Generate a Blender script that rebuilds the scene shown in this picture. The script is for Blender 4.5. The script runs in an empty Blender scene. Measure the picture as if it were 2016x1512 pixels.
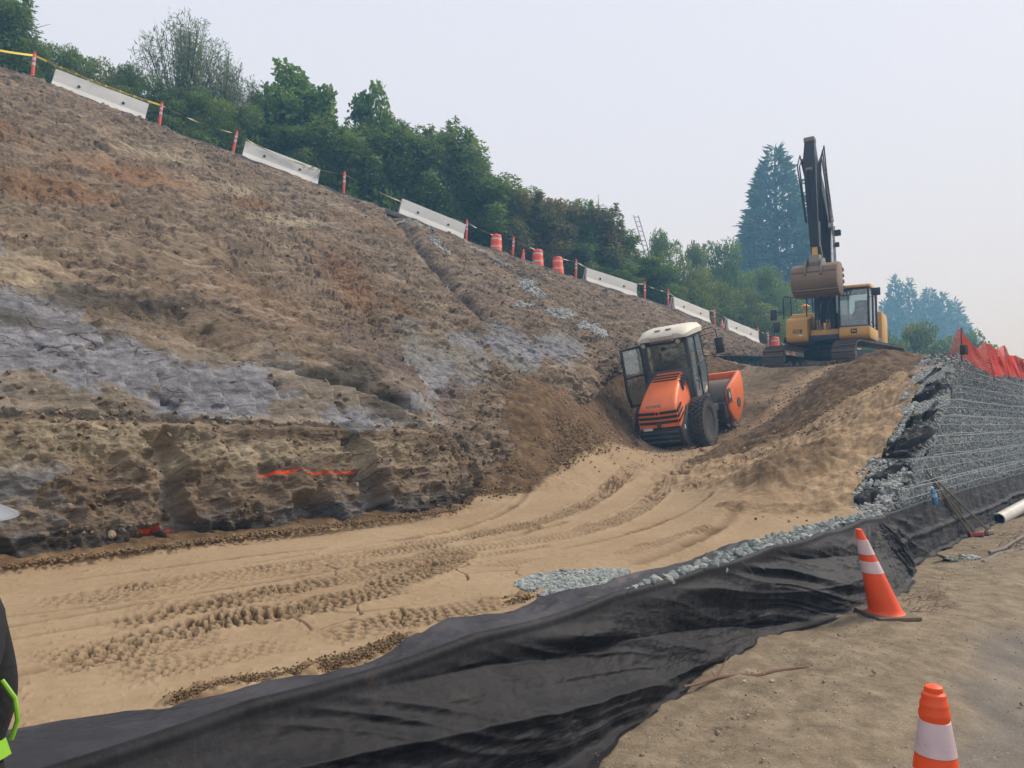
import bpy, bmesh, math, random
import numpy as np
from mathutils import Vector, Matrix, Euler

# ------------------------------------------------------------------ camera, sky, sun, exposure
S = bpy.context.scene
F_PX, CX, CY = 1494.0, 1008.0, 756.0
PITCH = math.atan(81 / F_PX)
CAM = (0.0, 0.0, 1.65)
cam_d = bpy.data.cameras.new("camera")
cam_d.sensor_width = 36.0
cam_d.lens = 36.0 * F_PX / 2016.0
cam_d.clip_start = 0.05
cam_d.clip_end = 2000.0
cam = bpy.data.objects.new("camera", cam_d)
S.collection.objects.link(cam)
cam.location = CAM
cam.rotation_euler = (math.radians(90) + PITCH, 0, 0)
S.camera = cam

SUN_EL, SUN_AZ = math.radians(47), math.radians(68)     # azimuth measured from +Y towards +X
world = bpy.data.worlds.new("World")
S.world = world
world.use_nodes = True
nt = world.node_tree
nt.nodes.clear()
sky = nt.nodes.new("ShaderNodeTexSky")
sky.sky_type = 'NISHITA'
sky.sun_disc = False
sky.sun_elevation = SUN_EL
sky.sun_rotation = SUN_AZ
sky.dust_density = 9.0
sky.air_density = 2.0
sky.ozone_density = 2.0
bg1 = nt.nodes.new("ShaderNodeBackground"); bg1.inputs[1].default_value = 0.06
nt.links.new(sky.outputs[0], bg1.inputs[0])
bg2 = nt.nodes.new("ShaderNodeBackground")               # the even layer of smoke that closes the sky
bg2.inputs[0].default_value = (0.75, 0.80, 0.945, 1); bg2.inputs[1].default_value = .92
mx = nt.nodes.new("ShaderNodeMixShader"); mx.inputs[0].default_value = 0.88
nt.links.new(bg1.outputs[0], mx.inputs[1]); nt.links.new(bg2.outputs[0], mx.inputs[2])
wo = nt.nodes.new("ShaderNodeOutputWorld"); nt.links.new(mx.outputs[0], wo.inputs[0])

sun_d = bpy.data.lights.new("sun", 'SUN')
sun_d.energy = 2.6
sun_d.angle = math.radians(14)
sun_d.color = (1.0, 0.95, 0.88)
sun = bpy.data.objects.new("sun", sun_d)
S.collection.objects.link(sun)
sdir = Vector((math.sin(SUN_AZ) * math.cos(SUN_EL), math.cos(SUN_AZ) * math.cos(SUN_EL), math.sin(SUN_EL)))
sun.rotation_euler = sdir.to_track_quat('Z', 'Y').to_euler()

S.view_settings.view_transform = 'Standard'
S.view_settings.look = 'None'
S.view_settings.gamma = 1.0
S.view_settings.exposure = 0.30
S.view_settings.use_curve_mapping = False
S.render.engine = 'CYCLES'
S.cycles.use_denoising = True
S.cycles.denoiser = 'OPENIMAGEDENOISE'
S.cycles.denoising_prefilter = 'ACCURATE'
S.cycles.volume_bounces = 0
S.cycles.max_bounces = 6
S.cycles.diffuse_bounces = 3
S.cycles.glossy_bounces = 3
S.cycles.transparent_max_bounces = 12
S.cycles.caustics_reflective = False
S.cycles.caustics_refractive = False

# ------------------------------------------------------------------ helpers
COL = S.collection
rng = np.random.default_rng(7)
random.seed(7)


def at(px, py, Y=None, z=None):
    """world point on the sight line of the survey photo (2016 px wide) at depth Y or height z"""
    up = CY - py
    dx = px - CX
    dy = F_PX * math.cos(PITCH) - up * math.sin(PITCH)
    dz = F_PX * math.sin(PITCH) + up * math.cos(PITCH)
    k = Y / dy if Y is not None else (z - CAM[2]) / dz
    return (CAM[0] + dx * k, CAM[1] + dy * k, CAM[2] + dz * k)


def hash3(ix, iy, iz, seed):
    ix = np.asarray(ix).astype(np.int32).view(np.uint32); iy = np.asarray(iy).astype(np.int32).view(np.uint32)
    h = ix * np.uint32(374761393) + iy * np.uint32(668265263) + np.uint32((int(seed) * 974711 + 12345) & 0xFFFFFFFF)
    if np.ndim(iz) or iz:
        h = h + np.asarray(iz).astype(np.int32).view(np.uint32) * np.uint32(2147483647 - 58)
    h = (h ^ (h >> np.uint32(13))) * np.uint32(1274126177)
    h = (h ^ (h >> np.uint32(16))) * np.uint32(2246822519)
    return ((h ^ (h >> np.uint32(15))) & np.uint32(0xFFFFFF)).astype(np.float32) / np.float32(16777215.0)


def vnoise(x, y, z=None, seed=0):
    """smooth value noise, -1..1"""
    x = np.asarray(x, np.float32); y = np.asarray(y, np.float32)
    fx, fy = np.floor(x), np.floor(y)
    ix, iy = fx.astype(np.int32), fy.astype(np.int32)
    u, v = x - fx, y - fy
    u = u * u * (3 - 2 * u); v = v * v * (3 - 2 * v)

    def plane(iz):
        a = hash3(ix, iy, iz, seed); b = hash3(ix + 1, iy, iz, seed)
        c = hash3(ix, iy + 1, iz, seed); d = hash3(ix + 1, iy + 1, iz, seed)
        p = a + (b - a) * u; q = c + (d - c) * u
        return p + (q - p) * v
    if z is None:
        return plane(0) * 2 - 1
    z = np.asarray(z, np.float32); fz = np.floor(z); iz = fz.astype(np.int32); w = z - fz
    w = w * w * (3 - 2 * w)
    p = plane(iz); q = plane(iz + 1)
    return (p + (q - p) * w) * 2 - 1


def fbm(x, y, z=None, octv=5, seed=0, gain=0.5, ridged=False):
    s, a, t = 0, 1.0, 0
    f = 1.0
    for i in range(octv):
        q = vnoise(x * f + 17.3 * i, y * f - 9.1 * i, None if z is None else z * f, seed + i * 31)
        if ridged:
            q = 1 - 2 * np.abs(q)
        s = s + a * q; t += a; a *= gain; f *= 2.03
    return s / t


def worley(x, y, seed=0):
    """F1, F2 distances and a cell id in 0..1"""
    x = np.asarray(x, float); y = np.asarray(y, float)
    ix = np.floor(x).astype(np.int32); iy = np.floor(y).astype(np.int32)
    f1 = np.full(x.shape, 9.0); f2 = np.full(x.shape, 9.0); cid = np.zeros(x.shape)
    for a in (-1, 0, 1):
        for b in (-1, 0, 1):
            jx, jy = ix + a, iy + b
            cx = jx + hash3(jx, jy, 0, seed); cy = jy + hash3(jx, jy, 0, seed + 5)
            d = np.hypot(x - cx, y - cy)
            nearer = d < f1
            f2 = np.where(nearer, f1, np.minimum(f2, d))
            cid = np.where(nearer, hash3(jx, jy, 0, seed + 9), cid)
            f1 = np.where(nearer, d, f1)
    return f1, f2, cid


def sstep(a, b, x):
    t = np.clip((x - a) / (b - a), 0, 1)
    return t * t * (3 - 2 * t)


def link(o, parent=None):
    COL.objects.link(o)
    if parent is not None:
        o.parent = parent
    return o


def tag(o, label=None, cat=None, group=None, kind=None):
    if label: o['label'] = label
    if cat: o['category'] = cat
    if group: o['group'] = group
    if kind: o['kind'] = kind
    return o


def empty(name, loc=(0, 0, 0), rot=(0, 0, 0), parent=None):
    o = bpy.data.objects.new(name, None)
    o.location = loc; o.rotation_euler = rot
    o.empty_display_size = 0.2
    return link(o, parent)


def mesh_np(name, co, faces, mat=None, parent=None, smooth=True, attrs=None, fattrs=None):
    """co (N,3), faces (M,4) or (M,3) int array -> one mesh object"""
    me = bpy.data.meshes.new(name)
    co = np.ascontiguousarray(co, dtype=np.float32); faces = np.ascontiguousarray(faces, dtype=np.int32)
    k = faces.shape[1]
    me.vertices.add(len(co)); me.vertices.foreach_set("co", co.ravel())
    me.loops.add(faces.size); me.loops.foreach_set("vertex_index", faces.ravel())
    me.polygons.add(len(faces))
    me.polygons.foreach_set("loop_start", np.arange(0, faces.size, k, dtype=np.int32))
    me.polygons.foreach_set("loop_total", np.full(len(faces), k, dtype=np.int32))
    me.update(calc_edges=True)
    me.polygons.foreach_set("use_smooth", np.full(len(faces), smooth, dtype=bool))
    for an, arr in (attrs or {}).items():
        a = me.attributes.new(an, 'FLOAT', 'POINT'); a.data.foreach_set("value", np.ascontiguousarray(arr, dtype=np.float32).ravel())
    for an, arr in (fattrs or {}).items():
        a = me.attributes.new(an, 'FLOAT', 'FACE'); a.data.foreach_set("value", np.ascontiguousarray(arr, dtype=np.float32).ravel())
    if mat: me.materials.append(mat)
    return link(bpy.data.objects.new(name, me), parent)


def grid_faces(nr, nc, wrap=False):
    r = np.arange(nr - 1)[:, None] * nc
    c = np.arange(nc - 1)[None, :]
    a = (r + c).ravel()
    f = np.stack([a, a + 1, a + nc + 1, a + nc], 1)
    if wrap:
        a = (np.arange(nr - 1) * nc + nc - 1); b = np.arange(nr - 1) * nc
        f = np.concatenate([f, np.stack([a, b, b + nc, a + nc], 1)])
    return f


def smoothcurve(n, k, arr):
    """moving average that keeps the ends"""
    out = np.array(arr, float)
    for _ in range(n):
        p = np.pad(out, ((k, k), (0, 0)) if out.ndim == 2 else k, mode='reflect', reflect_type='odd')
        out = sum(p[i:i + len(out)] for i in range(2 * k + 1)) / (2 * k + 1)
    return out


# ---- node material helper
class NM:
    def __init__(self, name):
        self.m = bpy.data.materials.new(name); self.m.use_nodes = True
        self.t = self.m.node_tree; self.t.nodes.clear()
        self.out = self.t.nodes.new("ShaderNodeOutputMaterial")
        self.b = self.t.nodes.new("ShaderNodeBsdfPrincipled")
        self.t.links.new(self.b.outputs[0], self.out.inputs[0])
        self._co = None

    def n(self, t, **kw):
        nd = self.t.nodes.new(t)
        for k, v in kw.items(): setattr(nd, k, v)
        return nd

    def l(self, a, b): self.t.links.new(a, b)

    def co(self):
        if self._co is None:
            self._co = self.n("ShaderNodeTexCoord").outputs['Object']
        return self._co

    def noise(self, scale, detail=4, rough=0.55, stretch=None, dist=0.0):
        nd = self.n("ShaderNodeTexNoise")
        nd.inputs['Scale'].default_value = scale; nd.inputs['Detail'].default_value = detail
        nd.inputs['Roughness'].default_value = rough; nd.inputs['Distortion'].default_value = dist
        src = self.co()
        if stretch is not None:
            mp = self.n("ShaderNodeMapping"); mp.inputs['Scale'].default_value = stretch
            if len(stretch) == 3: pass
            self.l(src, mp.inputs['Vector']); src = mp.outputs[0]
        self.l(src, nd.inputs['Vector'])
        return nd.outputs['Fac']

    def vor(self, scale, feature='F1'):
        nd = self.n("ShaderNodeTexVoronoi"); nd.feature = feature
        nd.inputs['Scale'].default_value = scale
        self.l(self.co(), nd.inputs['Vector'])
        return nd

    def ramp(self, fac, stops, interp='LINEAR'):
        r = self.n("ShaderNodeValToRGB"); r.color_ramp.interpolation = interp
        el = r.color_ramp.elements
        while len(el) < len(stops): el.new(0.5)
        for e, (p, c) in zip(el, stops):
            e.position = p; e.color = (c[0], c[1], c[2], 1) if not isinstance(c, (int, float)) else (c, c, c, 1)
        self.l(fac, r.inputs[0])
        return r.outputs[0]

    def mix(self, fac, a, b, mode='MIX'):
        m = self.n("ShaderNodeMixRGB", blend_type=mode)
        for inp, v in ((m.inputs[0], fac), (m.inputs[1], a), (m.inputs[2], b)):
            if hasattr(v, 'is_output') or isinstance(v, bpy.types.NodeSocket): self.l(v, inp)
            elif isinstance(v, (int, float)): inp.default_value = v if inp == m.inputs[0] else (v, v, v, 1)
            else: inp.default_value = (v[0], v[1], v[2], 1)
        return m.outputs[0]

    def math(self, op, a, b=0.0, clamp=False):
        m = self.n("ShaderNodeMath", operation=op); m.use_clamp = clamp
        for inp, v in ((m.inputs[0], a), (m.inputs[1], b)):
            if isinstance(v, bpy.types.NodeSocket): self.l(v, inp)
            else: inp.default_value = v
        return m.outputs[0]

    def attr(self, name):
        a = self.n("ShaderNodeAttribute"); a.attribute_name = name
        return a.outputs['Fac']

    def bump(self, h, strength=0.5, dist=0.02, prev=None):
        b = self.n("ShaderNodeBump"); b.inputs['Strength'].default_value = strength; b.inputs['Distance'].default_value = dist
        self.l(h, b.inputs['Height'])
        if prev is not None: self.l(prev, b.inputs['Normal'])
        return b.outputs[0]

    def set(self, color=None, rough=None, normal=None, metal=None, spec=None, **kw):
        def put(nm, v):
            i = self.b.inputs[nm]
            if isinstance(v, bpy.types.NodeSocket): self.l(v, i)
            elif isinstance(v, (tuple, list)): i.default_value = (v[0], v[1], v[2], 1)
            else: i.default_value = v
        if color is not None: put('Base Color', color)
        if rough is not None: put('Roughness', rough)
        if metal is not None: put('Metallic', metal)
        if spec is not None: put('Specular IOR Level', spec)
        if normal is not None: self.l(normal, self.b.inputs['Normal'])
        for k, v in kw.items(): put(k, v)
        return self.m


def lin(r, g, b):
    f = lambda c: (c / 255.0 / 12.92) if c <= 10 else (((c / 255.0) + 0.055) / 1.055) ** 2.4
    return (f(r), f(g), f(b))


# ---- site frame: t runs along the retaining wall, n runs across towards the hillside
O2 = np.array([1.99, 6.04]); DV = np.array([0.66, 0.7513]); NV = np.array([-0.7513, 0.66])


def tn(X, Y):
    rx, ry = X - O2[0], Y - O2[1]
    return rx * DV[0] + ry * DV[1], rx * NV[0] + ry * NV[1]


def xy(t, n):
    return O2[0] + t * DV[0] + n * NV[0], O2[1] + t * DV[1] + n * NV[1]


ROL_AZ, ROL_P, ROL_R = math.radians(31.5), math.radians(12.5), math.radians(-5.5)
ROL_O = Vector(at(1341, 885, Y=19.9))
EXC_O = Vector(at(1644, 700, Y=27.6)); EXC_O.z = 3.58
EXC_T, EXC_H = math.radians(228), math.radians(214)


def footprint(X, Y, O, az, p, r, f0, f1, hw, soft):
    """weight and height of the plane a machine stands on"""
    fx, fy = math.sin(az), math.cos(az)
    f = (X - O[0]) * fx + (Y - O[1]) * fy; l = -(X - O[0]) * fy + (Y - O[1]) * fx
    w = (1 - sstep(0, soft, np.maximum(np.maximum(f0 - f, f - f1), np.abs(l) - hw)))
    return w, O[2] + f * math.tan(p) + l * math.tan(r)
# ---- stones
def rock_variants(k=10):
    out = []
    for i in range(k):
        bm = bmesh.new(); bmesh.ops.create_icosphere(bm, subdivisions=2, radius=1)
        r = random.Random(100 + i)
        pl = [(Vector((r.gauss(0, 1), r.gauss(0, 1), r.gauss(0, 1))).normalized(), r.uniform(.45, .8)) for _ in range(9)]
        for v in bm.verts:
            for nrm, d in pl:
                s_ = v.co.dot(nrm)
                if s_ > d: v.co -= nrm * (s_ - d)
            v.co.x *= 1.25; v.co.z *= .75
        bm.verts.ensure_lookup_table()
        co = np.array([v.co[:] for v in bm.verts]); fa = np.array([[v.index for v in f.verts] for f in bm.faces])
        bm.free(); out.append((co, fa))
    return out


ROCKS = rock_variants()


def rot_many(n, g):
    q = g.normal(size=(n, 4)); q /= np.linalg.norm(q, axis=1, keepdims=True)
    w, x, y, z = q.T
    return np.stack([np.stack([1 - 2 * (y * y + z * z), 2 * (x * y - z * w), 2 * (x * z + y * w)], -1),
                     np.stack([2 * (x * y + z * w), 1 - 2 * (x * x + z * z), 2 * (y * z - x * w)], -1),
                     np.stack([2 * (x * z - y * w), 2 * (y * z + x * w), 1 - 2 * (x * x + y * y)], -1)], 1)


def scatter_rocks(name, pos, size, mat, seed=0, squash=1.0):
    g = np.random.default_rng(seed); n = len(pos); R = rot_many(n, g)
    which = g.integers(0, len(ROCKS), n); tone = g.random(n)
    cos, fas, att = [], [], []; off = 0
    for k, (co, fa) in enumerate(ROCKS):
        idx = np.nonzero(which == k)[0]
        if not len(idx): continue
        P = np.einsum('nij,vj->nvi', R[idx], co) * np.asarray(size)[idx][:, None, None]
        P[..., 2] *= squash
        P = P + np.asarray(pos)[idx][:, None, :]
        m = len(idx)
        cos.append(P.reshape(-1, 3)); fas.append((fa[None] + (off + np.arange(m) * len(co))[:, None, None]).reshape(-1, 3))
        att.append(np.repeat(tone[idx], len(fa))); off += m * len(co)
    return mesh_np(name, np.concatenate(cos), np.concatenate(fas), mat, smooth=False, fattrs=dict(tone=np.concatenate(att)))


def mat_rock(name, lo, mid, hi):
    m = NM(name)
    c = m.ramp(m.attr("tone"), [(0, lo), (.5, mid), (1, hi)])
    c = m.mix(.45, c, m.ramp(m.noise(30, 6, .65), [(.3, lo), (.7, hi)]))
    return m.set(c, .88, m.bump(m.noise(60, 5, .65), .5, .008), spec=.3)


# ------------------------------------------------------------------ terrain
# heights of the fill (sand pad, ramp, heaps) surveyed on a t x n table
HT_T = np.array([-14, -4, 2.0, 3.4, 4.2, 5.0, 6.0, 7.0, 8.0, 9.5, 11.0, 12.5, 14.5, 17.0, 20.0, 23.0, 26.0, 30.0, 60.0])
HT_N = np.array([-0.6, 0.4, 1.2, 2.2, 3.2, 4.4, 5.6, 6.6, 7.4, 8.4, 9.6, 11.5, 15.0])
HT = np.array([
    # n:-.6   .4   1.2   2.2   3.2   4.4   5.6   6.6   7.4   8.4   9.6   11.5  15
    [0.52, .54, .55, .55, .55, .60, .60, .60, .60, .60, .60, .60, .60],   # t=-14
    [0.52, .54, .55, .55, .55, .60, .60, .60, .60, .60, .60, .60, .60],   # -4
    [0.54, .55, .55, .55, .55, .56, .68, .90, 1.1, 1.2, 1.5, 1.6, 1.6],   # 2
    [0.62, 0.62, 0.60, 0.56, 0.55, 0.57, 0.90, 1.45, 1.55, 1.60, 1.80, 2.00, 2.00],   # 3.4
    [0.95, 0.92, 0.78, 0.66, 0.58, 0.60, 1.12, 1.90, 1.95, 1.90, 2.10, 2.30, 2.30],   # 4.2
    [1.25, 1.22, 1.02, 0.84, 0.70, 0.60, 1.18, 2.10, 2.20, 2.25, 2.35, 2.65, 2.65],  # 5
    [1.72, 1.66, 1.36, 1.04, 0.86, 0.66, 0.95, 2.15, 2.50, 2.55, 2.65, 2.85, 2.85],   # 6
    [2.30, 2.22, 1.80, 1.36, 1.02, 0.74, 0.84, 1.80, 2.45, 2.70, 2.80, 2.90, 2.90],  # 7
    [2.70, 2.66, 2.25, 1.75, 1.22, .88, .80, 1.10, 2.05, 2.8, 3.0, 3.1, 3.2],   # 8
    [2.82, 2.80, 2.60, 2.22, 1.70, 1.12, .92, .90, 1.10, 2.4, 3.3, 3.5, 3.6],   # 9.5
    [2.92, 2.90, 2.85, 2.60, 2.15, 1.46, 1.10, 1.00, 1.00, 1.75, 3.45, 3.8, 3.9], # 11
    [3.00, 3.00, 3.00, 2.90, 2.58, 1.95, 1.42, 1.28, 1.24, 1.60, 3.60, 4.0, 4.1], # 12.5
    [3.10, 3.12, 3.15, 3.15, 3.02, 2.60, 2.00, 1.78, 1.78, 2.0, 3.40, 4.1, 4.4], # 14.5
    [3.15, 3.2, 3.30, 3.42, 3.46, 3.30, 2.95, 2.72, 2.70, 2.72, 3.10, 4.0, 4.5], # 17
    [3.25, 3.35, 3.50, 3.70, 3.78, 3.80, 3.78, 3.76, 3.76, 3.76, 3.9, 4.3, 4.9], # 20
    [3.35, 3.42, 3.5, 3.55, 3.60, 3.62, 3.64, 3.64, 3.64, 3.64, 3.8, 4.2, 4.8], # 23
    [3.45, 3.5, 3.52, 3.55, 3.58, 3.58, 3.58, 3.58, 3.58, 3.58, 3.7, 4.0, 4.6], # 26
    [3.5, 3.55, 3.58, 3.6, 3.6, 3.6, 3.6, 3.6, 3.6, 3.6, 3.7, 3.9, 4.3], # 30
    [3.0, 3.0, 3.0, 3.0, 3.0, 3.0, 3.0, 3.0, 3.0, 3.0, 3.0, 3.2, 3.4],
])


def fill_h(X, Y):
    """smooth height of the fill surface (no small relief)"""
    t, n = tn(np.asarray(X, float), np.asarray(Y, float))
    t = np.clip(t, HT_T[0], HT_T[-1] - 1e-6); n = np.clip(n, HT_N[0], HT_N[-1] - 1e-6)

    def samp(t, n):
        i = np.clip(np.searchsorted(HT_T, t, side='right') - 1, 0, len(HT_T) - 2)
        j = np.clip(np.searchsorted(HT_N, n, side='right') - 1, 0, len(HT_N) - 2)
        a = (t - HT_T[i]) / (HT_T[i + 1] - HT_T[i]); b = (n - HT_N[j]) / (HT_N[j + 1] - HT_N[j])
        return (HT[i, j] * (1 - a) + HT[i + 1, j] * a) * (1 - b) + (HT[i, j + 1] * (1 - a) + HT[i + 1, j + 1] * a) * b
    r = 0
    for dt, dn in ((0, 0), (.5, .2), (-.5, .2), (.25, -.35), (-.25, -.35)):
        r = r + samp(np.clip(t + dt, HT_T[0], HT_T[-1] - 1e-6), np.clip(n + dn, HT_N[0], HT_N[-1] - 1e-6))
    return r / 5


# wheel tracks pressed in the sand: centre lines (survey photo pixels on the pad), width, depth, strength of the lug pattern
TRACKS = [
    ([(30, 1195), (120, 1180), (240, 1160), (400, 1138), (560, 1118), (640, 1100), (760, 1088), (900, 1074)], .34, .030, 1.0),
    ([(215, 1212), (330, 1196), (450, 1180), (600, 1158), (760, 1132), (800, 1128)], .30, .026, .9),
    ([(195, 1240), (300, 1228), (420, 1205), (560, 1178), (620, 1158), (700, 1132), (800, 1104), (890, 1086), (925, 1082)], .32, .030, 1.0),
    ([(915, 1078), (905, 1100), (900, 1120), (880, 1140), (840, 1150), (760, 1168), (640, 1194), (520, 1212), (380, 1228), (330, 1250), (200, 1270), (40, 1306)], .34, .034, 1.0),
    ([(330, 1252), (460, 1238), (600, 1205), (700, 1180), (800, 1160)], .34, .030, 1.0),
    ([(175, 1342), (280, 1322), (400, 1296), (500, 1284), (600, 1262)], .30, .024, .9),
    ([(600, 1264), (680, 1245), (760, 1222), (840, 1205), (960, 1188), (1010, 1182)], .34, .022, .8),
    ([(760, 1084), (860, 1068), (960, 1052), (1060, 1032), (1130, 1006), (1180, 975), (1230, 940), (1262, 915)], .34, .034, 1.1),
    ([(830, 1096), (960, 1078), (1080, 1062), (1170, 1045), (1240, 1015), (1280, 985), (1320, 950), (1375, 900)], .34, .036, 1.1),
    ([(1330, 968), (1390, 950), (1470, 915)], .55, .024, 1.0),
    ([(1200, 1095), (1280, 1078), (1340, 1060), (1400, 1035)], .20, .018, .6),
    ([(960, 1122), (1000, 1112), (1050, 1100)], .22, .016, .9),
    ([(120, 1196), (260, 1176), (420, 1152), (600, 1124), (760, 1102)], .24, .018, .7),
    ([(60, 1330), (200, 1304), (330, 1280), (480, 1252)], .20, .020, .6),
    ([(1000, 1048), (1090, 1022), (1160, 990), (1215, 950), (1250, 920)], .24, .022, .8),
    ([(700, 1150), (820, 1120), (960, 1094), (1100, 1072)], .16, .012, .5),
]
GROOVES = [   # roller edge lines
    ([(0, 1262), (120, 1242), (290, 1214), (420, 1192), (600, 1160)], .035, .020),
    ([(20, 1330), (120, 1308), (300, 1272), (420, 1245)], .05, .030),
    ([(0, 1216), (160, 1196), (300, 1180)], .03, .012),
    ([(650, 1092), (800, 1070), (940, 1034), (1000, 1005), (1040, 960)], .05, .025),
    ([(900, 1078), (1000, 1062), (1110, 1030)], .04, .02),
    ([(1250, 1110), (1330, 1085), (1420, 1040), (1450, 1008)], .07, .03),
    ([(500, 1110), (700, 1076), (900, 1046)], .03, .012),
    ([(0, 1236), (200, 1204), (420, 1168), (640, 1130)], .03, .012),
    ([(250, 1160), (520, 1120), (760, 1084), (930, 1060), (1060, 1040)], .035, .016),
    ([(1110, 1080), (1230, 1056), (1330, 1020), (1400, 985)], .04, .014),
    ([(150, 1140), (420, 1106), (640, 1080)], .03, .010),
]


def near(X, Y, pts, m):
    p = np.array(pts)
    return np.nonzero((X > p[:, 0].min() - m) & (X < p[:, 0].max() + m) & (Y > p[:, 1].min() - m) & (Y < p[:, 1].max() + m))[0]


def poly_dist(X, Y, pts):
    """distance to a polyline, arclength of the foot, signed side"""
    best = np.full(X.shape, 1e9); arc = np.zeros(X.shape); side = np.zeros(X.shape)
    L = 0.0; tot = sum(math.hypot(pts[i + 1][0] - pts[i][0], pts[i + 1][1] - pts[i][1]) for i in range(len(pts) - 1))
    for (x0, y0), (x1, y1) in zip(pts[:-1], pts[1:]):
        dx, dy = x1 - x0, y1 - y0; l = math.hypot(dx, dy)
        u = np.clip(((X - x0) * dx + (Y - y0) * dy) / (l * l), 0, 1)
        qx, qy = X - x0 - u * dx, Y - y0 - u * dy
        d = np.hypot(qx, qy); m = d < best
        best = np.where(m, d, best); arc = np.where(m, L + u * l, arc)
        side = np.where(m, np.sign(dx * qy - dy * qx) * d, side)
        L += l
    return best, arc, side, tot


_TG, _NG = np.arange(-14, 60, .1), np.arange(-.6, 15, .1)
_FT = None


def fill_fast(X, Y):
    """same as fill_h, read from a dense table"""
    global _FT
    if _FT is None:
        T, N_ = np.meshgrid(_TG, _NG, indexing='ij'); _FT = fill_h(*xy(T, N_))
    t, n = tn(np.asarray(X, float), np.asarray(Y, float))
    a = np.clip((t - _TG[0]) / .1, 0, len(_TG) - 1.001); b = np.clip((n - _NG[0]) / .1, 0, len(_NG) - 1.001)
    i, j = a.astype(int), b.astype(int); a, b = a - i, b - j
    return (_FT[i, j] * (1 - a) + _FT[i + 1, j] * a) * (1 - b) + (_FT[i, j + 1] * (1 - a) + _FT[i + 1, j + 1] * a) * b


def px_on_fill(px, py):
    """march the sight line(s) down to the fill surface"""
    one = np.ndim(px) == 0
    px, py = np.atleast_1d(np.asarray(px, float)), np.atleast_1d(np.asarray(py, float))
    Ys = 2.0 * 1.0025 ** np.arange(1400)
    up = CY - py; dx = px - CX
    dy = F_PX * math.cos(PITCH) - up * math.sin(PITCH); dz = F_PX * math.sin(PITCH) + up * math.cos(PITCH)
    X = (dx / dy)[:, None] * Ys; Z = CAM[2] + (dz / dy)[:, None] * Ys
    hit = Z <= fill_fast(X, np.broadcast_to(Ys, X.shape))
    k = np.where(hit.any(1), hit.argmax(1), len(Ys) - 1)
    x = X[np.arange(len(px)), k]; y = Ys[k]
    return (float(x[0]), float(y[0])) if one else (x, y)


def refine(pts, step=0.25):
    p = np.array(pts, float)
    out = [p[0]]
    for a, b in zip(p[:-1], p[1:]):
        k = max(1, int(np.hypot(*(b - a)) / step))
        for i in range(1, k + 1): out.append(a + (b - a) * i / k)
    out = smoothcurve(3, 2, np.array(out)); return [tuple(q) for q in out]


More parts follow.
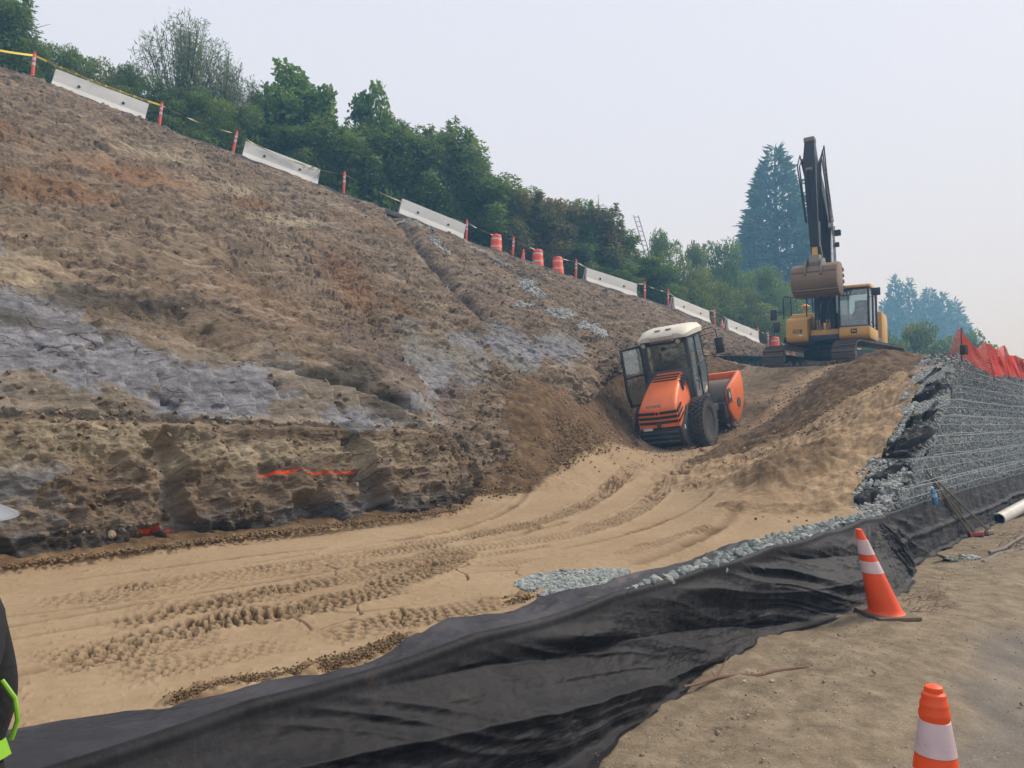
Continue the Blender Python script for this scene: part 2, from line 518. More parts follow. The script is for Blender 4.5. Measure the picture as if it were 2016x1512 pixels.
def build_fill():
    ncol = 1400
    # rows: finer near the camera, then the ramp
    ys = [1.2]
    while ys[-1] < 13: ys.append(ys[-1] + max(0.014 if ys[-1] > 2.6 else .04, ys[-1] ** 2 / (1.1 * 747) * 0.36))
    while ys[-1] < 31: ys.append(ys[-1] + 0.055)
    while ys[-1] < 70: ys.append(ys[-1] * 1.02)
    ys = np.array(ys)
    ax = np.linspace(-0.92, 0.95, ncol)
    X = ax[None, :] * (ys[:, None] + 0.6); Y = np.repeat(ys[:, None], ncol, 1)
    XG, YG = X, Y
    n_all = tn(X, Y)[1]; t_all = tn(X, Y)[0]; keep = (n_all > np.interp(t_all, [3.0, 3.7], [.0, .5])) & (n_all < 19)
    X, Y = X[keep].astype(np.float32), Y[keep].astype(np.float32)
    t, n = tn(X, Y)
    Z = fill_h(X, Y)
    # how loose the soil is: 0 rolled pad, 1 tipped heaps
    pad = 1 - sstep(0.03, 0.16, Z - 0.56 + 0.03 * fbm(X * 1.3, Y * 1.3, seed=3))
    lane = np.exp(-((n - 7.0) / 1.25) ** 2) * sstep(6, 9, t)           # rolled lane behind the roller
    lane = np.maximum(lane, np.exp(-((n - 5.2 - (t - 5) * .25) / 1.0) ** 2) * sstep(2, 5, t) * (1 - sstep(9, 11, t)))
    loose = np.clip((1 - pad) * (1 - 0.85 * lane), 0, 1)
    Z = Z + 0.018 * fbm(X * .5, Y * .5, octv=3, seed=11) + 0.004 * fbm(X * 4, Y * 4, octv=3, seed=12) * (1 - loose)
    big = fbm(X * .9, Y * .9, octv=4, seed=21, ridged=True)
    lump = fbm(X * 3.5, Y * 3.5, octv=4, seed=22)
    clod = fbm(X * 13, Y * 13, octv=3, seed=23)
    Z = Z + loose * (0.15 * big + 0.075 * lump + 0.04 * clod)
    # slumped scarps in the left-hand heap
    hp = np.exp(-((t - 7) / 3.5) ** 2 - ((n - 7.2) / 1.6) ** 2)
    Z = Z + hp * 0.16 * np.abs(fbm(X * 1.1 + 3, Y * 1.1, octv=3, seed=25)) * loose
    # rills down the tan slope beside the wall
    face = sstep(3.5, 6, t) * (1 - sstep(9, 14, t)) * (1 - sstep(2.6, 3.6, n))
    rill = fbm(n * 5 + 2 * fbm(X, Y, octv=2, seed=31), t * .8, octv=3, seed=32, ridged=True)
    Z = Z + face * (0.03 * rill - .07 * loose * big)
    # dozed berm on the right of the ramp
    berm = np.exp(-((n - 3.5 - .06 * (t - 14)) / .9) ** 2) * sstep(9, 13, t) * (1 - sstep(15, 18.5, t))
    Z = Z + berm * 0.40 * (1 + .3 * fbm(X * 2, Y * 2, seed=35))
    # low heap in front
    cx, cy = px_on_fill(1560, 945)
    hx, hy = X - cx, Y - cy
    lowheap = np.exp(-((hx * .66 + hy * .75) / 1.5) ** 2 - ((-hx * .75 + hy * .66) / .8) ** 2)
    Z = Z + 0.30 * lowheap * (1 + .25 * fbm(X * 2.5, Y * 2.5, seed=36))
    loose = np.maximum(loose, sstep(.25, .6, lowheap) * .9)
    w_, zp = footprint(X, Y, ROL_O, ROL_AZ, ROL_P, ROL_R, -.35, 3.2, .95, .75)
    Z = Z * (1 - w_) + (zp - .02 + .012 * lump) * w_
    w_, zp = footprint(X, Y, EXC_O, EXC_T, 0, 0, -2.4, 2.4, 1.9, 1.2)
    Z = Z * (1 - w_) + (zp + .012 * lump) * w_
    # crawler marks: cross bars along the lane further up the ramp
    up = lane * sstep(11, 13, t) * (1 - sstep(25, 27, t))
    Z = Z - up * 0.022 * (np.abs(((t * 4.2) + .25 * vnoise(X * 2, Y * 2, seed=40)) % 1 - .5) * 2 - .5)
    # toe berm against the hillside
    tb = np.zeros_like(Z)
    toe = [(p[0], p[1]) for p in TOE[:5]]
    d, arc, sd, _ = poly_dist(X, Y, refine(toe, .5))
    dn = d * np.sign(-sd)
    w_t = 0.20 + .09 * vnoise(arc * 1.1, arc * 0, seed=51) + .05 * vnoise(arc * 5, arc * 0, seed=52)
    tb = (1 - sstep(w_t * .45, w_t, d)) + (sd > 0) * sstep(0, .1, d)
    tb = np.clip(tb, 0, 1) * (1 - sstep(.6, 1.6, t))
    Z = Z + tb * (0.085 + .035 * fbm(X * 9, Y * 9, octv=3, seed=53) + .03 * fbm(X * 2.5, Y * 2.5, octv=2, seed=54))
    loose = np.maximum(loose, tb)
    dark = np.clip(tb, 0, 1)
    # spoil along the inner edge of the fabric
    for pts, w in (([(600, 1330), (700, 1308), (800, 1262)], .15), ([(360, 1384), (450, 1352), (600, 1330)], .10), ([(960, 1190), (1060, 1172)], .06),
                   ([(1440, 1010), (1500, 1014), (1620, 1012)], .3)):
        pl = [px_on_fill(*p) for p in pts]
        d, arc, sd, _ = poly_dist(X, Y, pl)
        m = 1 - sstep(w * .5, w, d + .04 * fbm(X * 6, Y * 6, octv=2, seed=56))
        Z = Z + m * (0.016 + .026 * fbm(X * 16, Y * 16, octv=3, seed=57))
        loose = np.maximum(loose, m); dark = np.maximum(dark, m * .6)
    # grooves and tyre tracks
    track = np.zeros_like(Z); XA, YA = X, Y
    for pts, w, dep in GROOVES:
        pl = refine([px_on_fill(*p) for p in pts])
        I = near(XA, YA, pl, .4); X, Y = XA[I], YA[I]
        d, arc, sd, L = poly_dist(X, Y, pl)
        dd = d + .02 * fbm(X * 7, Y * 7, octv=3, seed=60)
        fade = (.45 + .55 * sstep(-.3, .3, vnoise(arc * 2.2, arc * 0, seed=61)))
        g = np.exp(-(dd / w) ** 2) * fade
        r = np.exp(-((dd - w * 1.7) / (w * .8)) ** 2) * fade
        Z[I] += -g * dep * 1.3 + r * dep * .8 * (1 + .8 * fbm(X * 20, Y * 20, octv=2, seed=62))
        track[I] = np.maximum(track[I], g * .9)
    for k, (pts, w, dep, amp) in enumerate(TRACKS):
        pl = refine([px_on_fill(*p) for p in pts])
        I = near(XA, YA, pl, .5); X, Y = XA[I], YA[I]
        d, arc, sd, L = poly_dist(X, Y, pl)
        inside = (1 - sstep(w * .42, w * .52, d + .03 * vnoise(X * 6, Y * 6, seed=70 + k)))
        ends = sstep(0, .25, arc) * (1 - sstep(L - .25, L, arc))
        body = inside * ends
        patch = .35 + .65 * sstep(-.30, .22, fbm(X * 1.8, Y * 1.8, octv=2, seed=80 + k))
        # lug pattern: two rows of offset diagonal bars
        a = arc / .070 + 1.1 * vnoise(X * 2.3, Y * 2.3, seed=91 + k) + .5 * vnoise(X * 7, Y * 7, seed=92); b = sd / w + .07 * vnoise(X * 4, Y * 4, seed=93 + k)
        row = np.floor((b + .5) * 5)
        bar = np.abs(((a + row * .5 + np.abs(b) * .9 + .12 * vnoise(X * 5, Y * 5, seed=90)) % 1) - .5) * 2
        cell = np.abs((((b + .5) * 5) % 1) - .5) * 2
        lug = sstep(.40, .56, bar) * (1 - sstep(.78, .95, cell))
        rough = fbm(X * 14, Y * 14, octv=3, seed=95 + k)
        Z[I] -= body * patch * dep * .62 * (lug * 1.5 * amp - .2 + .55 * rough)
        rim = np.exp(-((d - w * .56) / .035) ** 2) * ends * patch
        Z[I] += rim * dep * .7 * (.6 + .8 * fbm(X * 16, Y * 16, octv=3, seed=99 + k))
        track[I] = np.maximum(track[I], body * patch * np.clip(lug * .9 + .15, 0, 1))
    X, Y = XA, YA
    # cracks in the crust
    for c0, seed in (((905, 1128), 1), ((700, 1214), 2), ((640, 1120), 3)):
        cx, cy = px_on_fill(*c0)
        m = np.exp(-((X - cx) / .55) ** 2 - ((Y - cy) / .35) ** 2)
        f1, f2, _ = worley(X * 3.2 + .3 * vnoise(X * 6, Y * 6, seed=7), Y * 3.2, seed=200 + seed)
        cr = (1 - sstep(0.0, .07, f2 - f1)) * sstep(.3, .7, m)
        Z = Z - cr * .03
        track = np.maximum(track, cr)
    # small crumbs everywhere on the pad
    crumb = np.maximum(0, fbm(X * 30, Y * 30, octv=2, seed=120) - .45)
    Z = Z + crumb * .03 * (1 - loose)
    # dark fresh soil: heap on the left, the berm right of the ramp
    soil = hp * 1.2 * (1 - pad)
    nlow = np.interp(t, [7.3, 8.6, 9.5, 10.6, 12], [3.0, 2.4, 1.9, .9, .1]); wv = .35 * fbm(X * 1.4, Y * 1.4, octv=4, seed=130)
    soil = np.maximum(soil, sstep(-.1, .25, n - nlow + wv) * (1 - sstep(5.0, 6.2, n + wv)) * sstep(7.3, 8.2, t + wv) * (1 - sstep(22, 24, t)))
    edge_n = np.interp(t, [2, 3.6, 8.8, 11, 13, 16, 20], [4.5, 4.85, 6.45, 7.9, 8.3, 8.5, 8.8])
    soil = np.maximum(soil, sstep(-.10, .22, n - edge_n + .16 * fbm(X * 1.6, Y * 1.6, octv=4, seed=131)) * sstep(.02, .10, Z - .58) * (1 - sstep(21, 23, t)))
    soil = np.maximum(soil, lane * .5 * sstep(9, 10, t) * (1 - .7 * sstep(19, 21, t)))
    soil = np.maximum(soil, sstep(.12, .8, lowheap) * .55)
    cor = np.exp(-((n - 4.65 - (t - 4.8) * .35 + .15 * wv) / .85) ** 4) * (1 - sstep(11.2, 12.4, t))
    soil = np.clip(np.maximum(soil * (1 - .95 * cor), dark * .7), 0, 1); loose = loose * (1 - .6 * cor)
    # keep the sheet out of sight under the road side
    f = grid_faces(len(ys), ncol)
    f = f[keep.ravel()[f].all(1)]
    remap = np.cumsum(keep.ravel()) - 1
    at_ = dict(loose=loose, soil=soil, track=track)
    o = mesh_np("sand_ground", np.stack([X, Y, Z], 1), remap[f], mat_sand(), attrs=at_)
    tag(o, "smooth tan sand pad rising into a ramp with heaps of darker soil", "ground", kind="structure")
    return o


def mat_sand():
    m = NM("sand_soil")
    grain = m.noise(260, 3, .6); med = m.noise(14, 5, .6); wide = m.noise(.9, 4, .55)
    sand = m.ramp(wide, [(.28, lin(136, 115, 89)), (.5, lin(149, 128, 100)), (.72, lin(160, 140, 113))])
    sand = m.mix(.35, sand, m.ramp(med, [(.3, lin(130, 109, 83)), (.7, lin(165, 145, 117))]))
    loosec = m.ramp(m.noise(7, 6, .65), [(.3, lin(112, 91, 67)), (.5, lin(146, 123, 94)), (.72, lin(176, 155, 125))])
    darkc = m.ramp(m.noise(5, 7, .65), [(.3, lin(64, 50, 36)), (.5, lin(93, 74, 53)), (.72, lin(124, 101, 74))])
    c = m.mix(m.attr("loose"), sand, loosec)
    sn = m.math('ADD', m.attr("soil"), m.math('MULTIPLY', m.math('SUBTRACT', m.noise(3.2, 6, .65), .5), .9), )
    sf = m.ramp(sn, [(.30, 0.0), (.62, 1.0)])
    c = m.mix(sf, c, darkc)
    c = m.mix(m.math('MULTIPLY', m.attr("track"), .92), c, lin(84, 63, 43))  # moist sand and shade of pressed lugs, grooves and cracks put into colour
    # pale pebbles in the loose soil
    v = m.vor(55); pb = m.ramp(v.outputs['Distance'], [(.10, 1.0), (.2, 0.0)])
    pick = m.n("ShaderNodeSeparateColor"); m.l(v.outputs['Color'], pick.inputs[0])
    pk = m.math('GREATER_THAN', pick.outputs[0], .93)
    pm = m.math('MULTIPLY', m.math('MULTIPLY', pb, pk), m.attr("loose"))
    c = m.mix(m.math('MULTIPLY', pm, .8), c, lin(196, 186, 168))
    c = m.mix(.22, c, m.ramp(grain, [(.3, (.3, .3, .3)), (.7, (.7, .7, .7))]), 'SOFT_LIGHT')
    n1 = m.bump(grain, .35, .004)
    n2 = m.bump(med, .35, .02, n1)
    return m.set(c, .95, n2, spec=.15)


# ---- hillside: ruled between a toe line and a crest line
CREST_PX = [(-900, -200, 19.5), (-350, 9, 22.6), (0, 140, 25.0), (90, 172, 25.6), (290, 248, 27.4), (460, 310, 29.0), (630, 372, 30.6),
            (790, 428, 32.0), (920, 480, 33.2), (1140, 556, 36.0), (1250, 590, 37.5), (1330, 615, 39.0), (1410, 646, 41.2), (1500, 682, 44.0), (1600, 716, 50.0), (1700, 730, 58)]
TOE = [(-9.7, -2.5, .5), (-6.7, 1.5, .5), at(0, 1135, z=.55), at(400, 1077, z=.55), at(900, 1012, z=.55), at(940, 985, Y=11.3), at(1060, 850, Y=14), at(1170, 740, Y=19),
       at(1230, 700, Y=23), at(1420, 694, Y=32), at(1510, 700, Y=38), (22, 46, 4.5)]
RULE = [-900, -520, -230, 20, 321, 470, 720, 960, 1172, 1404, 1520, 1690]      # crest abscissa each toe node is tied to
CR = np.array([at(a, b, Y=c) for a, b, c in CREST_PX]); CRX = np.array([a for a, b, c in CREST_PX], float)


def crest(u):
    return np.stack([np.interp(u, CRX, CR[:, k]) for k in range(3)], -1)


SK = np.linspace(0, 1, 400)
_k = np.linspace(0, len(TOE) - 1, 400)
_toe = np.stack([np.interp(_k, np.arange(len(TOE)), np.array(TOE)[:, j]) for j in range(3)], 1)
_cru = np.interp(_k, np.arange(len(TOE)), RULE)
_toe = smoothcurve(2, 5, _toe); _cr = smoothcurve(2, 3, crest(smoothcurve(2, 5, _cru)))
PA_L = np.array([[0, -.06], [.001, 0], [.014, .05], [.030, .085], [.050, .095], [.062, .13], [.082, .155], [.3, .285], [.6, .585], [.85, .862], [.97, .985], [1, 1]])
PA_R = np.array([[0, -.06], [.001, 0], [.03, .04], [.08, .10], [.13, .15], [.19, .21], [.25, .26], [.4, .40], [.62, .62], [.85, .86], [.97, .985], [1, 1]])


def hill_base(s, v):
    """s,v in 0..1 arrays -> XYZ"""
    toe = np.stack([np.interp(s, SK, _toe[:, j]) for j in range(3)], -1)
    cr = np.stack([np.interp(s, SK, _cr[:, j]) for j in range(3)], -1)
    w = sstep(.40, .58, s)
    vv = np.linspace(0, 1, len(PA_L))
    la = np.interp(v, vv, PA_L[:, 0]); lb = np.interp(v, vv, PA_L[:, 1])
    ra = np.interp(v, vv, PA_R[:, 0]); rb = np.interp(v, vv, PA_R[:, 1])
    a = la * (1 - w) + ra * w; b = lb * (1 - w) + rb * w
    X = toe[..., 0] + (cr[..., 0] - toe[..., 0]) * a
    Y = toe[..., 1] + (cr[..., 1] - toe[..., 1]) * a
    Z = toe[..., 2] + (cr[..., 2] - toe[..., 2]) * b
    return X, Y, Z
def hill_normals(P, nr, nc):
    G = P.reshape(nr, nc, 3)
    du = np.gradient(G, axis=1); dv = np.gradient(G, axis=0)
    N = np.cross(du, dv); N /= np.linalg.norm(N, axis=2, keepdims=True) + 1e-9
    if N[..., 2].mean() < 0: N = -N
    return N


# strata and stains of the cut: (s, v, radius s, radius v, tilt, strength)
BLOB = dict(
    grey=[(.150, .47, .05, .14, .0, 1), (.205, .50, .055, .085, -.3, 1.1), (.245, .47, .045, .075, -.3, 1.1), (.285, .42, .025, .09, -.2, 1.1), (.31, .52, .02, .05, 0, .5),
          (.47, .50, .035, .10, -.5, .9), (.52, .44, .03, .12, -.4, 1), (.57, .40, .03, .15, -.3, .9), (.42, .40, .02, .10, 0, .6), (.19, .13, .05, .07, 0, .35), (.25, .10, .09, .05, 0, .4), (.33, .11, .08, .05, 0, .4),
          (.38, .43, .03, .05, 0, .7), (.62, .35, .04, .15, 0, .7), (.335, .34, .02, .08, 0, .8), (.215, .62, .02, .02, 0, .6), (.18, .20, .03, .05, 0, .8)],
    pale=[(.20, .23, .05, .035, 0, 1), (.25, .235, .05, .03, 0, 1), (.29, .215, .04, .03, 0, 1.1), (.33, .21, .03, .03, 0, .8), (.36, .19, .03, .03, 0, .5),
          (.20, .60, .05, .02, -.4, .8), (.22, .585, .03, .015, 0, .8), (.45, .74, .05, .012, -.2, .9), (.40, .765, .05, .012, -.25, .8), (.36, .79, .04, .012, -.25, .8), (.53, .60, .02, .05, 0, .4)],
    rust=[(.26, .685, .045, .014, -.2, 1.2), (.32, .735, .05, .02, -.3, .8), (.42, .755, .04, .015, -.2, .9), (.475, .66, .025, .06, -.4, .9), (.50, .62, .02, .04, 0, .6),
          (.55, .22, .03, .05, 0, .55), (.60, .77, .06, .02, 0, .35), (.53, .78, .05, .02, 0, .4), (.40, .20, .03, .04, 0, .4), (.35, .62, .04, .05, 0, .35), (.24, .74, .03, .02, 0, .8)],
    mauve=[(.40, .55, .05, .07, -.2, .9), (.44, .50, .05, .08, -.3, .9), (.47, .40, .05, .10, -.2, .7), (.38, .47, .03, .05, 0, .6), (.43, .30, .05, .07, 0, .5), (.33, .90, .10, .05, 0, .35), (.60, .62, .06, .1, 0, .3)],
    olive=[(.22, .31, .07, .022, 0, 1.2), (.29, .30, .04, .022, 0, 1), (.20, .54, .06, .018, 0, .7), (.27, .585, .06, .02, -.3, .8), (.34, .50, .02, .05, -.8, 1.2), (.355, .42, .014, .07, -.6, 1.2), (.37, .34, .014, .06, 0, .9),
           (.24, .085, .12, .045, 0, 1.0), (.38, .09, .08, .05, 0, .8), (.64, .80, .02, .03, 0, 1), (.66, .78, .02, .02, 0, .9), (.565, .72, .006, .07, -.1, .8), (.40, .28, .02, .04, 0, .8), (.44, .22, .03, .04, 0, .6)],
    stone=[(.655, .60, .022, .035, -.3, 1.2), (.675, .50, .02, .04, -.2, 1.3), (.69, .42, .014, .05, 0, 1.2), (.645, .70, .014, .05, -.1, .9), (.62, .62, .02, .03, 0, .55), (.585, .78, .008, .05, 0, .6), (.63, .83, .03, .008, 0, .8), (.575, .885, .03, .006, 0, .7)],
    paint=[(.296, .175, .010, .0024, 0, 1.1), (.309, .170, .010, .0024, 0, 1.1), (.2445, .1175, .009, .0022, 0, 1.0), (.2555, .1205, .008, .0022, 0, 1.0), (.581, .14, .004, .006, 0, 1.2)],
)


def blobs(s, v, lst, wob, wob2):
    r = np.zeros_like(s)
    for cs, cv, rs, rv, tilt, k in lst:
        a = s - cs; b = v - cv - tilt * (-1) * a * 0 + 0
        a2 = a / rs; b2 = (b + tilt * a * 1.2) / rv
        d = np.sqrt(a2 * a2 + b2 * b2)
        r = np.maximum(r, k * np.clip(1.25 - d + wob * .55 + wob2 * .3, 0, 1))
    return np.clip(r, 0, 1)


def build_hill():
    nc, nr = 1500, 900
    s1 = np.linspace(.07, 1, nc); v1 = np.linspace(0, 1, nr)
    s = np.repeat(s1[None], nr, 0); v = np.repeat(v1[:, None], nc, 1)
    X, Y, Z = hill_base(s, v)
    # soften the ruled profile
    P = np.stack([X, Y, Z], 2)
    for _ in range(3):
        Q = np.pad(P, ((5, 5), (0, 0), (0, 0)), mode='edge'); P[6:-1] = (sum(Q[i:i + nr] for i in range(11)) / 11)[6:-1]
    X, Y, Z = P[..., 0].copy(), P[..., 1].copy(), P[..., 2].copy()
    N = hill_normals(P, nr, nc)
    q = X * .62 + Y * .78                    # along the cut
    c = X * -.78 + Y * .62                   # into the hill
    wl = 1 - sstep(.42, .52, s)              # steep machine-cut part on the left
    far = sstep(8, 22, Y)
    warp = vnoise(q * .8, Z * .9, c * .5, seed=301) * .25
    # lower face: bucket flutes between ragged ribs
    low = wl * sstep(.06, .11, v) * (1 - sstep(.245, .285, v))
    ph = (q + .35 * warp + .10 * (Z - .5)) / .42
    ph = ph + .55 * vnoise(q * 1.1, Z * .9, seed=350) + .22 * vnoise(q * 3.7, Z * 4.5, seed=351)
    cell = ph - np.floor(ph); cid = np.floor(ph)
    depth = hash3(cid, 0 * cid, 0, 5)
    top = .6 + 1.1 * hash3(cid, 0 * cid + 3, 0, 8)
    bite = np.clip((1 - (2 * cell - 1) ** 2) * 1.7, 0, 1) * sstep(.28, .42, depth) * (.45 + .55 * depth) * (1 - sstep(top, top + .12, Z + .05 * vnoise(q * 9, Z * 6, seed=302)))
    wob = fbm(q * 1.6, Z * 3.4, c * .8, octv=5, seed=320, gain=.6); wob2 = fbm(q * 6, Z * 9, c * 3, octv=3, seed=321)
    greym = blobs(s, v, BLOB['grey'], wob, wob2)
    D = -low * .24 * bite
    rug = fbm(q * 2.4, Z * 3.0, c * 2.4, octv=5, seed=303, ridged=True, gain=.55)
    D = D + low * .17 * rug * (1 - .75 * np.clip(bite, 0, 1))
    D = D + wl * (1 - sstep(.06, .12, v)) * .06 * fbm(q * 2.2, Z * 4, c * 2, octv=4, seed=304, ridged=True)
    # ragged ledge between the two faces
    led = wl * np.exp(-((v - .30 - .015 * vnoise(q * 1.2, q * 0, seed=305)) / .026) ** 2)
    D = D + led * (.10 * fbm(q * 3.5, Z * 3.5, c * 3.5, octv=4, seed=306, ridged=True) - .05)
    # upper face: planed strips
    upf = wl * sstep(.31, .34, v) * (1 - sstep(.50, .56, v + .02 * vnoise(q * 2, q * 0, seed=307)))
    ph2 = (q + .06 * Z + .25 * warp) / .36
    cell2 = ph2 - np.floor(ph2)
    ph2 = ph2 + .12 * vnoise(q * 5, Z * 6, seed=352); cell2 = ph2 - np.floor(ph2)
    D = D + upf * (.075 * (cell2 - .5) + .016 * vnoise(q * 3, Z * 14, seed=308))
    chip = sstep(.25, .5, fbm(q * 3.6, Z * 7, c * 2, octv=4, seed=309))
    D = D - upf * chip * .035
    # general relief: clods, scars and drag marks running down to the right
    dia = (q * .80 + Z * 1.2); dib = (q * .95 - Z * .35)
    mid = sstep(.48, .60, v) + (1 - wl)
    mid = np.clip(mid, 0, 1)
    sc1 = fbm(dib * .9, dia * .30, c * .35, octv=4, seed=310, ridged=True)
    sc2 = fbm(q * 1.9, Z * 2.6, c * 1.4, octv=5, seed=311, ridged=True, gain=.6)
    strk = fbm(q * .9 + Z * .8, Z * 6.5 + q * 2.1, c * .5, octv=4, seed=312, gain=.6)
    lump = fbm(X * 4.5, Y * 4.5, Z * 4.5, octv=4, seed=313, gain=.6)
    slick = np.clip(sstep(.25, .6, greym) + sstep(.05, .3, fbm(q * .7, Z * 1.1, c * .4, octv=3, seed=340)) * .7, 0, 1)      # planed, clean patches
    # broken benches: flat facets with crisp edges
    tf = (fbm(dib * .55, dia * .35, c * .3, octv=4, seed=341, gain=.55) + .25 * Z) * 5
    fr = tf - np.floor(tf); ter = np.floor(tf) + sstep(.35, .65, fr)
    D = D + mid * .085 * (ter - tf)
    tf2 = (fbm(q * 1.6, Z * 2.2, c, octv=4, seed=342, gain=.55)) * 5
    fr2 = tf2 - np.floor(tf2); D = D + mid * .045 * (np.floor(tf2) + sstep(.3, .7, fr2) - tf2) * (1 - .5 * slick)
    D = D + mid * (.12 * sc1 + (.038 + .04 * far) * sc2 * (1 - .7 * slick) + (.045 + .03 * far) * strk * (1 - .6 * slick) + (.016 + .02 * far) * lump * (1 - .7 * slick))
    # pits
    pit = sstep(.42, .62, fbm(X * 2.2, Y * 2.2, Z * 3.2, octv=3, seed=314))
    D = D - pit * (.05 + .07 * mid)
    clod = np.maximum(0, fbm(X * 7, Y * 7, Z * 9, octv=3, seed=315) - .15)
    D = D + clod * (.06 + .045 * mid) * (1 - .8 * slick * mid)
    D = D + (.012 + .006 * mid) * (1 - .6 * slick) * fbm(X * 16, Y * 16, Z * 16, octv=3, seed=316, ridged=True)
    # drag scratches parallel to the crest, broken by chips
    ua = X * .83 + Y * .52 - Z * .19; wa = -X * .35 + Y * .30 + Z * .88
    wrp = .5 * vnoise(ua * .5, wa * .7, seed=331)
    sc = fbm(ua * .75, wa * 5.5 + wrp * 4, octv=4, seed=332, gain=.62, ridged=True)
    msk = sstep(-.25, .35, fbm(ua * .35, wa * .8, octv=3, seed=333))
    D = D + mid * msk * (.035 + .035 * far) * sc
    chipm = fbm(ua * 3.2, wa * 6.0, octv=4, seed=334, gain=.6)
    D = D - mid * sstep(.24, .38, chipm) * (.06 + .07 * far) * (1 - .5 * slick)
    # gullies on the far part
    gul = np.exp(-((s - .567 + .02 * (v - .7)) / .006) ** 2) * sstep(.5, .65, v) + .8 * np.exp(-((s - .648) / .012) ** 2 - ((v - .80) / .035) ** 2)
    D = D - gul * .45
    # the shelf that crosses the left half (dark groove falling to the right)
    gv = .60 - (s - .27) * 1.9
    gr = np.exp(-((v - gv) / .016) ** 2) * sstep(.24, .28, s) * (1 - sstep(.36, .40, s))
    D = D - gr * .16
    edge = sstep(0.0, .10, 1 - v)
    D = D * (.06 + .94 * edge) - .11 * sstep(.90, .99, v)
    X = X + N[..., 0] * D; Y = Y + N[..., 1] * D; Z = Z + N[..., 2] * D
    at_ = {k: blobs(s, v, l, wob * (1.0 if k != 'paint' else .3), wob2 * (1 if k != 'paint' else 3.0)).ravel() for k, l in BLOB.items()}
    at_['bite'] = np.clip(low * bite + upf * (1 - chip) * .9, 0, 1).ravel()
    at_['slick'] = np.clip(slick * mid + upf * (1 - chip) + low * bite, 0, 1).ravel(); at_['ua'] = ua.ravel(); at_['wa'] = wa.ravel()
    co = np.stack([X, Y, Z], 2).reshape(-1, 3)
    f = grid_faces(nr, nc)
    o = mesh_np("hillside", co, f, mat_hill(), attrs=at_)
    tag(o, "bare excavated hillside of brown, rust and blue-grey clay with bucket marks", "hill", kind="structure")
    # broken clods and stones lying on the face
    g = np.random.default_rng(77); n = 15000
    i = (g.random(n) * (nr - 120) + 60).astype(int); j = (g.random(n) * (nc - 40) + 20).astype(int)
    stone = blobs(s, v, BLOB['stone'], wob, wob2)
    dens = np.clip(.12 + .9 * led + .9 * sstep(.24, .38, chipm) + .7 * low * (1 - bite) + 2.5 * stone + .25 * far - slick * .5, .02, 3)
    keepm = g.random(n) < dens[i, j] * .55
    # extra crushed stone where the drain rock spilled
    si, sj = np.nonzero(stone > .45); pick = g.integers(0, len(si), 5200)
    i2, j2 = si[pick], sj[pick]
    for nm, ii, jj, mat, lo, hi, lab, sd in (("slope_clods", i[keepm], j[keepm], mat_rock("clod", lin(66, 56, 46), lin(108, 93, 76), lin(150, 134, 112)), .014, .038, "broken clods and small stones lying all over the cut face", 60),
                                      ("slope_gravel", i2, j2, mat_rock("spilled_drain_rock", lin(110, 112, 112), lin(150, 152, 150), lin(196, 196, 190)), .018, .034, "pale crushed drain rock spilled down the far part of the cut", 61)):
        ps = np.stack([X[ii, jj], Y[ii, jj], Z[ii, jj]], 1) + N[ii, jj] * .008 + g.normal(0, .012, (len(ii), 3))
        sz = g.uniform(lo, hi, len(ii)) * (.50 + .052 * ps[:, 1]) * np.where(g.random(len(ii)) < .06, 1.5, 1)
        tag(scatter_rocks(nm, ps, sz, mat, sd, .9), lab, "stones", kind="stuff")
    return o


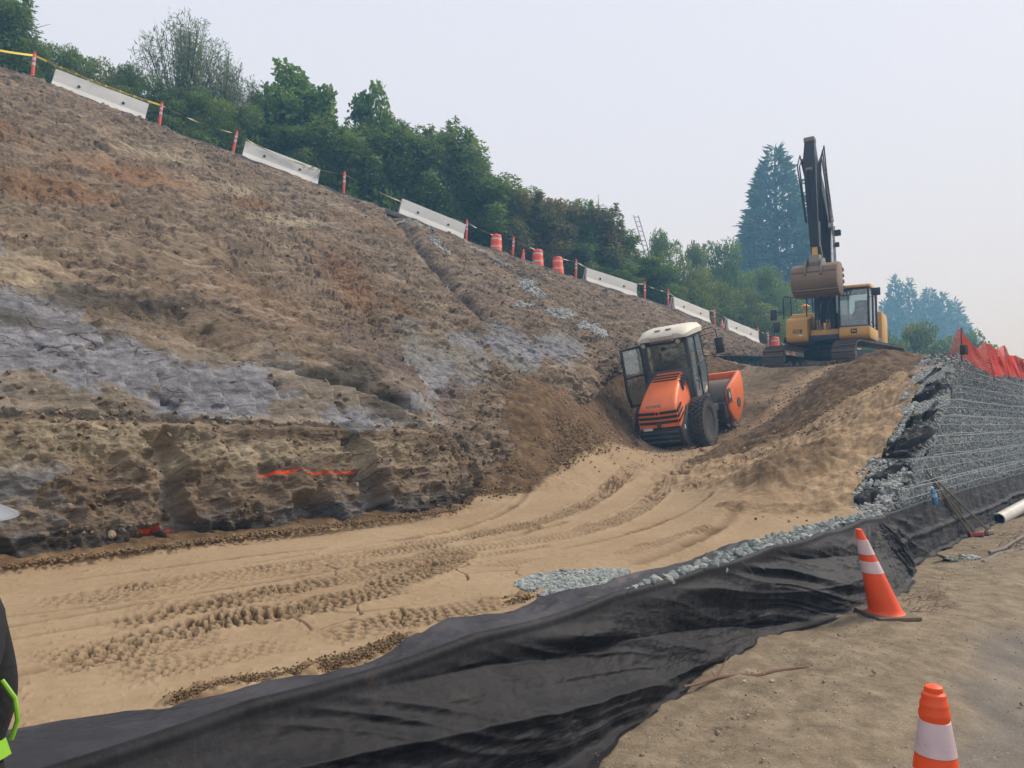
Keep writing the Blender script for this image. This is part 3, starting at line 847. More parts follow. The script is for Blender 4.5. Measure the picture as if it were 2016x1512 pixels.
def mat_hill():
    m = NM("cut_clay")
    st = m.noise(1.0, 7, .62, stretch=(.8, .8, 2.6), dist=.6)
    fine = m.noise(9, 8, .68, stretch=(.8, .8, 1.6))
    vf = m.noise(42, 5, .65)
    base = m.ramp(st, [(.28, lin(98, 86, 72)), (.42, lin(128, 112, 91)), (.55, lin(146, 128, 104)), (.72, lin(166, 150, 124))])
    cmb = m.n("ShaderNodeCombineXYZ"); m.l(m.math('MULTIPLY', m.attr('ua'), .42), cmb.inputs[0]); m.l(m.math('MULTIPLY', m.attr('wa'), 2.4), cmb.inputs[1])
    sk = m.n("ShaderNodeTexNoise"); sk.inputs['Scale'].default_value = 2.2; sk.inputs['Detail'].default_value = 9; sk.inputs['Roughness'].default_value = .72; sk.inputs['Distortion'].default_value = .5
    m.l(cmb.outputs[0], sk.inputs['Vector']); streak = sk.outputs['Fac']
    base = m.mix(.5, base, m.ramp(fine, [(.28, lin(80, 71, 61)), (.45, lin(128, 113, 93)), (.6, lin(150, 134, 110)), (.74, lin(188, 172, 146))]))
    gre = m.ramp(fine, [(.3, lin(92, 93, 95)), (.5, lin(132, 133, 136)), (.7, lin(166, 166, 167))])
    gre2 = m.ramp(fine, [(.3, lin(92, 90, 82)), (.5, lin(130, 126, 114)), (.7, lin(160, 155, 140))])
    wide = m.noise(.35, 2, .5)
    base = m.mix(.55, base, m.ramp(streak, [(.30, lin(66, 56, 47)), (.44, lin(120, 104, 85)), (.54, lin(150, 133, 109)), (.68, lin(198, 181, 154))]))
    base = m.mix(m.math('MULTIPLY', m.attr('bite'), .6), base, gre2)
    gre = m.mix(m.ramp(wide, [(.40, 0.0), (.56, 1.0)]), gre2, gre)
    c = m.mix(m.ramp(m.attr('mauve'), [(.1, 0.0), (.7, .75)]), base, m.ramp(fine, [(.3, lin(88, 76, 72)), (.7, lin(142, 127, 120))]))
    c = m.mix(m.ramp(m.attr('rust'), [(.1, 0.0), (.8, .85)]), c, m.ramp(fine, [(.3, lin(114, 84, 58)), (.55, lin(152, 118, 84)), (.75, lin(182, 150, 114))]))
    c = m.mix(m.ramp(m.math('ADD', m.attr('grey'), m.math('MULTIPLY', m.math('SUBTRACT', fine, .5), .9)), [(.30, 0.0), (.42, .95)]), c, gre)
    c = m.mix(m.ramp(m.attr('pale'), [(.1, 0.0), (.7, .9)]), c, m.ramp(fine, [(.3, lin(140, 126, 100)), (.55, lin(186, 172, 142)), (.75, lin(218, 208, 180))]))
    c = m.mix(m.ramp(m.attr('olive'), [(.1, 0.0), (.7, .85)]), c, m.ramp(fine, [(.3, lin(50, 48, 44)), (.7, lin(98, 92, 80))]))
    # crushed stone
    v = m.vor(14); pk = m.n("ShaderNodeSeparateColor"); m.l(v.outputs['Color'], pk.inputs[0])
    stc = m.ramp(pk.outputs[0], [(.0, lin(92, 94, 96)), (.5, lin(140, 142, 142)), (1, lin(186, 186, 182))])
    sm = m.math('MULTIPLY', m.ramp(m.attr('stone'), [(.25, 0.0), (.7, 1.0)]), m.math('GREATER_THAN', pk.outputs[1], .35))
    c = m.mix(sm, c, stc)
    # scattered pebbles
    v2 = m.vor(9); pk2 = m.n("ShaderNodeSeparateColor"); m.l(v2.outputs['Color'], pk2.inputs[0])
    pm = m.math('MULTIPLY', m.math('GREATER_THAN', pk2.outputs[0], .95), m.ramp(v2.outputs['Distance'], [(.14, 1.0), (.2, 0.0)]))
    c = m.mix(m.math('MULTIPLY', pm, .7), c, lin(176, 166, 150))
    # open cracks and bedding partings
    cv = m.n("ShaderNodeCombineXYZ"); jit = m.math('MULTIPLY', m.noise(3.0, 4), .5)
    m.l(m.math('ADD', m.math('MULTIPLY', m.attr('ua'), .9), jit), cv.inputs[0]); m.l(m.math('ADD', m.math('MULTIPLY', m.attr('wa'), 3.0), jit), cv.inputs[1])
    cr = m.n("ShaderNodeTexVoronoi"); cr.feature = 'DISTANCE_TO_EDGE'; cr.inputs['Scale'].default_value = 1.7; m.l(cv.outputs[0], cr.inputs['Vector'])
    crm = m.math('MULTIPLY', m.ramp(cr.outputs['Distance'], [(.0, 1.0), (.035, 0.0)]), m.ramp(m.noise(.9, 4), [(.50, 0.0), (.58, 1.0)]))
    c = m.mix(m.math('MULTIPLY', crm, .55), c, lin(58, 50, 43))
    c = m.mix(1.0, c, (.78, .76, .77), 'MULTIPLY')
    c = m.mix(m.ramp(m.attr('paint'), [(.35, 0.0), (.6, .95)]), c, lin(236, 84, 44))
    c = m.mix(.35, c, m.ramp(vf, [(.3, (.3, .3, .3)), (.7, (.72, .72, .72))]), 'SOFT_LIGHT')
    rough_h = m.mix(m.attr('bite'), fine, m.noise(5, 3, .5, stretch=(1, 1, .25)))
    n1 = m.bump(vf, .55, .02)
    rough_h = m.mix(m.math('MULTIPLY', m.attr('slick'), .8), rough_h, .5)
    stk = m.mix(m.math('MULTIPLY', m.attr('slick'), .75), streak, .5)
    n2 = m.bump(rough_h, .9, .09, n1)
    n2 = m.bump(stk, .7, .09, n2)
    n2 = m.bump(m.math('SUBTRACT', 1.0, crm), .6, .05, n2)
    v3 = m.bump(v.outputs['Distance'], .0, .03, n2)
    c = m.mix(.35, c, m.ramp(streak, [(.34, (.22, .22, .22)), (.62, (.74, .74, .74))]), 'SOFT_LIGHT')
    return m.set(c, .93, n2, spec=.2)


def build_road_ground():
    # dirt road on the right: one sheet, near part fine enough to carry ruts
    ys = [0.8]
    while ys[-1] < 16: ys.append(ys[-1] + max(.012, ys[-1] ** 2 / (1.65 * 747) * .6))
    while ys[-1] < 90: ys.append(ys[-1] * 1.05)
    ys = np.array(ys)
    ax = np.linspace(-1.3, 1.15, 900)
    X = ax[None] * (ys[:, None] + .6); Y = np.repeat(ys[:, None], len(ax), 1)
    t, n = tn(X, Y)
    Z = .012 * fbm(X * .7, Y * .7, octv=4, seed=401) + .004 * fbm(X * 6, Y * 6, octv=3, seed=402)
    # soft shoulder against the fabric: lumpier, a bit higher towards it
    shoulder = sstep(-1.75, -.95, n + .35 * fbm(X * .9, Y * .9, octv=3, seed=403)) * (1 - sstep(.2, .6, n))
    Z = Z + shoulder * (.040 + .035 * fbm(X * 2.1, Y * 2.1, octv=4, seed=404) + .008 * fbm(X * 11, Y * 11, octv=3, seed=405))
    step = sstep(.42, .50, shoulder) * (1 - sstep(.9, 1, shoulder))
    Z = Z + .02 * sstep(.3, .5, shoulder)
    # tread streaks on the hard road, running along it
    st = fbm(n * 3.4, t * .35, octv=3, seed=406)
    Z = Z + (1 - shoulder) * .006 * st
    Z = np.where(n > .25, -.45, Z)
    co = np.stack([X, Y, Z], 2).reshape(-1, 3)
    o = mesh_np("dirt_road", co, grid_faces(len(ys), len(ax)), mat_road(), attrs=dict(shoulder=shoulder.ravel(), fine=(1 - shoulder).ravel()))
    tag(o, "hard packed dirt haul road with loose gravelly shoulder", "road", kind="structure")
    # the land beyond, one sheet to the horizon
    gx = np.linspace(-420, 420, 121); gy = np.linspace(-40, 620, 105)
    GX, GY = np.meshgrid(gx, gy)
    GZ = np.full(GX.shape, -.6) + 1.2 * fbm(GX * .01, GY * .01, octv=3, seed=410) * sstep(80, 200, np.hypot(GX, GY))
    g = mesh_np("ground", np.stack([GX, GY, GZ], 2).reshape(-1, 3), grid_faces(105, 121), mat_far(), smooth=True)
    tag(g, "open land stretching to the horizon", "ground", kind="structure")
    # the bench behind the crest (old street and bank where the hedge grows)
    u = np.concatenate([np.linspace(-900, 1600, 240), [1700]])
    cr = crest(u)
    ds = np.gradient(cr[:, :2], axis=0); ds /= np.linalg.norm(ds, axis=1, keepdims=True)
    nn = np.stack([-ds[:, 1], ds[:, 0]], 1)
    offs = np.array([-.25, .15, .8, 1.4, 2.0, 2.8, 4, 6, 9, 14, 24, 40, 70]); dz = np.array([-0.12, .06, .08, .04, .06, .15, .6, 1.1, 1.3, 1.4, 1.2, .5, -3])
    P = np.zeros((len(offs), len(u), 3))
    for i, (of, d) in enumerate(zip(offs, dz)):
        P[i, :, :2] = cr[:, :2] + nn * of; P[i, :, 2] = cr[:, 2] + d + (0.02 + .012 * of) * fbm(P[i, :, 0] * 1.5, P[i, :, 1] * 1.5, octv=3, seed=420)
    o = mesh_np("hill_bench", P.reshape(-1, 3), grid_faces(len(offs), len(u)), mat_bench())
    tag(o, "dark soil bench along the top of the cut under the hedge", "ground", kind="structure")


def mat_road():
    m = NM("packed_dirt")
    a = m.noise(.55, 5, .6); b = m.noise(3.0, 7, .65, stretch=(1.0, .45, 1)); g = m.noise(70, 6, .7); g2 = m.noise(210, 3, .6)
    hard = m.ramp(b, [(.3, lin(104, 97, 88)), (.5, lin(128, 119, 106)), (.7, lin(144, 134, 118))])
    stain = m.ramp(m.noise(1.3, 6, .62, stretch=(1.3, .6, 1)), [(.42, 0.0), (.60, .75)])
    hard = m.mix(stain, hard, lin(96, 92, 88))
    loose = m.ramp(m.noise(6, 8, .7), [(.3, lin(100, 89, 73)), (.5, lin(127, 114, 94)), (.7, lin(150, 136, 114))])
    c = m.mix(m.ramp(m.attr('shoulder'), [(.1, 0.0), (.6, 1.0)]), hard, loose)
    v = m.vor(60); pk = m.n("ShaderNodeSeparateColor"); m.l(v.outputs['Color'], pk.inputs[0])
    pm = m.math('MULTIPLY', m.math('GREATER_THAN', pk.outputs[0], .80), m.ramp(v.outputs['Distance'], [(.16, 1.0), (.3, 0.0)]))
    pc = m.ramp(pk.outputs[1], [(0, lin(84, 72, 60)), (.6, lin(150, 136, 116)), (1, lin(206, 196, 178))])
    c = m.mix(m.math('MULTIPLY', pm, .7), c, pc)
    c = m.mix(.5, c, m.ramp(g, [(.3, (.25, .25, .25)), (.7, (.78, .78, .78))]), 'SOFT_LIGHT')
    n1 = m.bump(g2, .4, .004); n2 = m.bump(g, .55, .012, n1); n3 = m.bump(m.ramp(v.outputs['Distance'], [(.1, 1.0), (.35, 0.0)]), .4, .01, n2)
    return m.set(c, .95, n3, spec=.15)


def mat_far():
    m = NM("far_land")
    c = m.ramp(m.noise(.05, 5), [(.3, lin(66, 76, 48)), (.7, lin(104, 100, 72))])
    return m.set(c, 1.0)


def mat_bench():
    m = NM("bench_soil")
    c = m.ramp(m.noise(2.2, 7, .65), [(.3, lin(52, 46, 40)), (.55, lin(86, 76, 64)), (.75, lin(118, 104, 86))])
    return m.set(c, .95, m.bump(m.noise(12, 5), .5, .04))


build_fill()
HILL = build_hill()
build_road_ground()
# ------------------------------------------------------------------ retaining edge: geotextile, stones, rock-faced wire wall
def mat_fabric(name="geotextile", dusty=0.0):
    m = NM(name)
    streak = m.noise(26, 5, .7, stretch=(1.2, 1.2, .35)); weave = m.noise(300, 2, .6); wide = m.noise(1.6, 5, .6)
    c = m.ramp(streak, [(.38, (.003, .003, .004)), (.56, (.006, .006, .008)), (.76, (.018, .018, .024))])
    dust = m.math('MULTIPLY', m.ramp(wide, [(.45, 0.0), (.75, 1.0)]), .22 + dusty)
    dust = m.math('ADD', dust, dusty * .75)
    c = m.mix(dust, c, lin(84, 82, 86))
    mud = m.ramp(m.noise(3.3, 6, .7), [(.62, 0.0), (.74, .5 + dusty * .5)])
    c = m.mix(m.math('MULTIPLY', mud, .35 + dusty), c, lin(120, 100, 78))
    n1 = m.bump(weave, .25, .003); n2 = m.bump(streak, .25, .008, n1)
    n3 = m.bump(m.noise(9, 4, .6, stretch=(1, 1, .6)), .35, .02, n2)
    m.b.inputs['Sheen Weight'].default_value = .05
    m.b.inputs['Sheen Roughness'].default_value = .4
    m.b.inputs['Sheen Tint'].default_value = (.8, .8, .85, 1)
    return m.set(c, .62, n3, spec=.22)


M_FAB = mat_fabric(); M_FABD = mat_fabric("dusty_geotextile", .35)
TOPZ = .635
B_T = np.array([-9, -7, -4.5, -2.9, -2.16, -1.8, -1.43, -1.05, -.4, 0, .5, .95, 2.28, 2.8, 3.15, 3.5, 4.2, 5.3, 7.5, 12.2, 20])
B_N = np.array([-.75, -.70, -.50, -.36, -.28, -.13, -.10, -.05, -.02, -.03, -.36, -.46, -.40, -.42, -.22, -.14, -.10, -.09, -.12, -.19, -.22])


def build_outer_fabric():
    ts = np.concatenate([np.linspace(-9, 4, 900), np.linspace(4.01, 26, 600)])
    ws = np.linspace(0, 1, 190)
    T, W = np.meshgrid(ts, ws)
    bn = np.interp(T, B_T, smoothcurve(1, 1, B_N))
    bn = bn - .03 * np.abs(vnoise(T * 2.2, T * 0, seed=501)) - .02 * vnoise(T * 6, T * 0, seed=502)
    tuck = sstep(.86, 1, W)
    # profile: small roll over the lip, then down and slightly out, tail tucked in the dirt
    z = TOPZ + .012 * vnoise(T * 1.2, T * 0, seed=503) - .02 * np.abs(np.sin((T + 9) * math.pi / 1.15)) * (T < 3.3)
    prof = W ** 1.15
    N_ = .05 * (1 - sstep(0, .05, W)) + bn * np.clip(prof, 0, 1)
    Z = z * (1 - np.clip((W - .03) / .93, 0, 1) ** .95) + .02 * np.sin(np.clip(W / .06, 0, 1) * math.pi) + .02
    # long slack folds falling to the left (near part)
    A = sstep(.04, .22, W) * (1 - .5 * sstep(.85, 1, W))
    nearm = 1 - sstep(1.0, 2.4, T)
    p1 = W * 2.1 - T * .42 + .35 * vnoise(T * .7, W * 1.5, seed=504)
    f1 = 1 - 2 * np.abs(((p1 * .62) % 1) - .5) * 2
    f1 = np.sign(f1) * np.abs(f1) ** 1.4
    p2 = W * 3.4 - T * 1.15 + .5 * vnoise(T * .9, W * 1.2, seed=505)
    f2 = fbm(p2, T * .18, octv=3, seed=506, ridged=True)
    D = nearm * A * (.060 * f1 + .055 * f2)
    # tight creases fanning from the pinned corner
    cx = T - 2.95; ang = np.arctan2(cx, W * .62 + .06)
    rad = np.hypot(cx, W * .62)
    fan = fbm(ang * 5.5, rad * .8, octv=3, seed=507, ridged=True)
    D = D + np.exp(-(cx / 1.5) ** 2) * A * .055 * fan
    # hanging pleats on the far run
    farm = sstep(2.8, 3.6, T)
    ple = fbm(T * 1.9 + .5 * W, W * .5, octv=3, seed=508, ridged=True)
    fold_line = np.exp(-((W - .52 - .06 * vnoise(T * .8, T * 0, seed=509)) / .05) ** 2)
    D = D + farm * A * (.035 * ple + .03 * fold_line) + farm * (1 - sstep(0, .18, W)) * .03 * np.abs(vnoise(T * 4.2, T * 0, seed=510))
    D = D + .018 * fbm(T * 3.2 + W * 2, W * 4.5 - T * .8, octv=5, seed=511, ridged=True, gain=.58) * A + .0035 * fbm(T * 15, W * 16, octv=3, seed=512) * A
    # ragged hem resting on the ground
    hem = sstep(.90, 1, W)
    Nn = N_ - D - hem * (.04 + .03 * vnoise(T * 3, T * 0, seed=513))
    Z = Z + hem * (.012 * vnoise(T * 9, W * 3, seed=514)) + D * .15
    Z = np.maximum(Z, .012 - .03 * hem)
    dirt = .075 * sstep(-1.9, -1.1, bn * 0 - .9)
    Z = Z + .05 * np.clip(1 - np.abs(Z) / .3, 0, 1)
    X, Y = xy(T, Nn)
    o = mesh_np("liner_fabric", np.stack([X, Y, Z], 2).reshape(-1, 3), grid_faces(len(ws), len(ts)), M_FAB)
    tag(o, "long black geotextile sheet draped in folds down the outer face of the sand fill", "fabric")
    # wire staples that pin it
    for k, (px, py, lx, ly) in enumerate([(1106, 1082, 36, 32), (1234, 1080, 30, 26), (1060, 1108, 0, 0)][:0]):
        pass
    return o


def strip(name, edge_a, edge_b, nu, nv, hfun, mat):
    """cloth strip between two plan curves (t,n lists), height from hfun(T,N,U,V)"""
    ta = np.linspace(0, 1, nu)
    A = np.stack([np.interp(ta, np.linspace(0, 1, len(edge_a)), np.array(edge_a)[:, k]) for k in (0, 1)], 1)
    B = np.stack([np.interp(ta, np.linspace(0, 1, len(edge_b)), np.array(edge_b)[:, k]) for k in (0, 1)], 1)
    V = np.linspace(0, 1, nv)[:, None, None]
    G = A[None] * (1 - V) + B[None] * V
    T, N_ = G[..., 0], G[..., 1]
    U = np.repeat(ta[None], nv, 0); VV = np.repeat(np.linspace(0, 1, nv)[:, None], nu, 1)
    Z, dn = hfun(T, N_, U, VV)
    X, Y = xy(T, N_ + dn)
    return mesh_np(name, np.stack([X, Y, Z], 2).reshape(-1, 3), grid_faces(nv, nu), mat)


def build_flap():
    inner = [(-120, 1450), (15, 1427), (80, 1415), (149, 1405), (220, 1398), (288, 1392), (337, 1390), (446, 1357), (526, 1333), (595, 1323), (684, 1315), (744, 1288), (803, 1253), (893, 1212), (942, 1206),
             (1000, 1202), (1059, 1174), (1100, 1160), (1150, 1152), (1190, 1146), (1234, 1128), (1300, 1115), (1400, 1086), (1500, 1064), (1570, 1042), (1625, 1030), (1680, 1015)]
    ie = [tn(*at(px, py, z=.60)[:2]) for px, py in inner]
    oe = []
    for t, n in ie:
        no = float(np.interp(t, [-9, -2.0, -1.3, -.4, .6, 2, 3, 4], [.035, .035, .05, .16, .22, .24, .20, .16]))
        oe.append((t, min(no, n - .04)))

    def h(T, N_, U, V):
        X, Y = xy(T, N_)
        lip = float(1) * sstep(0, 1, V)
        z = .585 + lip * np.interp(T, [-9, -1.5, 0, 4], [.055, .05, .035, .03])
        wr = fbm(T * 2.2 + V, V * 1.6 + T * .3, octv=4, seed=520, ridged=True)
        z = z + (.034 * wr + .012 * fbm(T * 9, V * 7, octv=3, seed=521)) * (1 - .85 * lip ** 4) * np.clip(V * 6, .3, 1)
        bag = np.exp(-((T - .35) / .35) ** 2) * .05 * np.sin(np.clip(V, 0, 1) * math.pi)
        z = z + bag + .02 * np.exp(-((V - .12) / .08) ** 2) * np.clip(vnoise(T * 1.7, T * 0, seed=522), 0, 1)
        return np.maximum(z, .572), .02 * vnoise(T * 5, V * 2, seed=523) * (1 - lip)
    o = strip("liner_flap", ie, oe, 700, 60, h, M_FABD)
    tag(o, "dusty grey-black flap of geotextile folded back onto the sand behind the lip", "fabric")


M_ROCK = mat_rock("blue_grey_stone", lin(84, 93, 93), lin(124, 132, 130), lin(176, 178, 170))
M_GRAV = mat_rock("pale_crushed_stone", lin(104, 110, 110), lin(150, 153, 150), lin(198, 196, 186))


def build_stones():
    g = np.random.default_rng(5)
    pos, size = [], []
    for _ in range(1000):
        t = g.uniform(-1.9, 3.3)
        wdt = np.interp(t, [-1.9, -1.2, -.4, .5, 2, 3.3], [.02, .06, .17, .24, .26, .2])
        if t < -1.0 and g.random() < .5: continue
        n = g.uniform(.03, .03 + wdt)
        r = g.uniform(.022, .052) * (1 if t < 1.6 else .8)
        x, y = xy(t, n); pos.append((x, y, .62 + g.uniform(-.03, .045))); size.append(r)
    o = scatter_rocks("rock_fill", np.array(pos), np.array(size), M_ROCK, 1)
    tag(o, "angular blue-grey stones packed between the fabric sheet and its folded flap", "stones", kind="stuff")
    pos, size = [], []
    for _ in range(1300):
        a = g.uniform(0, 1); px = 1020 + 215 * a; py = np.interp(px, [1020, 1060, 1130, 1235], [1148, 1150, 1142, 1130]) + g.uniform(-1, 1) * np.interp(px, [1020, 1060, 1120, 1200, 1235], [4, 22, 22, 14, 8])
        x, y = px_at(px, py, .565); pos.append((x, y, .562)); size.append(g.uniform(.012, .032))
    o = scatter_rocks("gravel", np.array(pos), np.array(size), M_ROCK, 2, .6)
    tag(o, "flat patch of crushed stone spilled on the sand beside the flap", "gravel", kind="stuff")
    # loose stones on the soft shoulder and heaps
    pos, size = [], []
    for _ in range(2200):
        t = g.uniform(-3.5, 9); n = -.35 - abs(g.normal(0, .75))
        x, y = xy(t, n)
        if y < 1: continue
        pos.append((x, y, .03 + g.uniform(-.012, .02) + .05 * float(n > -1.1))); size.append(g.uniform(.003, .008) * (1 + (g.random() < .03) * 1.6))
    o = scatter_rocks("shoulder_gravel", np.array(pos), np.array(size), mat_rock("road_pebbles", lin(112, 99, 82), lin(146, 132, 110), lin(180, 168, 148)), 3, .8)
    tag(o, "small pebbles scattered on the soft shoulder of the dirt road", "gravel", kind="stuff")
    pos, size = [], []
    for _ in range(2600):
        t = g.uniform(4.5, 22); n = g.uniform(.3, 9)
        x, y = xy(t, n); z = float(fill_fast(x, y))
        if z < .8: continue
        pos.append((x, y, z + g.uniform(0, .08))); size.append(g.uniform(.010, .028) * (1 + (g.random() < .03) * 1.4))
    o = scatter_rocks("heap_pebbles", np.array(pos), np.array(size), mat_rock("heap_pebble", lin(110, 88, 66), lin(146, 122, 94), lin(190, 172, 142)), 4, .9)
    tag(o, "pebbles and clods scattered over the soil heaps and the tan slope", "gravel", kind="stuff")


def px_at(px, py, z):
    p = at(px, py, z=z); return p[0], p[1]


# ---- wire wall
WALL_ENDS = [(1757, 1008), (1786, 954), (1822, 898), (1838, 856), (1857, 818), (1871, 787), (1877, 760), (1882, 729), (1891, 698)]


def wall_tz():
    out = []
    for k, (px, py) in enumerate(WALL_ENDS):
        n0 = .08 + .035 * k; lo, hi = 0.0, 30.0
        for _ in range(60):
            mid = (lo + hi) / 2; x, y = xy(mid, n0)
            if (x / y) < (px - CX) / F_PX / math.cos(PITCH) * .9985 + 0: lo = mid
            else: hi = mid
        x, y = xy(lo, n0); z = at(px, py, Y=y)[2]
        out.append((lo, n0, z))
    return out


WTZ = wall_tz()


def build_wall():
    root = empty("rock_wall", (*xy(3.4, .08), .6))
    tag(root, "wire-faced retaining wall of stacked courses filled with blue-grey stone", "wall")
    m = NM("wall_stone")
    v = m.vor(17); pk = m.n("ShaderNodeSeparateColor"); m.l(v.outputs['Color'], pk.inputs[0])
    c = m.ramp(pk.outputs[0], [(0, lin(104, 112, 116)), (.5, lin(140, 147, 149)), (.85, lin(168, 173, 172)), (1, lin(206, 207, 201))])
    ed = m.vor(17, 'DISTANCE_TO_EDGE')
    c = m.mix(m.ramp(ed.outputs['Distance'], [(.0, .75), (.10, 0.0)]), c, lin(84, 91, 95))
    c = m.mix(.4, c, m.ramp(m.noise(8, 6, .6, stretch=(1, 1, .5)), [(.3, lin(96, 104, 108)), (.7, lin(160, 165, 162))]))
    n1 = m.bump(m.noise(50, 4, .6), .4, .006); n2 = m.bump(m.ramp(ed.outputs['Distance'], [(0, 0.0), (.2, 1.0)]), .7, .03, n1)
    M_W = m.set(c, .9, n2, spec=.25)
    mw = NM("galvanised_wire"); M_WIRE = mw.set(lin(150, 156, 160), .45, metal=.6)
    mg = M_GRAV
    tend = 26.0
    wire_co, wire_f = [], []
    for k in range(8):
        t0, n0, z0 = WTZ[k]; t1, n1_, z1 = WTZ[k + 1]
        nt = 760; nz = 34
        tt = np.linspace(t0, tend, nt); zz = np.linspace(0, 1, nz)
        T, V = np.meshgrid(tt, zz)
        z0v = z0 - .02; zt = z1 + .006 * vnoise(T * 1.3, T * 0, seed=600 + k)
        Z = z0v + (zt - z0v) * V
        f1, f2, cid = worley(T * 11 + .6 * vnoise(T * 20, Z * 20, seed=3), Z * 9, seed=610 + k)
        st = sstep(0, .35, f2 - f1)
        D = -.022 * (1 - st) + .020 * (cid - .5) * st + .012 * fbm(T * 5, Z * 8, octv=3, seed=620 + k)
        sag = .02 * vnoise(T * .8, T * 0, seed=630 + k)
        N_ = n0 - D * .9 + .010 * k * 0 + sag - .012 * np.sin(V * math.pi)
        X, Y = xy(T, N_)
        rows = [np.stack([X, Y, Z], 2)]
        # top ledge running back, and the left end cap
        back = np.linspace(.03, .42, 8)[:, None]
        bt = np.repeat(tt[None], 8, 0); bn = np.repeat(N_[-1:], 8, 0) + back
        lz = Z[-1:] + .012 * fbm(bt * 9, bn * 9, octv=3, seed=640 + k) + .004 - back * .35 - .12 * (1 - sstep(0, .3, bt - t0)) * sstep(.05, .3, back)
        bx, by = xy(bt, bn)
        rows.append(np.stack([bx, by, lz], 2))
        P = np.concatenate(rows, 0)
        obj = mesh_np("course", P.reshape(-1, 3), grid_faces(P.shape[0], nt), M_W, root, smooth=True)
        # end cap
        cn = np.linspace(0, .40, 30); CN, CV = np.meshgrid(cn, zz)
        ct = t0 + .03 * fbm(CN * 12, CV * 5, octv=3, seed=650 + k) - .02 + .25 * CN
        cX, cY = xy(ct, CN + N_[:, :1]); cZ = z0v + (z1 - z0v) * CV
        cap = mesh_np("course_end", np.stack([cX, cY, cZ], 2).reshape(-1, 3), grid_faces(nz, 30), M_W, root)
        # wires: two or three long ones, many verticals
        for j, (w_, rr) in enumerate(((.97, .0045), (.55, .0035), (.12, .0045))):
            a = np.linspace(t0 - .02, tend, 160)
            nz_ = n0 - .055 + .02 * vnoise(a * .8, a * 0, seed=630 + k) - .014 + .010 * vnoise(a * 2.1, a * 0, seed=660 + k * 3 + j)
            z_ = z0v + (z1 - z0v) * w_ + .008 * vnoise(a * 1.5, a * 0, seed=670 + k * 3 + j)
            x_, y_ = xy(a, nz_); tube_np(np.stack([x_, y_, z_], 1), rr, wire_co, wire_f)
        for a in np.concatenate([np.arange(t0, 8, .085), np.arange(8, tend, .17)]):
            nn = n0 - .062 + .02 * float(vnoise(np.array([a * .8]), np.array([0.]), seed=630 + k)[0])
            x_, y_ = xy(a, nn); tube_np(np.array([(x_, y_, z0v + .01), (x_, y_, z1 + .008)]), .0022, wire_co, wire_f, 3)
    o = mesh_np("wire_mesh", np.concatenate(wire_co), np.concatenate(wire_f), M_WIRE, root)
    for ch in [c_ for c_ in COL.objects if c_.parent == root]:
        ch.matrix_parent_inverse = Matrix.Translation(-root.location)
    # loose stone heaps at the course ends
    g = np.random.default_rng(9); pos, size = [], []
    for k in range(8):
        t0, n0, z0 = WTZ[k]; t1, n1_, z1 = WTZ[k + 1]
        for _ in range(620):
            u = g.random() ** 1.1
            w = [.75, .75, .5, .55, .5, .55, .5, .5][k]
            t = t0 + .08 - u * w + g.uniform(0, .1); n = n0 + g.uniform(-.02, .50)
            z = max(z0 + (z1 - z0) * (1 - u) * g.uniform(.2, 1.0) + .01, float(fill_fast(*xy(t, n))) + .02 if n > .45 else 0)
            x, y = xy(t, n); pos.append((x, y, z)); size.append(g.uniform(.016, .040))
    o = scatter_rocks("wall_end_stones", np.array(pos), np.array(size), M_GRAV, 11)
    tag(o, "pale loose stones spilling from the stepped end of the wire wall", "stones", kind="stuff")
    # fine gravel drain layers between courses, behind
    pos, size = [], []
    for (px0, py0, px1, py1, h_) in [(1795, 762, 1860, 740, 16), (1800, 812, 1870, 792, 22), (1800, 722, 1880, 735, 8)]:
        for _ in range(700):
            a = g.random(); px = px0 + (px1 - px0) * a; py = py0 + (py1 - py0) * a + g.uniform(-h_, h_) * .5
            x, y = px_on_fill(px, py); z = float(fill_fast(x, y)); pos.append((x, y, z + .03)); size.append(g.uniform(.010, .022))
    o = scatter_rocks("drain_gravel", np.array(pos), np.array(size), M_GRAV, 12, .8)
    tag(o, "bands of fine drain gravel between the black fabric folds behind the wall", "gravel", kind="stuff")


def tube_np(P, r, cos, fas, k=5):
    """append a tube along polyline P to the lists"""
    P = np.asarray(P, float); off = sum(len(c) for c in cos) if len(cos) < 2 else tube_np.off
    if len(cos) == 0: tube_np.off = 0
    off = tube_np.off
    d = np.gradient(P, axis=0); d /= np.linalg.norm(d, axis=1, keepdims=True) + 1e-12
    ref = np.where(np.abs(d[:, 2:3]) > .9, np.array([[1., 0, 0]]), np.array([[0., 0, 1.]]))
    u = np.cross(d, ref); u /= np.linalg.norm(u, axis=1, keepdims=True) + 1e-12
    v = np.cross(d, u)
    a = np.arange(k) * 2 * math.pi / k
    rr = np.asarray(r, float); rr = rr[:, None, None] if rr.ndim else rr
    ring = P[:, None] + rr * (np.cos(a)[None, :, None] * u[:, None] + np.sin(a)[None, :, None] * v[:, None])
    cos.append(ring.reshape(-1, 3)); fas.append(grid_faces(len(P), k, wrap=True) + off)
    tube_np.off = off + len(P) * k


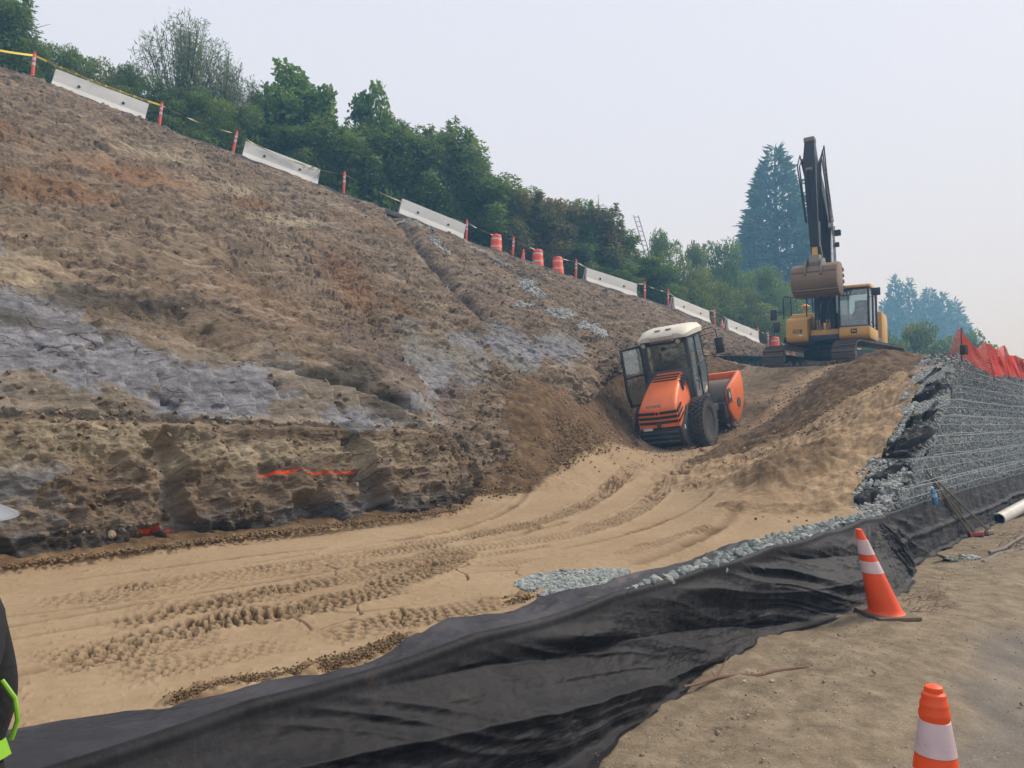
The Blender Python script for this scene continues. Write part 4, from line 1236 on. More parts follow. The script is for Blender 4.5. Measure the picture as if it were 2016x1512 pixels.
def crumple(name, px, py, w, h, tilt, label, seed, Yh=None, long=False):
    """a crumpled sheet of black fabric lying on the slope"""
    x, y = px_on_fill(px, py); z = float(fill_fast(x, y))
    nu, nv = 110, 70
    U, V = np.meshgrid(np.linspace(-1, 1, nu), np.linspace(-1, 1, nv))
    r = 1 + .22 * vnoise(np.arctan2(V, U) * 2.1, U * 0, seed=seed)
    P0 = U * w / 2 * r; P1 = V * h / 2 * (1 + .25 * vnoise(U * 2, U * 0, seed=seed + 1)) * (1 - .35 * np.abs(U) ** 2)
    ca, sa = math.cos(tilt), math.sin(tilt)
    a = P0 * ca - P1 * sa; b = P0 * sa + P1 * ca
    # a runs to the right (+x), b runs up the slope
    X = x + a; Y = y + b
    Zs = fill_fast(X, Y)
    e = np.clip(1 - np.maximum(np.abs(U), np.abs(V)) ** 6, 0, 1)
    rid = fbm(P0 * 2.6 + 5 * seed + P1 * 1.2, P1 * 7, octv=3, seed=seed + 2, ridged=True, gain=.5)
    Z = Zs + .02 + e * (.015 + .060 * np.clip(rid + .30, 0, 1.3) + .012 * fbm(P0 * 9, P1 * 16, octv=2, seed=seed + 3, ridged=True))
    Z = Z - (1 - e) * .05
    o = mesh_np(name, np.stack([X, Y, Z], 2).reshape(-1, 3), grid_faces(nv, nu), M_FAB)
    tag(o, label, "fabric", "crumpled black fabric ends along the wall")
    return o


def build_clods():
    g = np.random.default_rng(21); pos, size = [], []
    def along(pts, wpx, n, s0, s1, up=.0, only=None):
        a = np.array(pts, float); L = np.concatenate([[0], np.cumsum(np.hypot(*np.diff(a, axis=0).T))]); u = g.uniform(0, L[-1], n)
        px = np.interp(u, L, a[:, 0]) + g.normal(0, wpx, n); py = np.interp(u, L, a[:, 1]) + g.normal(0, wpx * .55, n)
        x, y = px_on_fill(px, py)
        if only is not None:
            k = only(*tn(x, y)); x, y = x[k], y[k]
        z = fill_fast(x, y); n = len(x)
        pos.append(np.stack([x, y, z + up + g.uniform(-.005, .02, n)], 1)); size.append(g.uniform(s0, s1, n))
    along([(600, 1330), (700, 1306), (790, 1266)], 10, 1500, .003, .009, .02)
    along([(330, 1388), (450, 1354), (600, 1330)], 7, 1100, .002, .007, .015)
    along([(0, 1134), (200, 1106), (400, 1080), (640, 1050), (900, 1014), (930, 990)], 4, 2600, .006, .020, .06)
    along([(1440, 1010), (1500, 1014), (1640, 1012)], 9, 160, .006, .016, .01)
    along([(1000, 1190), (1060, 1172)], 6, 200, .005, .014, .01)
    along([(950, 950), (1040, 910), (1120, 880), (1200, 800)], 55, 3000, .008, .028, .03, lambda t, n: n > np.interp(t, [2, 3.6, 8.8, 11], [4.6, 4.95, 6.5, 7.9]))
    along([(1420, 940), (1540, 900), (1600, 960), (1500, 970)], 45, 1500, .008, .024, .02)
    along([(1560, 850), (1620, 780), (1700, 730)], 35, 1500, .012, .034, .03)
    o = scatter_rocks("soil_clods", np.concatenate(pos), np.concatenate(size), mat_rock("soil_clod", lin(76, 60, 43), lin(108, 87, 62), lin(146, 122, 90)), 22, .85)
    tag(o, "brown soil clods and crumbs along the pad edges and on the heaps", "soil", kind="stuff")


build_outer_fabric()
build_clods()
build_flap()
build_stones()
build_wall()
for k, (px, py, w, h, tl, lb) in enumerate([
        (1850, 716, .66, .15, .35, "topmost crumpled black fabric end, by the bucket on the wall"),
        (1828, 748, .80, .14, .45, "long black fabric fold with a thin tail, second from the top"),
        (1826, 777, .50, .16, .25, "short puffed black fabric fold above the middle gravel band"),
        (1836, 808, .42, .08, .6, "narrow black fabric fold touching the middle of the wall end"),
        (1795, 866, .68, .27, .35, "largest crumpled black fabric heap at mid height of the wall end"),
        (1765, 896, .30, .10, -.3, "small pointed black fabric scrap below the largest heap"),
        (1745, 938, .62, .15, .25, "black fabric fold with a flat tail running onto the tan slope"),
        (1704, 985, .40, .20, .5, "lowest rounded black fabric fold beside the bottom stones")]):
    crumple("fabric_fold", px, py, w, h, tl, lb, 700 + k * 7)
# ------------------------------------------------------------------ mesh builder for made things
def plain(name, col, rough=.5, metal=0.0, spec=.5, dirt=.0, dirtcol=None, scale=6, bump=.0, **kw):
    m = NM(name)
    c = m.ramp(m.noise(scale, 5, .6), [(.3, tuple(x * .86 for x in col)), (.7, tuple(min(1, x * 1.08) for x in col))])
    if dirt > 0:
        d = m.ramp(m.noise(scale * .7, 7, .68), [(.42, 0.0), (.72, 1.0)])
        c = m.mix(m.math('MULTIPLY', d, dirt), c, dirtcol or lin(122, 104, 82))
    n = m.bump(m.noise(scale * 8, 4, .6), bump, .01) if bump > 0 else None
    r = m.ramp(m.noise(scale * 2, 4, .6), [(.3, max(0, rough - .1)), (.7, min(1, rough + .12))])
    return m.set(c, r, n, metal=metal, spec=spec, **kw)


def glass_mat(name, tint=(.75, .82, .82), alpha_rough=.02, refl=.12, dust=.05):
    m = NM(name)
    t = m.t
    tr = m.n("ShaderNodeBsdfTransparent"); tr.inputs[0].default_value = (*tint, 1)
    gl = m.n("ShaderNodeBsdfGlossy"); gl.inputs['Roughness'].default_value = alpha_rough
    fr = m.n("ShaderNodeFresnel"); fr.inputs[0].default_value = 1.45
    f = m.math('ADD', fr.outputs[0], refl, True)
    mixs = m.n("ShaderNodeMixShader"); m.l(f, mixs.inputs[0]); m.l(tr.outputs[0], mixs.inputs[1]); m.l(gl.outputs[0], mixs.inputs[2])
    df = m.n("ShaderNodeBsdfDiffuse"); df.inputs[0].default_value = (.42, .50, .50, 1)  # pale diffuse film; on the side glass it paints in reflected sky
    m3 = m.n("ShaderNodeMixShader"); m.l(m.math('MULTIPLY', m.ramp(m.noise(2.5, 4), [(.3, .5), (.7, 1.0)]), dust), m3.inputs[0]); m.l(mixs.outputs[0], m3.inputs[1]); m.l(df.outputs[0], m3.inputs[2])
    m.l(m3.outputs[0], m.out.inputs[0]); t.nodes.remove(m.b)
    return m.m


class MB:
    """collects solids, then links them as one mesh object"""
    def __init__(self):
        self.bm = bmesh.new()

    def _add(self, verts, M):
        if M is not None: bmesh.ops.transform(self.bm, matrix=M, verts=verts)
        return verts

    def box(self, x0, x1, y0, y1, z0, z1, bevel=0.0, M=None, taper=None):
        r = bmesh.ops.create_cube(self.bm, size=1)
        vs = r['verts']
        for v in vs:
            tz = v.co.z + .5
            sx = sy = 1.0
            if taper: sx = 1 + (taper[0] - 1) * tz; sy = 1 + (taper[1] - 1) * tz
            v.co = Vector(((x0 + x1) / 2 + v.co.x * (x1 - x0) * sx, (y0 + y1) / 2 + v.co.y * (y1 - y0) * sy, z0 + tz * (z1 - z0)))
        if bevel > 0:
            es = list({e for v in vs for e in v.link_edges})
            rb = bmesh.ops.bevel(self.bm, geom=es, offset=bevel, segments=2, profile=.5, affect='EDGES', clamp_overlap=True)
            vs = list({v for f in rb['faces'] for v in f.verts} | {v for v in vs if v.is_valid})
        return self._add(vs, M)

    def cyl(self, p0, p1, r0, r1=None, seg=16, cap=True, bevel=0.0):
        p0, p1 = Vector(p0), Vector(p1); d = p1 - p0; L = d.length
        if L < 1e-6: return
        M = Matrix.Translation((p0 + p1) / 2) @ d.to_track_quat('Z', 'Y').to_matrix().to_4x4()
        r = bmesh.ops.create_cone(self.bm, cap_ends=cap, segments=seg, radius1=r0, radius2=r0 if r1 is None else r1, depth=L, matrix=M)
        return r['verts']

    def tube(self, pts, r, seg=8):
        """a smooth pipe through points"""
        pts = [Vector(p) for p in pts]
        rings = []
        prev = None
        for i, p in enumerate(pts):
            d = (pts[min(i + 1, len(pts) - 1)] - pts[max(i - 1, 0)]).normalized()
            if prev is None:
                u = d.orthogonal().normalized()
            else:
                u = (prev - d * prev.dot(d)).normalized()
            prev = u; w = d.cross(u)
            rr = r[i] if isinstance(r, (list, tuple)) else r
            rings.append([self.bm.verts.new(p + u * math.cos(a) * rr + w * math.sin(a) * rr) for a in [2 * math.pi * k / seg for k in range(seg)]])
        for a, b in zip(rings[:-1], rings[1:]):
            for k in range(seg): self.bm.faces.new((a[k], a[(k + 1) % seg], b[(k + 1) % seg], b[k]))
        self.bm.faces.new(list(reversed(rings[0]))); self.bm.faces.new(rings[-1])

    def lathe(self, prof, seg=32, M=None, close=False):
        """profile of (r, z) about z"""
        rings = []
        for r, z in prof:
            rings.append([self.bm.verts.new((max(r, 1e-4) * math.cos(2 * math.pi * k / seg), max(r, 1e-4) * math.sin(2 * math.pi * k / seg), z)) for k in range(seg)])
        prs = list(zip(rings[:-1], rings[1:])) + ([(rings[-1], rings[0])] if close else [])
        for a, b in prs:
            for k in range(seg): self.bm.faces.new((a[k], a[(k + 1) % seg], b[(k + 1) % seg], b[k]))
        if not close:
            self.bm.faces.new(list(reversed(rings[0]))); self.bm.faces.new(rings[-1])
        vs = [v for rg in rings for v in rg]
        return self._add(vs, M)

    def prism(self, poly, a0, a1, plane='xz', bevel=0.0, M=None):
        """polygon in a plane extruded along the third axis between a0 and a1"""
        def P(u, v, w):
            return {'xz': (u, w, v), 'yz': (w, u, v), 'xy': (u, v, w)}[plane]
        A = [self.bm.verts.new(P(u, v, a0)) for u, v in poly]; B = [self.bm.verts.new(P(u, v, a1)) for u, v in poly]
        fs = [self.bm.faces.new(A), self.bm.faces.new(list(reversed(B)))]
        k = len(poly)
        for i in range(k): fs.append(self.bm.faces.new((A[i], B[i], B[(i + 1) % k], A[(i + 1) % k])))
        vs = A + B
        if bevel > 0:
            es = list({e for f in fs for e in f.edges})
            rb = bmesh.ops.bevel(self.bm, geom=es, offset=bevel, segments=2, profile=.5, affect='EDGES', clamp_overlap=True)
            vs = list({v for f in rb['faces'] for v in f.verts} | {v for v in vs if v.is_valid})
        return self._add(vs, M)

    def loft(self, sections, cap=True):
        """sections: lists of equally many 3D points"""
        R = [[self.bm.verts.new(p) for p in s] for s in sections]
        k = len(R[0])
        for a, b in zip(R[:-1], R[1:]):
            for i in range(k): self.bm.faces.new((a[i], a[(i + 1) % k], b[(i + 1) % k], b[i]))
        if cap: self.bm.faces.new(list(reversed(R[0]))); self.bm.faces.new(R[-1])

    def build(self, name, mat, parent=None, smooth=True, auto=35):
        bmesh.ops.recalc_face_normals(self.bm, faces=self.bm.faces)
        me = bpy.data.meshes.new(name); self.bm.to_mesh(me); self.bm.free()
        for m_ in (mat if isinstance(mat, (list, tuple)) else [mat]): me.materials.append(m_)
        if smooth:
            me.polygons.foreach_set("use_smooth", [True] * len(me.polygons))
            me.set_sharp_from_angle(angle=math.radians(auto))
        return link(bpy.data.objects.new(name, me), parent)


def copy_tree(o, parent=None):
    c = o.copy(); link(c, parent)
    for ch in [x for x in list(COL.objects) if x.parent == o]: copy_tree(ch, c)
    return c


def text_mesh(name, s, size, mat, M, parent=None, extrude=.002, bold=.0, space=1.0):
    cu = bpy.data.curves.new(name, 'FONT'); cu.body = s; cu.size = size; cu.extrude = extrude; cu.offset = bold
    cu.align_x = 'CENTER'; cu.align_y = 'CENTER'; cu.space_character = space; cu.resolution_u = 3
    tmp = bpy.data.objects.new(name, cu); COL.objects.link(tmp)
    me = bpy.data.meshes.new_from_object(tmp.evaluated_get(bpy.context.evaluated_depsgraph_get()))
    bpy.data.objects.remove(tmp)
    me.materials.clear(); me.materials.append(mat); me.transform(M)
    return link(bpy.data.objects.new(name, me), parent)


# ------------------------------------------------------------------ things along the crest
M_ORG = plain("safety_orange", (.86, .085, .012), .45, dirt=.18, scale=5, dirtcol=lin(150, 110, 90))
M_ORG2 = plain("sunfaded_orange", (.80, .10, .055), .55, dirt=.22, scale=5, dirtcol=lin(190, 120, 100))
M_REFL = plain("reflective_white", (.62, .60, .60), .4, dirt=.25, scale=8)
M_PINKW = plain("pinkish_reflective_band", (.66, .50, .50), .35, dirt=.2, scale=8, dirtcol=lin(170, 140, 134))
M_RUBB = plain("black_rubber", (.02, .02, .02), .7, dirt=.5, scale=8)
M_CONC = plain("barrier_concrete", (.62, .61, .57), .9, dirt=.16, scale=1.6, dirtcol=lin(142, 136, 126), bump=.3)
M_HOLE = plain("recess_shade", (.05, .048, .045), .9)  # solid plugs, the shade inside holes and slots put into colour


def crest_frame(px, off=0.0):
    """point on the crest at survey abscissa px, unit vector along it (to the right) and away from the cut"""
    p0, p1 = crest(np.array([px - 8.0]))[0], crest(np.array([px + 8.0]))[0]
    p = (p0 + p1) / 2; d = (p1 - p0); d2 = np.array([d[0], d[1]]); L = np.linalg.norm(d2); d2 /= L
    nn = np.array([-d2[1], d2[0]])
    return np.array([p[0] + nn[0] * off, p[1] + nn[1] * off, p[2]]), d2, nn, d[2] / L


def make_barrier():
    L = 3.05
    root = empty("concrete_barrier")
    sec = [(-.30, 0), (.30, 0), (.30, .075), (.155, .33), (.095, .80), (.075, .815), (-.075, .815), (-.095, .80), (-.155, .33), (-.30, .075)]
    b = MB(); b.prism(sec, -L / 2, L / 2, 'yz', bevel=.012)
    b.build('body', M_CONC, root)
    for sx in (-.72, .72):
        h = MB(); h.cyl((sx, -.165, .46), (sx, -.1425, .46), .05, .05, 20); h.build('lifting_hole', M_HOLE, root)
    e = MB(); e.box(-L / 2 - .004, -L / 2 + .02, -.03, .03, .10, .72); e.build('end_slot', M_HOLE, root)
    e = MB(); e.box(L / 2 - .02, L / 2 + .004, -.03, .03, .10, .72); e.build('end_slot', M_HOLE, root)
    return root


def make_bollard(style=0):
    root = empty("safety_bollard")
    b = MB()
    b.lathe([(.055, .03), (.056, .10), (.052, .9), (.050, .98), (.040, 1.02), (.028, 1.04)], 20)
    b.build('post', M_ORG2, root)
    t = MB()   # loop handle on top
    t.tube([(-.032, 0, 1.02), (-.035, 0, 1.07), (-.022, 0, 1.105), (0, 0, 1.118), (.022, 0, 1.105), (.035, 0, 1.07), (.032, 0, 1.02)], .014, 8)
    t.build('handle', M_ORG2, root)
    for z0, z1 in ((.80, .895), (.62, .715)):
        w = MB(); w.lathe([(.050, z0), (.0555, z0 + .001), (.0545, z1 - .001), (.050, z1)], 20); w.build('reflective_band', M_REFL, root)
    f = MB(); f.lathe([(.20, 0), (.20, .03), (.19, .045), (.07, .055)], 8); f.build('base', M_RUBB, root)
    return root


def make_drum():
    root = empty("traffic_drum")
    prof = [(.275, .08)]
    zs = [.08, .29, .50, .71, .90]
    rs = [.285, .272, .258, .244, .232]
    for i in range(4):
        prof += [(rs[i], zs[i] + .008), (rs[i] - .006, zs[i + 1] - .018), (rs[i + 1] + .004, zs[i + 1] - .012), (rs[i + 1], zs[i + 1])]
    prof += [(.215, .925), (.19, .935)]
    b = MB(); b.lathe(prof, 36); b.build('body', M_ORG, root)
    for (z0, z1) in ((.50, .62), (.71, .83)) if False else ((.33, .47), (.63, .77)):
        r0 = float(np.interp(z0, zs, rs)); r1 = float(np.interp(z1, zs, rs))
        w = MB(); w.lathe([(r0 - .01, z0), (r0 + .004, z0 + .001), (r1 + .004, z1 - .001), (r1 - .01, z1)], 36); w.build('reflective_band', M_REFL, root)
    h = MB(); h.tube([(-.07, 0, .93), (-.07, 0, .985), (0, 0, 1.0), (.07, 0, .985), (.07, 0, .93)], .013, 8); h.build('handle', M_ORG, root)
    f = MB(); f.lathe([(.38, 0), (.38, .04), (.33, .07), (.29, .085), (.28, .09)], 24); f.build('base', M_RUBB, root)
    return root


def make_cone(name, H=.71, bands=True, mo=M_ORG, base=.36, mb=M_RUBB):
    root = empty(name)
    r0, r1 = base * .36, .028
    R = lambda z: r0 + (r1 - r0) * (z - .03) / (H - .03)
    b = MB(); b.lathe([(R(.03) + .018, .03), (R(.05) + .004, .045)] + [(R(z), z) for z in np.linspace(.07, H * .86, 8)] + [(R(H * .86) + .003, H * .865), (R(H * .9), H * .89), (r1, H - .02), (r1 - .004, H - .004), (r1 - .012, H)], 32)
    b.build('body', mo, root)
    if bands:
        for z0, z1 in ((.50 * H, .635 * H), (.71 * H, .88 * H)):
            w = MB(); w.lathe([(R(z0) - .003, z0), (R(z0) + .0035, z0 + .002), (R(z1) + .0035, z1 - .002), (R(z1) - .003, z1)], 32); w.build('reflective_band', M_PINKW, root)
    q = MB(); q.box(-base / 2, base / 2, -base / 2, base / 2, 0, .032, bevel=.009); q.build('base', mb, root)
    return root


def put(o, loc, rz=0.0, tilt=(0, 0), scale=1.0):
    o.location = loc
    o.rotation_euler = Euler((tilt[0], tilt[1], rz), 'XYZ')
    o.scale = (scale,) * 3


def crest_things():
    proto = make_barrier(); first = True
    bars = [(192, .0, "nearest concrete barrier, under the lettered yellow tape, by the leftmost bollard"),
            (551, .0, "concrete barrier below the tall dark hedge, second along the crest"),
            (850, .0, "concrete barrier just before the three orange drums"),
            (1208, .0, "concrete barrier just after the three orange drums"),
            (1369, .0, "weathered concrete barrier partly hidden behind the roller cab roof"),
            (1470, .0, "farthest concrete barrier, beside a small orange cone near the excavator")]
    for k, (px, off, lab) in enumerate(bars):
        o = proto if k == 0 else copy_tree(proto)
        p, d, nn, sl = crest_frame(px, .42)
        ang = math.atan2(d[1], d[0])
        M = Matrix(((d[0], nn[0], 0, 0), (d[1], nn[1], 0, 0), (0, 0, 1, 0), (0, 0, 0, 1)))
        pitch = -math.atan(sl)
        o.rotation_euler = (Matrix.Rotation(ang + (-.05 if k == 0 else 0), 4, 'Z') @ Matrix.Rotation(pitch, 4, 'Y')).to_euler()
        o.location = (p[0], p[1], p[2] + .13)
        tag(o, lab, "concrete barrier", "concrete barriers along the top of the cut")
        if k == 0:
            s = 3.25 / 3.05; o.scale = (1.0, 1, 1)
    proto = make_bollard()
    bol = [(60, .05, "leftmost orange bollard, at the start of the lettered tape"), (313, .09, "leaning orange bollard at the right end of the nearest barrier"),
           (459, .16, "most tilted orange bollard, at the left end of the second barrier"), (677, .05, "orange bollard alone in front of the dark hedge between two barriers"),
           (923, .05, "orange bollard between a barrier and the first drum"), (1012, .06, "orange bollard between the first drum and the plain cone"),
           (1141, .03, "orange bollard to the right of the third drum"), (1278, .03, "orange bollard beyond the barrier that follows the drums"),
           (1325, .02, "orange bollard directly left of the weathered barrier behind the roller"), (1417, .02, "orange bollard left of the small striped cone"),
           (1503, .0, "orange bollard touching the end of the farthest barrier"), (1522, .0, "orange bollard left of the last drum")]
    for k, (px, tl, lab) in enumerate(bol):
        o = proto if k == 0 else copy_tree(proto)
        p, d, nn, sl = crest_frame(px, .30 if k < 4 else .36)
        put(o, (p[0], p[1], p[2] + .10), math.atan2(d[1], d[0]), (0, tl))
        tag(o, lab, "bollard", "orange bollards that carry the tape")
        BOLL.append((Vector(o.location) + Vector((d[0] * math.sin(tl) * .98, d[1] * math.sin(tl) * .98, math.cos(tl) * .98))))
    proto = make_drum()
    for k, (px, lab) in enumerate([(981, "orange and white drum nearest the camera, left of a bollard"), (1064, "middle drum of the three, right of the plain orange cone"),
                                   (1106, "drum right of the middle one, before the next barrier"), (1537, "far drum beside the excavator track")]):
        o = proto if k == 0 else copy_tree(proto)
        p, d, nn, sl = crest_frame(px, .42)
        put(o, (p[0], p[1], p[2] + .08), k * 1.1, (-.02, .03))
        tag(o, lab, "traffic drum", "orange and white traffic drums")
    c1 = make_cone("traffic_cone", .71, False, M_ORG2)
    p, d, nn, sl = crest_frame(1031, .34); put(c1, (p[0], p[1], p[2] + .08), .3, (0, .10)); tag(c1, "plain faded orange cone without bands, between two drums", "traffic cone")
    c2 = make_cone("traffic_cone", .71, True, M_ORG)
    p, d, nn, sl = crest_frame(1431, .34); put(c2, (p[0], p[1], p[2] + .08), .5); tag(c2, "small banded cone left of the farthest barrier", "traffic cone")
    c3 = make_cone("traffic_cone", .71, True, M_ORG)
    p, d, nn, sl = crest_frame(1570, .34); put(c3, (p[0], p[1], p[2] + .1), .5); tag(c3, "banded cone glimpsed under the excavator body", "traffic cone")


BOLL = []


def build_tape():
    """caution tape, flat and lettered near the camera, twisted and sagging further on"""
    M_T = plain("yellow_tape", (.78, .56, .01), .45, scale=3); M_T2 = plain("faded_tape", (.58, .56, .34), .6, scale=4)
    left = Vector(at(-120, 72, Y=22.6))
    pts = [left] + BOLL
    end = Vector(at(1640, 724, Y=49)); pts.append(end)
    for part, (a, b) in (("near", (0, 2)), ("far", (2, len(pts) - 1))):
        co = []; fs = []
        for i in range(a, b):
            p, q = pts[i], pts[i + 1]
            K = 60
            for k in range(K + (i == b - 1)):
                u = k / K
                c = p.lerp(q, u); c.z -= (.10 if part == "near" else .20 + .10 * (i % 2)) * 4 * u * (1 - u) * (p - q).length / 5
                w = .036 if part == "near" else .019 + .012 * abs(math.sin(u * 9 + i * 2))
                tw = .12 * math.sin(u * 5 + i) if part == "near" else 1.9 * math.sin(u * 7 + i * 1.7)
                dd = (q - p).normalized(); up = Vector((0, 0, 1)); side = dd.cross(up).normalized()
                v = up * math.cos(tw) + side * math.sin(tw)
                co += [c + v * w, c - v * w]
        n = len(co) // 2
        fs = [(2 * k, 2 * k + 1, 2 * k + 3, 2 * k + 2) for k in range(n - 1)]
        o = mesh_np("caution_tape", np.array([c[:] for c in co]), np.array(fs), M_T if part == "near" else M_T2)
        if part == "near":
            tag(o, "flat yellow tape lettered CAUTION above the nearest barrier", "caution tape")
            M_K = plain("tape_print", (.03, .025, .01), .6)
            p, q = pts[1], pts[2]
            for s_ in range(7):
                u = .14 + s_ * .115
                c = p.lerp(q, u); c.z -= .10 * 4 * u * (1 - u) * (p - q).length / 5
                dd = (q - p).normalized(); up0 = Vector((0, 0, 1)); side = dd.cross(up0).normalized(); up = side.cross(dd).normalized()
                M = Matrix((( dd.x, up.x, side.x, c.x + side.x * .012), (dd.y, up.y, side.y, c.y + side.y * .012), (dd.z, up.z, side.z, c.z + side.z * .012), (0, 0, 0, 1)))
                text_mesh('lettering', "CAUTION", .085, M_K, M, o, .001, .004, 1.12)
        else:
            tag(o, "thin twisted pale tape sagging between the far bollards", "caution tape")


def build_edge_roll():
    """dark erosion fabric lying along the very edge"""
    u = np.concatenate([np.linspace(-800, 1560, 700)])
    cr = crest(u); ds = np.gradient(cr[:, :2], axis=0); ds /= np.linalg.norm(ds, axis=1, keepdims=True); nn = np.stack([-ds[:, 1], ds[:, 0]], 1)
    arc = np.concatenate([[0], np.cumsum(np.linalg.norm(np.diff(cr, axis=0), axis=1))])
    prof = [(-.22, -.16), (-.16, -.03), (-.06, .07), (.04, .12), (.16, .12), (.30, .08), (.48, .05), (.62, .03)]
    rows = []
    for k, (o_, z_) in enumerate(prof):
        w = 1 + .35 * vnoise(arc * 1.3, arc * 0 + k * .6, seed=800); hgt = .07 + z_ * (1 + .5 * vnoise(arc * 2.3, arc * 0 + k * .4, seed=801))
        rows.append(np.stack([cr[:, 0] + nn[:, 0] * o_ * w, cr[:, 1] + nn[:, 1] * o_ * w, cr[:, 2] + hgt], 1))
    o = mesh_np("edge_fabric", np.stack(rows).reshape(-1, 3), grid_faces(len(prof), len(u)), plain("edge_cloth", (.018, .018, .020), .85, dirt=.5, scale=3, bump=.5))
    tag(o, "dark strip of fabric laid along the top edge of the cut under the barriers", "fabric")


crest_things()
build_tape()
build_edge_roll()
# ------------------------------------------------------------------ vegetation
def leaf_mat(name, cols, trans=.25, rough=.6):
    m = NM(name)
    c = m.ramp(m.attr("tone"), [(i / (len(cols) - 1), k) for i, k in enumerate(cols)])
    c = m.mix(.3, c, m.ramp(m.noise(.8, 3, .6), [(.3, cols[0]), (.7, cols[-1])]))
    m.set(c, rough, spec=.3)
    tl = m.n("ShaderNodeBsdfTranslucent"); m.l(c, tl.inputs[0])
    mx_ = m.n("ShaderNodeMixShader"); mx_.inputs[0].default_value = trans
    m.l(m.b.outputs[0], mx_.inputs[1]); m.l(tl.outputs[0], mx_.inputs[2]); m.l(mx_.outputs[0], m.out.inputs[0])
    return m.m


G = lambda r, g, b: (r, g, b)
L_CEDAR = leaf_mat("cedar_leaf", [G(0.062, 0.118, 0.026), G(0.135, 0.215, 0.048), G(0.245, 0.330, 0.070)], .38)
L_BROWN = leaf_mat("browned_cedar_leaf", [G(0.083, 0.143, 0.045), G(0.180, 0.188, 0.068), G(0.330, 0.240, 0.098)], .38)
L_MAPLE = leaf_mat("maple_leaf", [G(0.058, 0.119, 0.024), G(0.124, 0.225, 0.043), G(0.248, 0.366, 0.067)], .3)
L_WILLOW = leaf_mat("willow_leaf", [G(0.106, 0.152, 0.060), G(0.179, 0.239, 0.093), G(0.284, 0.348, 0.146)], .25)
L_SHRUB = leaf_mat("shrub_leaf", [G(0.060, 0.108, 0.025), G(0.159, 0.219, 0.042), G(0.318, 0.347, 0.069)], .3)
L_DARK = leaf_mat("dark_conifer_leaf", [G(0.046, 0.092, 0.042), G(0.085, 0.145, 0.058), G(0.129, 0.206, 0.077)], .15)
M_BARK = plain("bark", (.055, .042, .032), .95, scale=5, bump=.5)


def leaves_mesh(name, P, size, mat, parent, g, aspect=.45, droop=None, tone=None, up=0.0):
    """one kite-shaped folded leaf (2 triangles -> 1 quad) per point"""
    n = len(P)
    d = g.normal(size=(n, 3))
    if droop is not None: d = d * .55 + np.asarray(droop)
    if up: d[:, 2] += up
    d /= np.linalg.norm(d, axis=1, keepdims=True)
    r = g.normal(size=(n, 3)); s = np.cross(d, r); s /= np.linalg.norm(s, axis=1, keepdims=True)
    L = (size * g.uniform(.6, 1.35, n))[:, None]
    a = P; b = P + d * L * .45 + s * L * aspect * .5; c = P + d * L; e = P + d * L * .45 - s * L * aspect * .5
    co = np.stack([a, b, c, e], 1).reshape(-1, 3)
    f = np.arange(4 * n).reshape(-1, 4)
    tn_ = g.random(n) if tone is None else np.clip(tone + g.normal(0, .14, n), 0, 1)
    return mesh_np(name, co, f, mat, parent, smooth=False, fattrs=dict(tone=tn_))


def clump_points(blobs_, per, g, shell=.55):
    """points in the outer part of a set of ellipsoids (cx,cy,cz,rx,ry,rz)"""
    out, ton = [], []
    vol = np.array([b[3] * b[5] + b[4] * b[5] for b in blobs_]); vol = vol / vol.sum()
    for b, w in zip(blobs_, vol):
        k = max(10, int(per * w))
        d = g.normal(size=(k, 3)); d /= np.linalg.norm(d, axis=1, keepdims=True)
        r = (shell + (1 - shell) * g.random(k) ** .6)
        lump = 1 + .16 * vnoise(d[:, 0] * 2.6 + b[0] * 7, d[:, 1] * 2.6 + b[1] * 5, d[:, 2] * 2.6 + b[2], seed=int(abs(b[0] * 91)) + 3)
        p = np.array(b[:3]) + d * r[:, None] * lump[:, None] * np.array(b[3:])
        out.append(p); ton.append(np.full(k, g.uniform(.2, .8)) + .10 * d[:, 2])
    return np.concatenate(out), np.concatenate(ton)


def trunk_mesh(parent, h, r, g, limbs=6, lean=0.0, spread=.5):
    b = MB()
    pts = [(lean * (k / 6) ** 1.4 * h + g.normal(0, .02), g.normal(0, .02), h * k / 6 - .1) for k in range(7)]
    b.tube(pts, [r * (1 - .8 * k / 6) for k in range(7)], 8)
    for i in range(limbs):
        z = h * g.uniform(.2, .85); a = g.uniform(0, 6.28); L = h * g.uniform(.2, .4) * spread * 2
        p0 = Vector((lean * (z / h) ** 1.4 * h, 0, z))
        b.tube([p0, p0 + Vector((math.cos(a) * L * .5, math.sin(a) * L * .5, L * .35)), p0 + Vector((math.cos(a) * L, math.sin(a) * L, L * .8))], [r * .4, r * .25, r * .08], 6)
    return b.build('trunk', M_BARK, parent)


def bushy(name, mat, seed, h=4.0, w=3.0, nb=26, nl=16000, leaf=.12, aspect=.5, droop=None, shape='dome', up=0.0):
    """a shrub or broad tree of height h and width w"""
    g = np.random.default_rng(seed); root = empty(name)
    bl = []
    for i in range(nb):
        a = g.uniform(0, 6.283); zz = g.uniform(.06, .92)
        if shape == 'dome': rr = math.sqrt(max(0, 1 - (max(zz - .35, 0) / .65) ** 2)) * g.uniform(.25, .80)
        elif shape == 'cone': rr = (1 - zz) ** .8 * g.uniform(.35, .85)
        else: rr = g.uniform(.1, .75)
        s = g.uniform(.13, .26) * (1.15 - .5 * zz)
        bl.append((math.cos(a) * rr * w / 2, math.sin(a) * rr * w / 2, zz * h, s * w, s * w, s * h * .62))
    bl += [(0, 0, h * .35, w * .33, w * .33, h * .34), (0, 0, h * .72, w * .2, w * .2, h * .24)]
    P, T = clump_points(bl, nl, g)
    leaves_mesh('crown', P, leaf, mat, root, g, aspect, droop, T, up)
    trunk_mesh(root, h * .8, .05 + .015 * h, g)
    return root


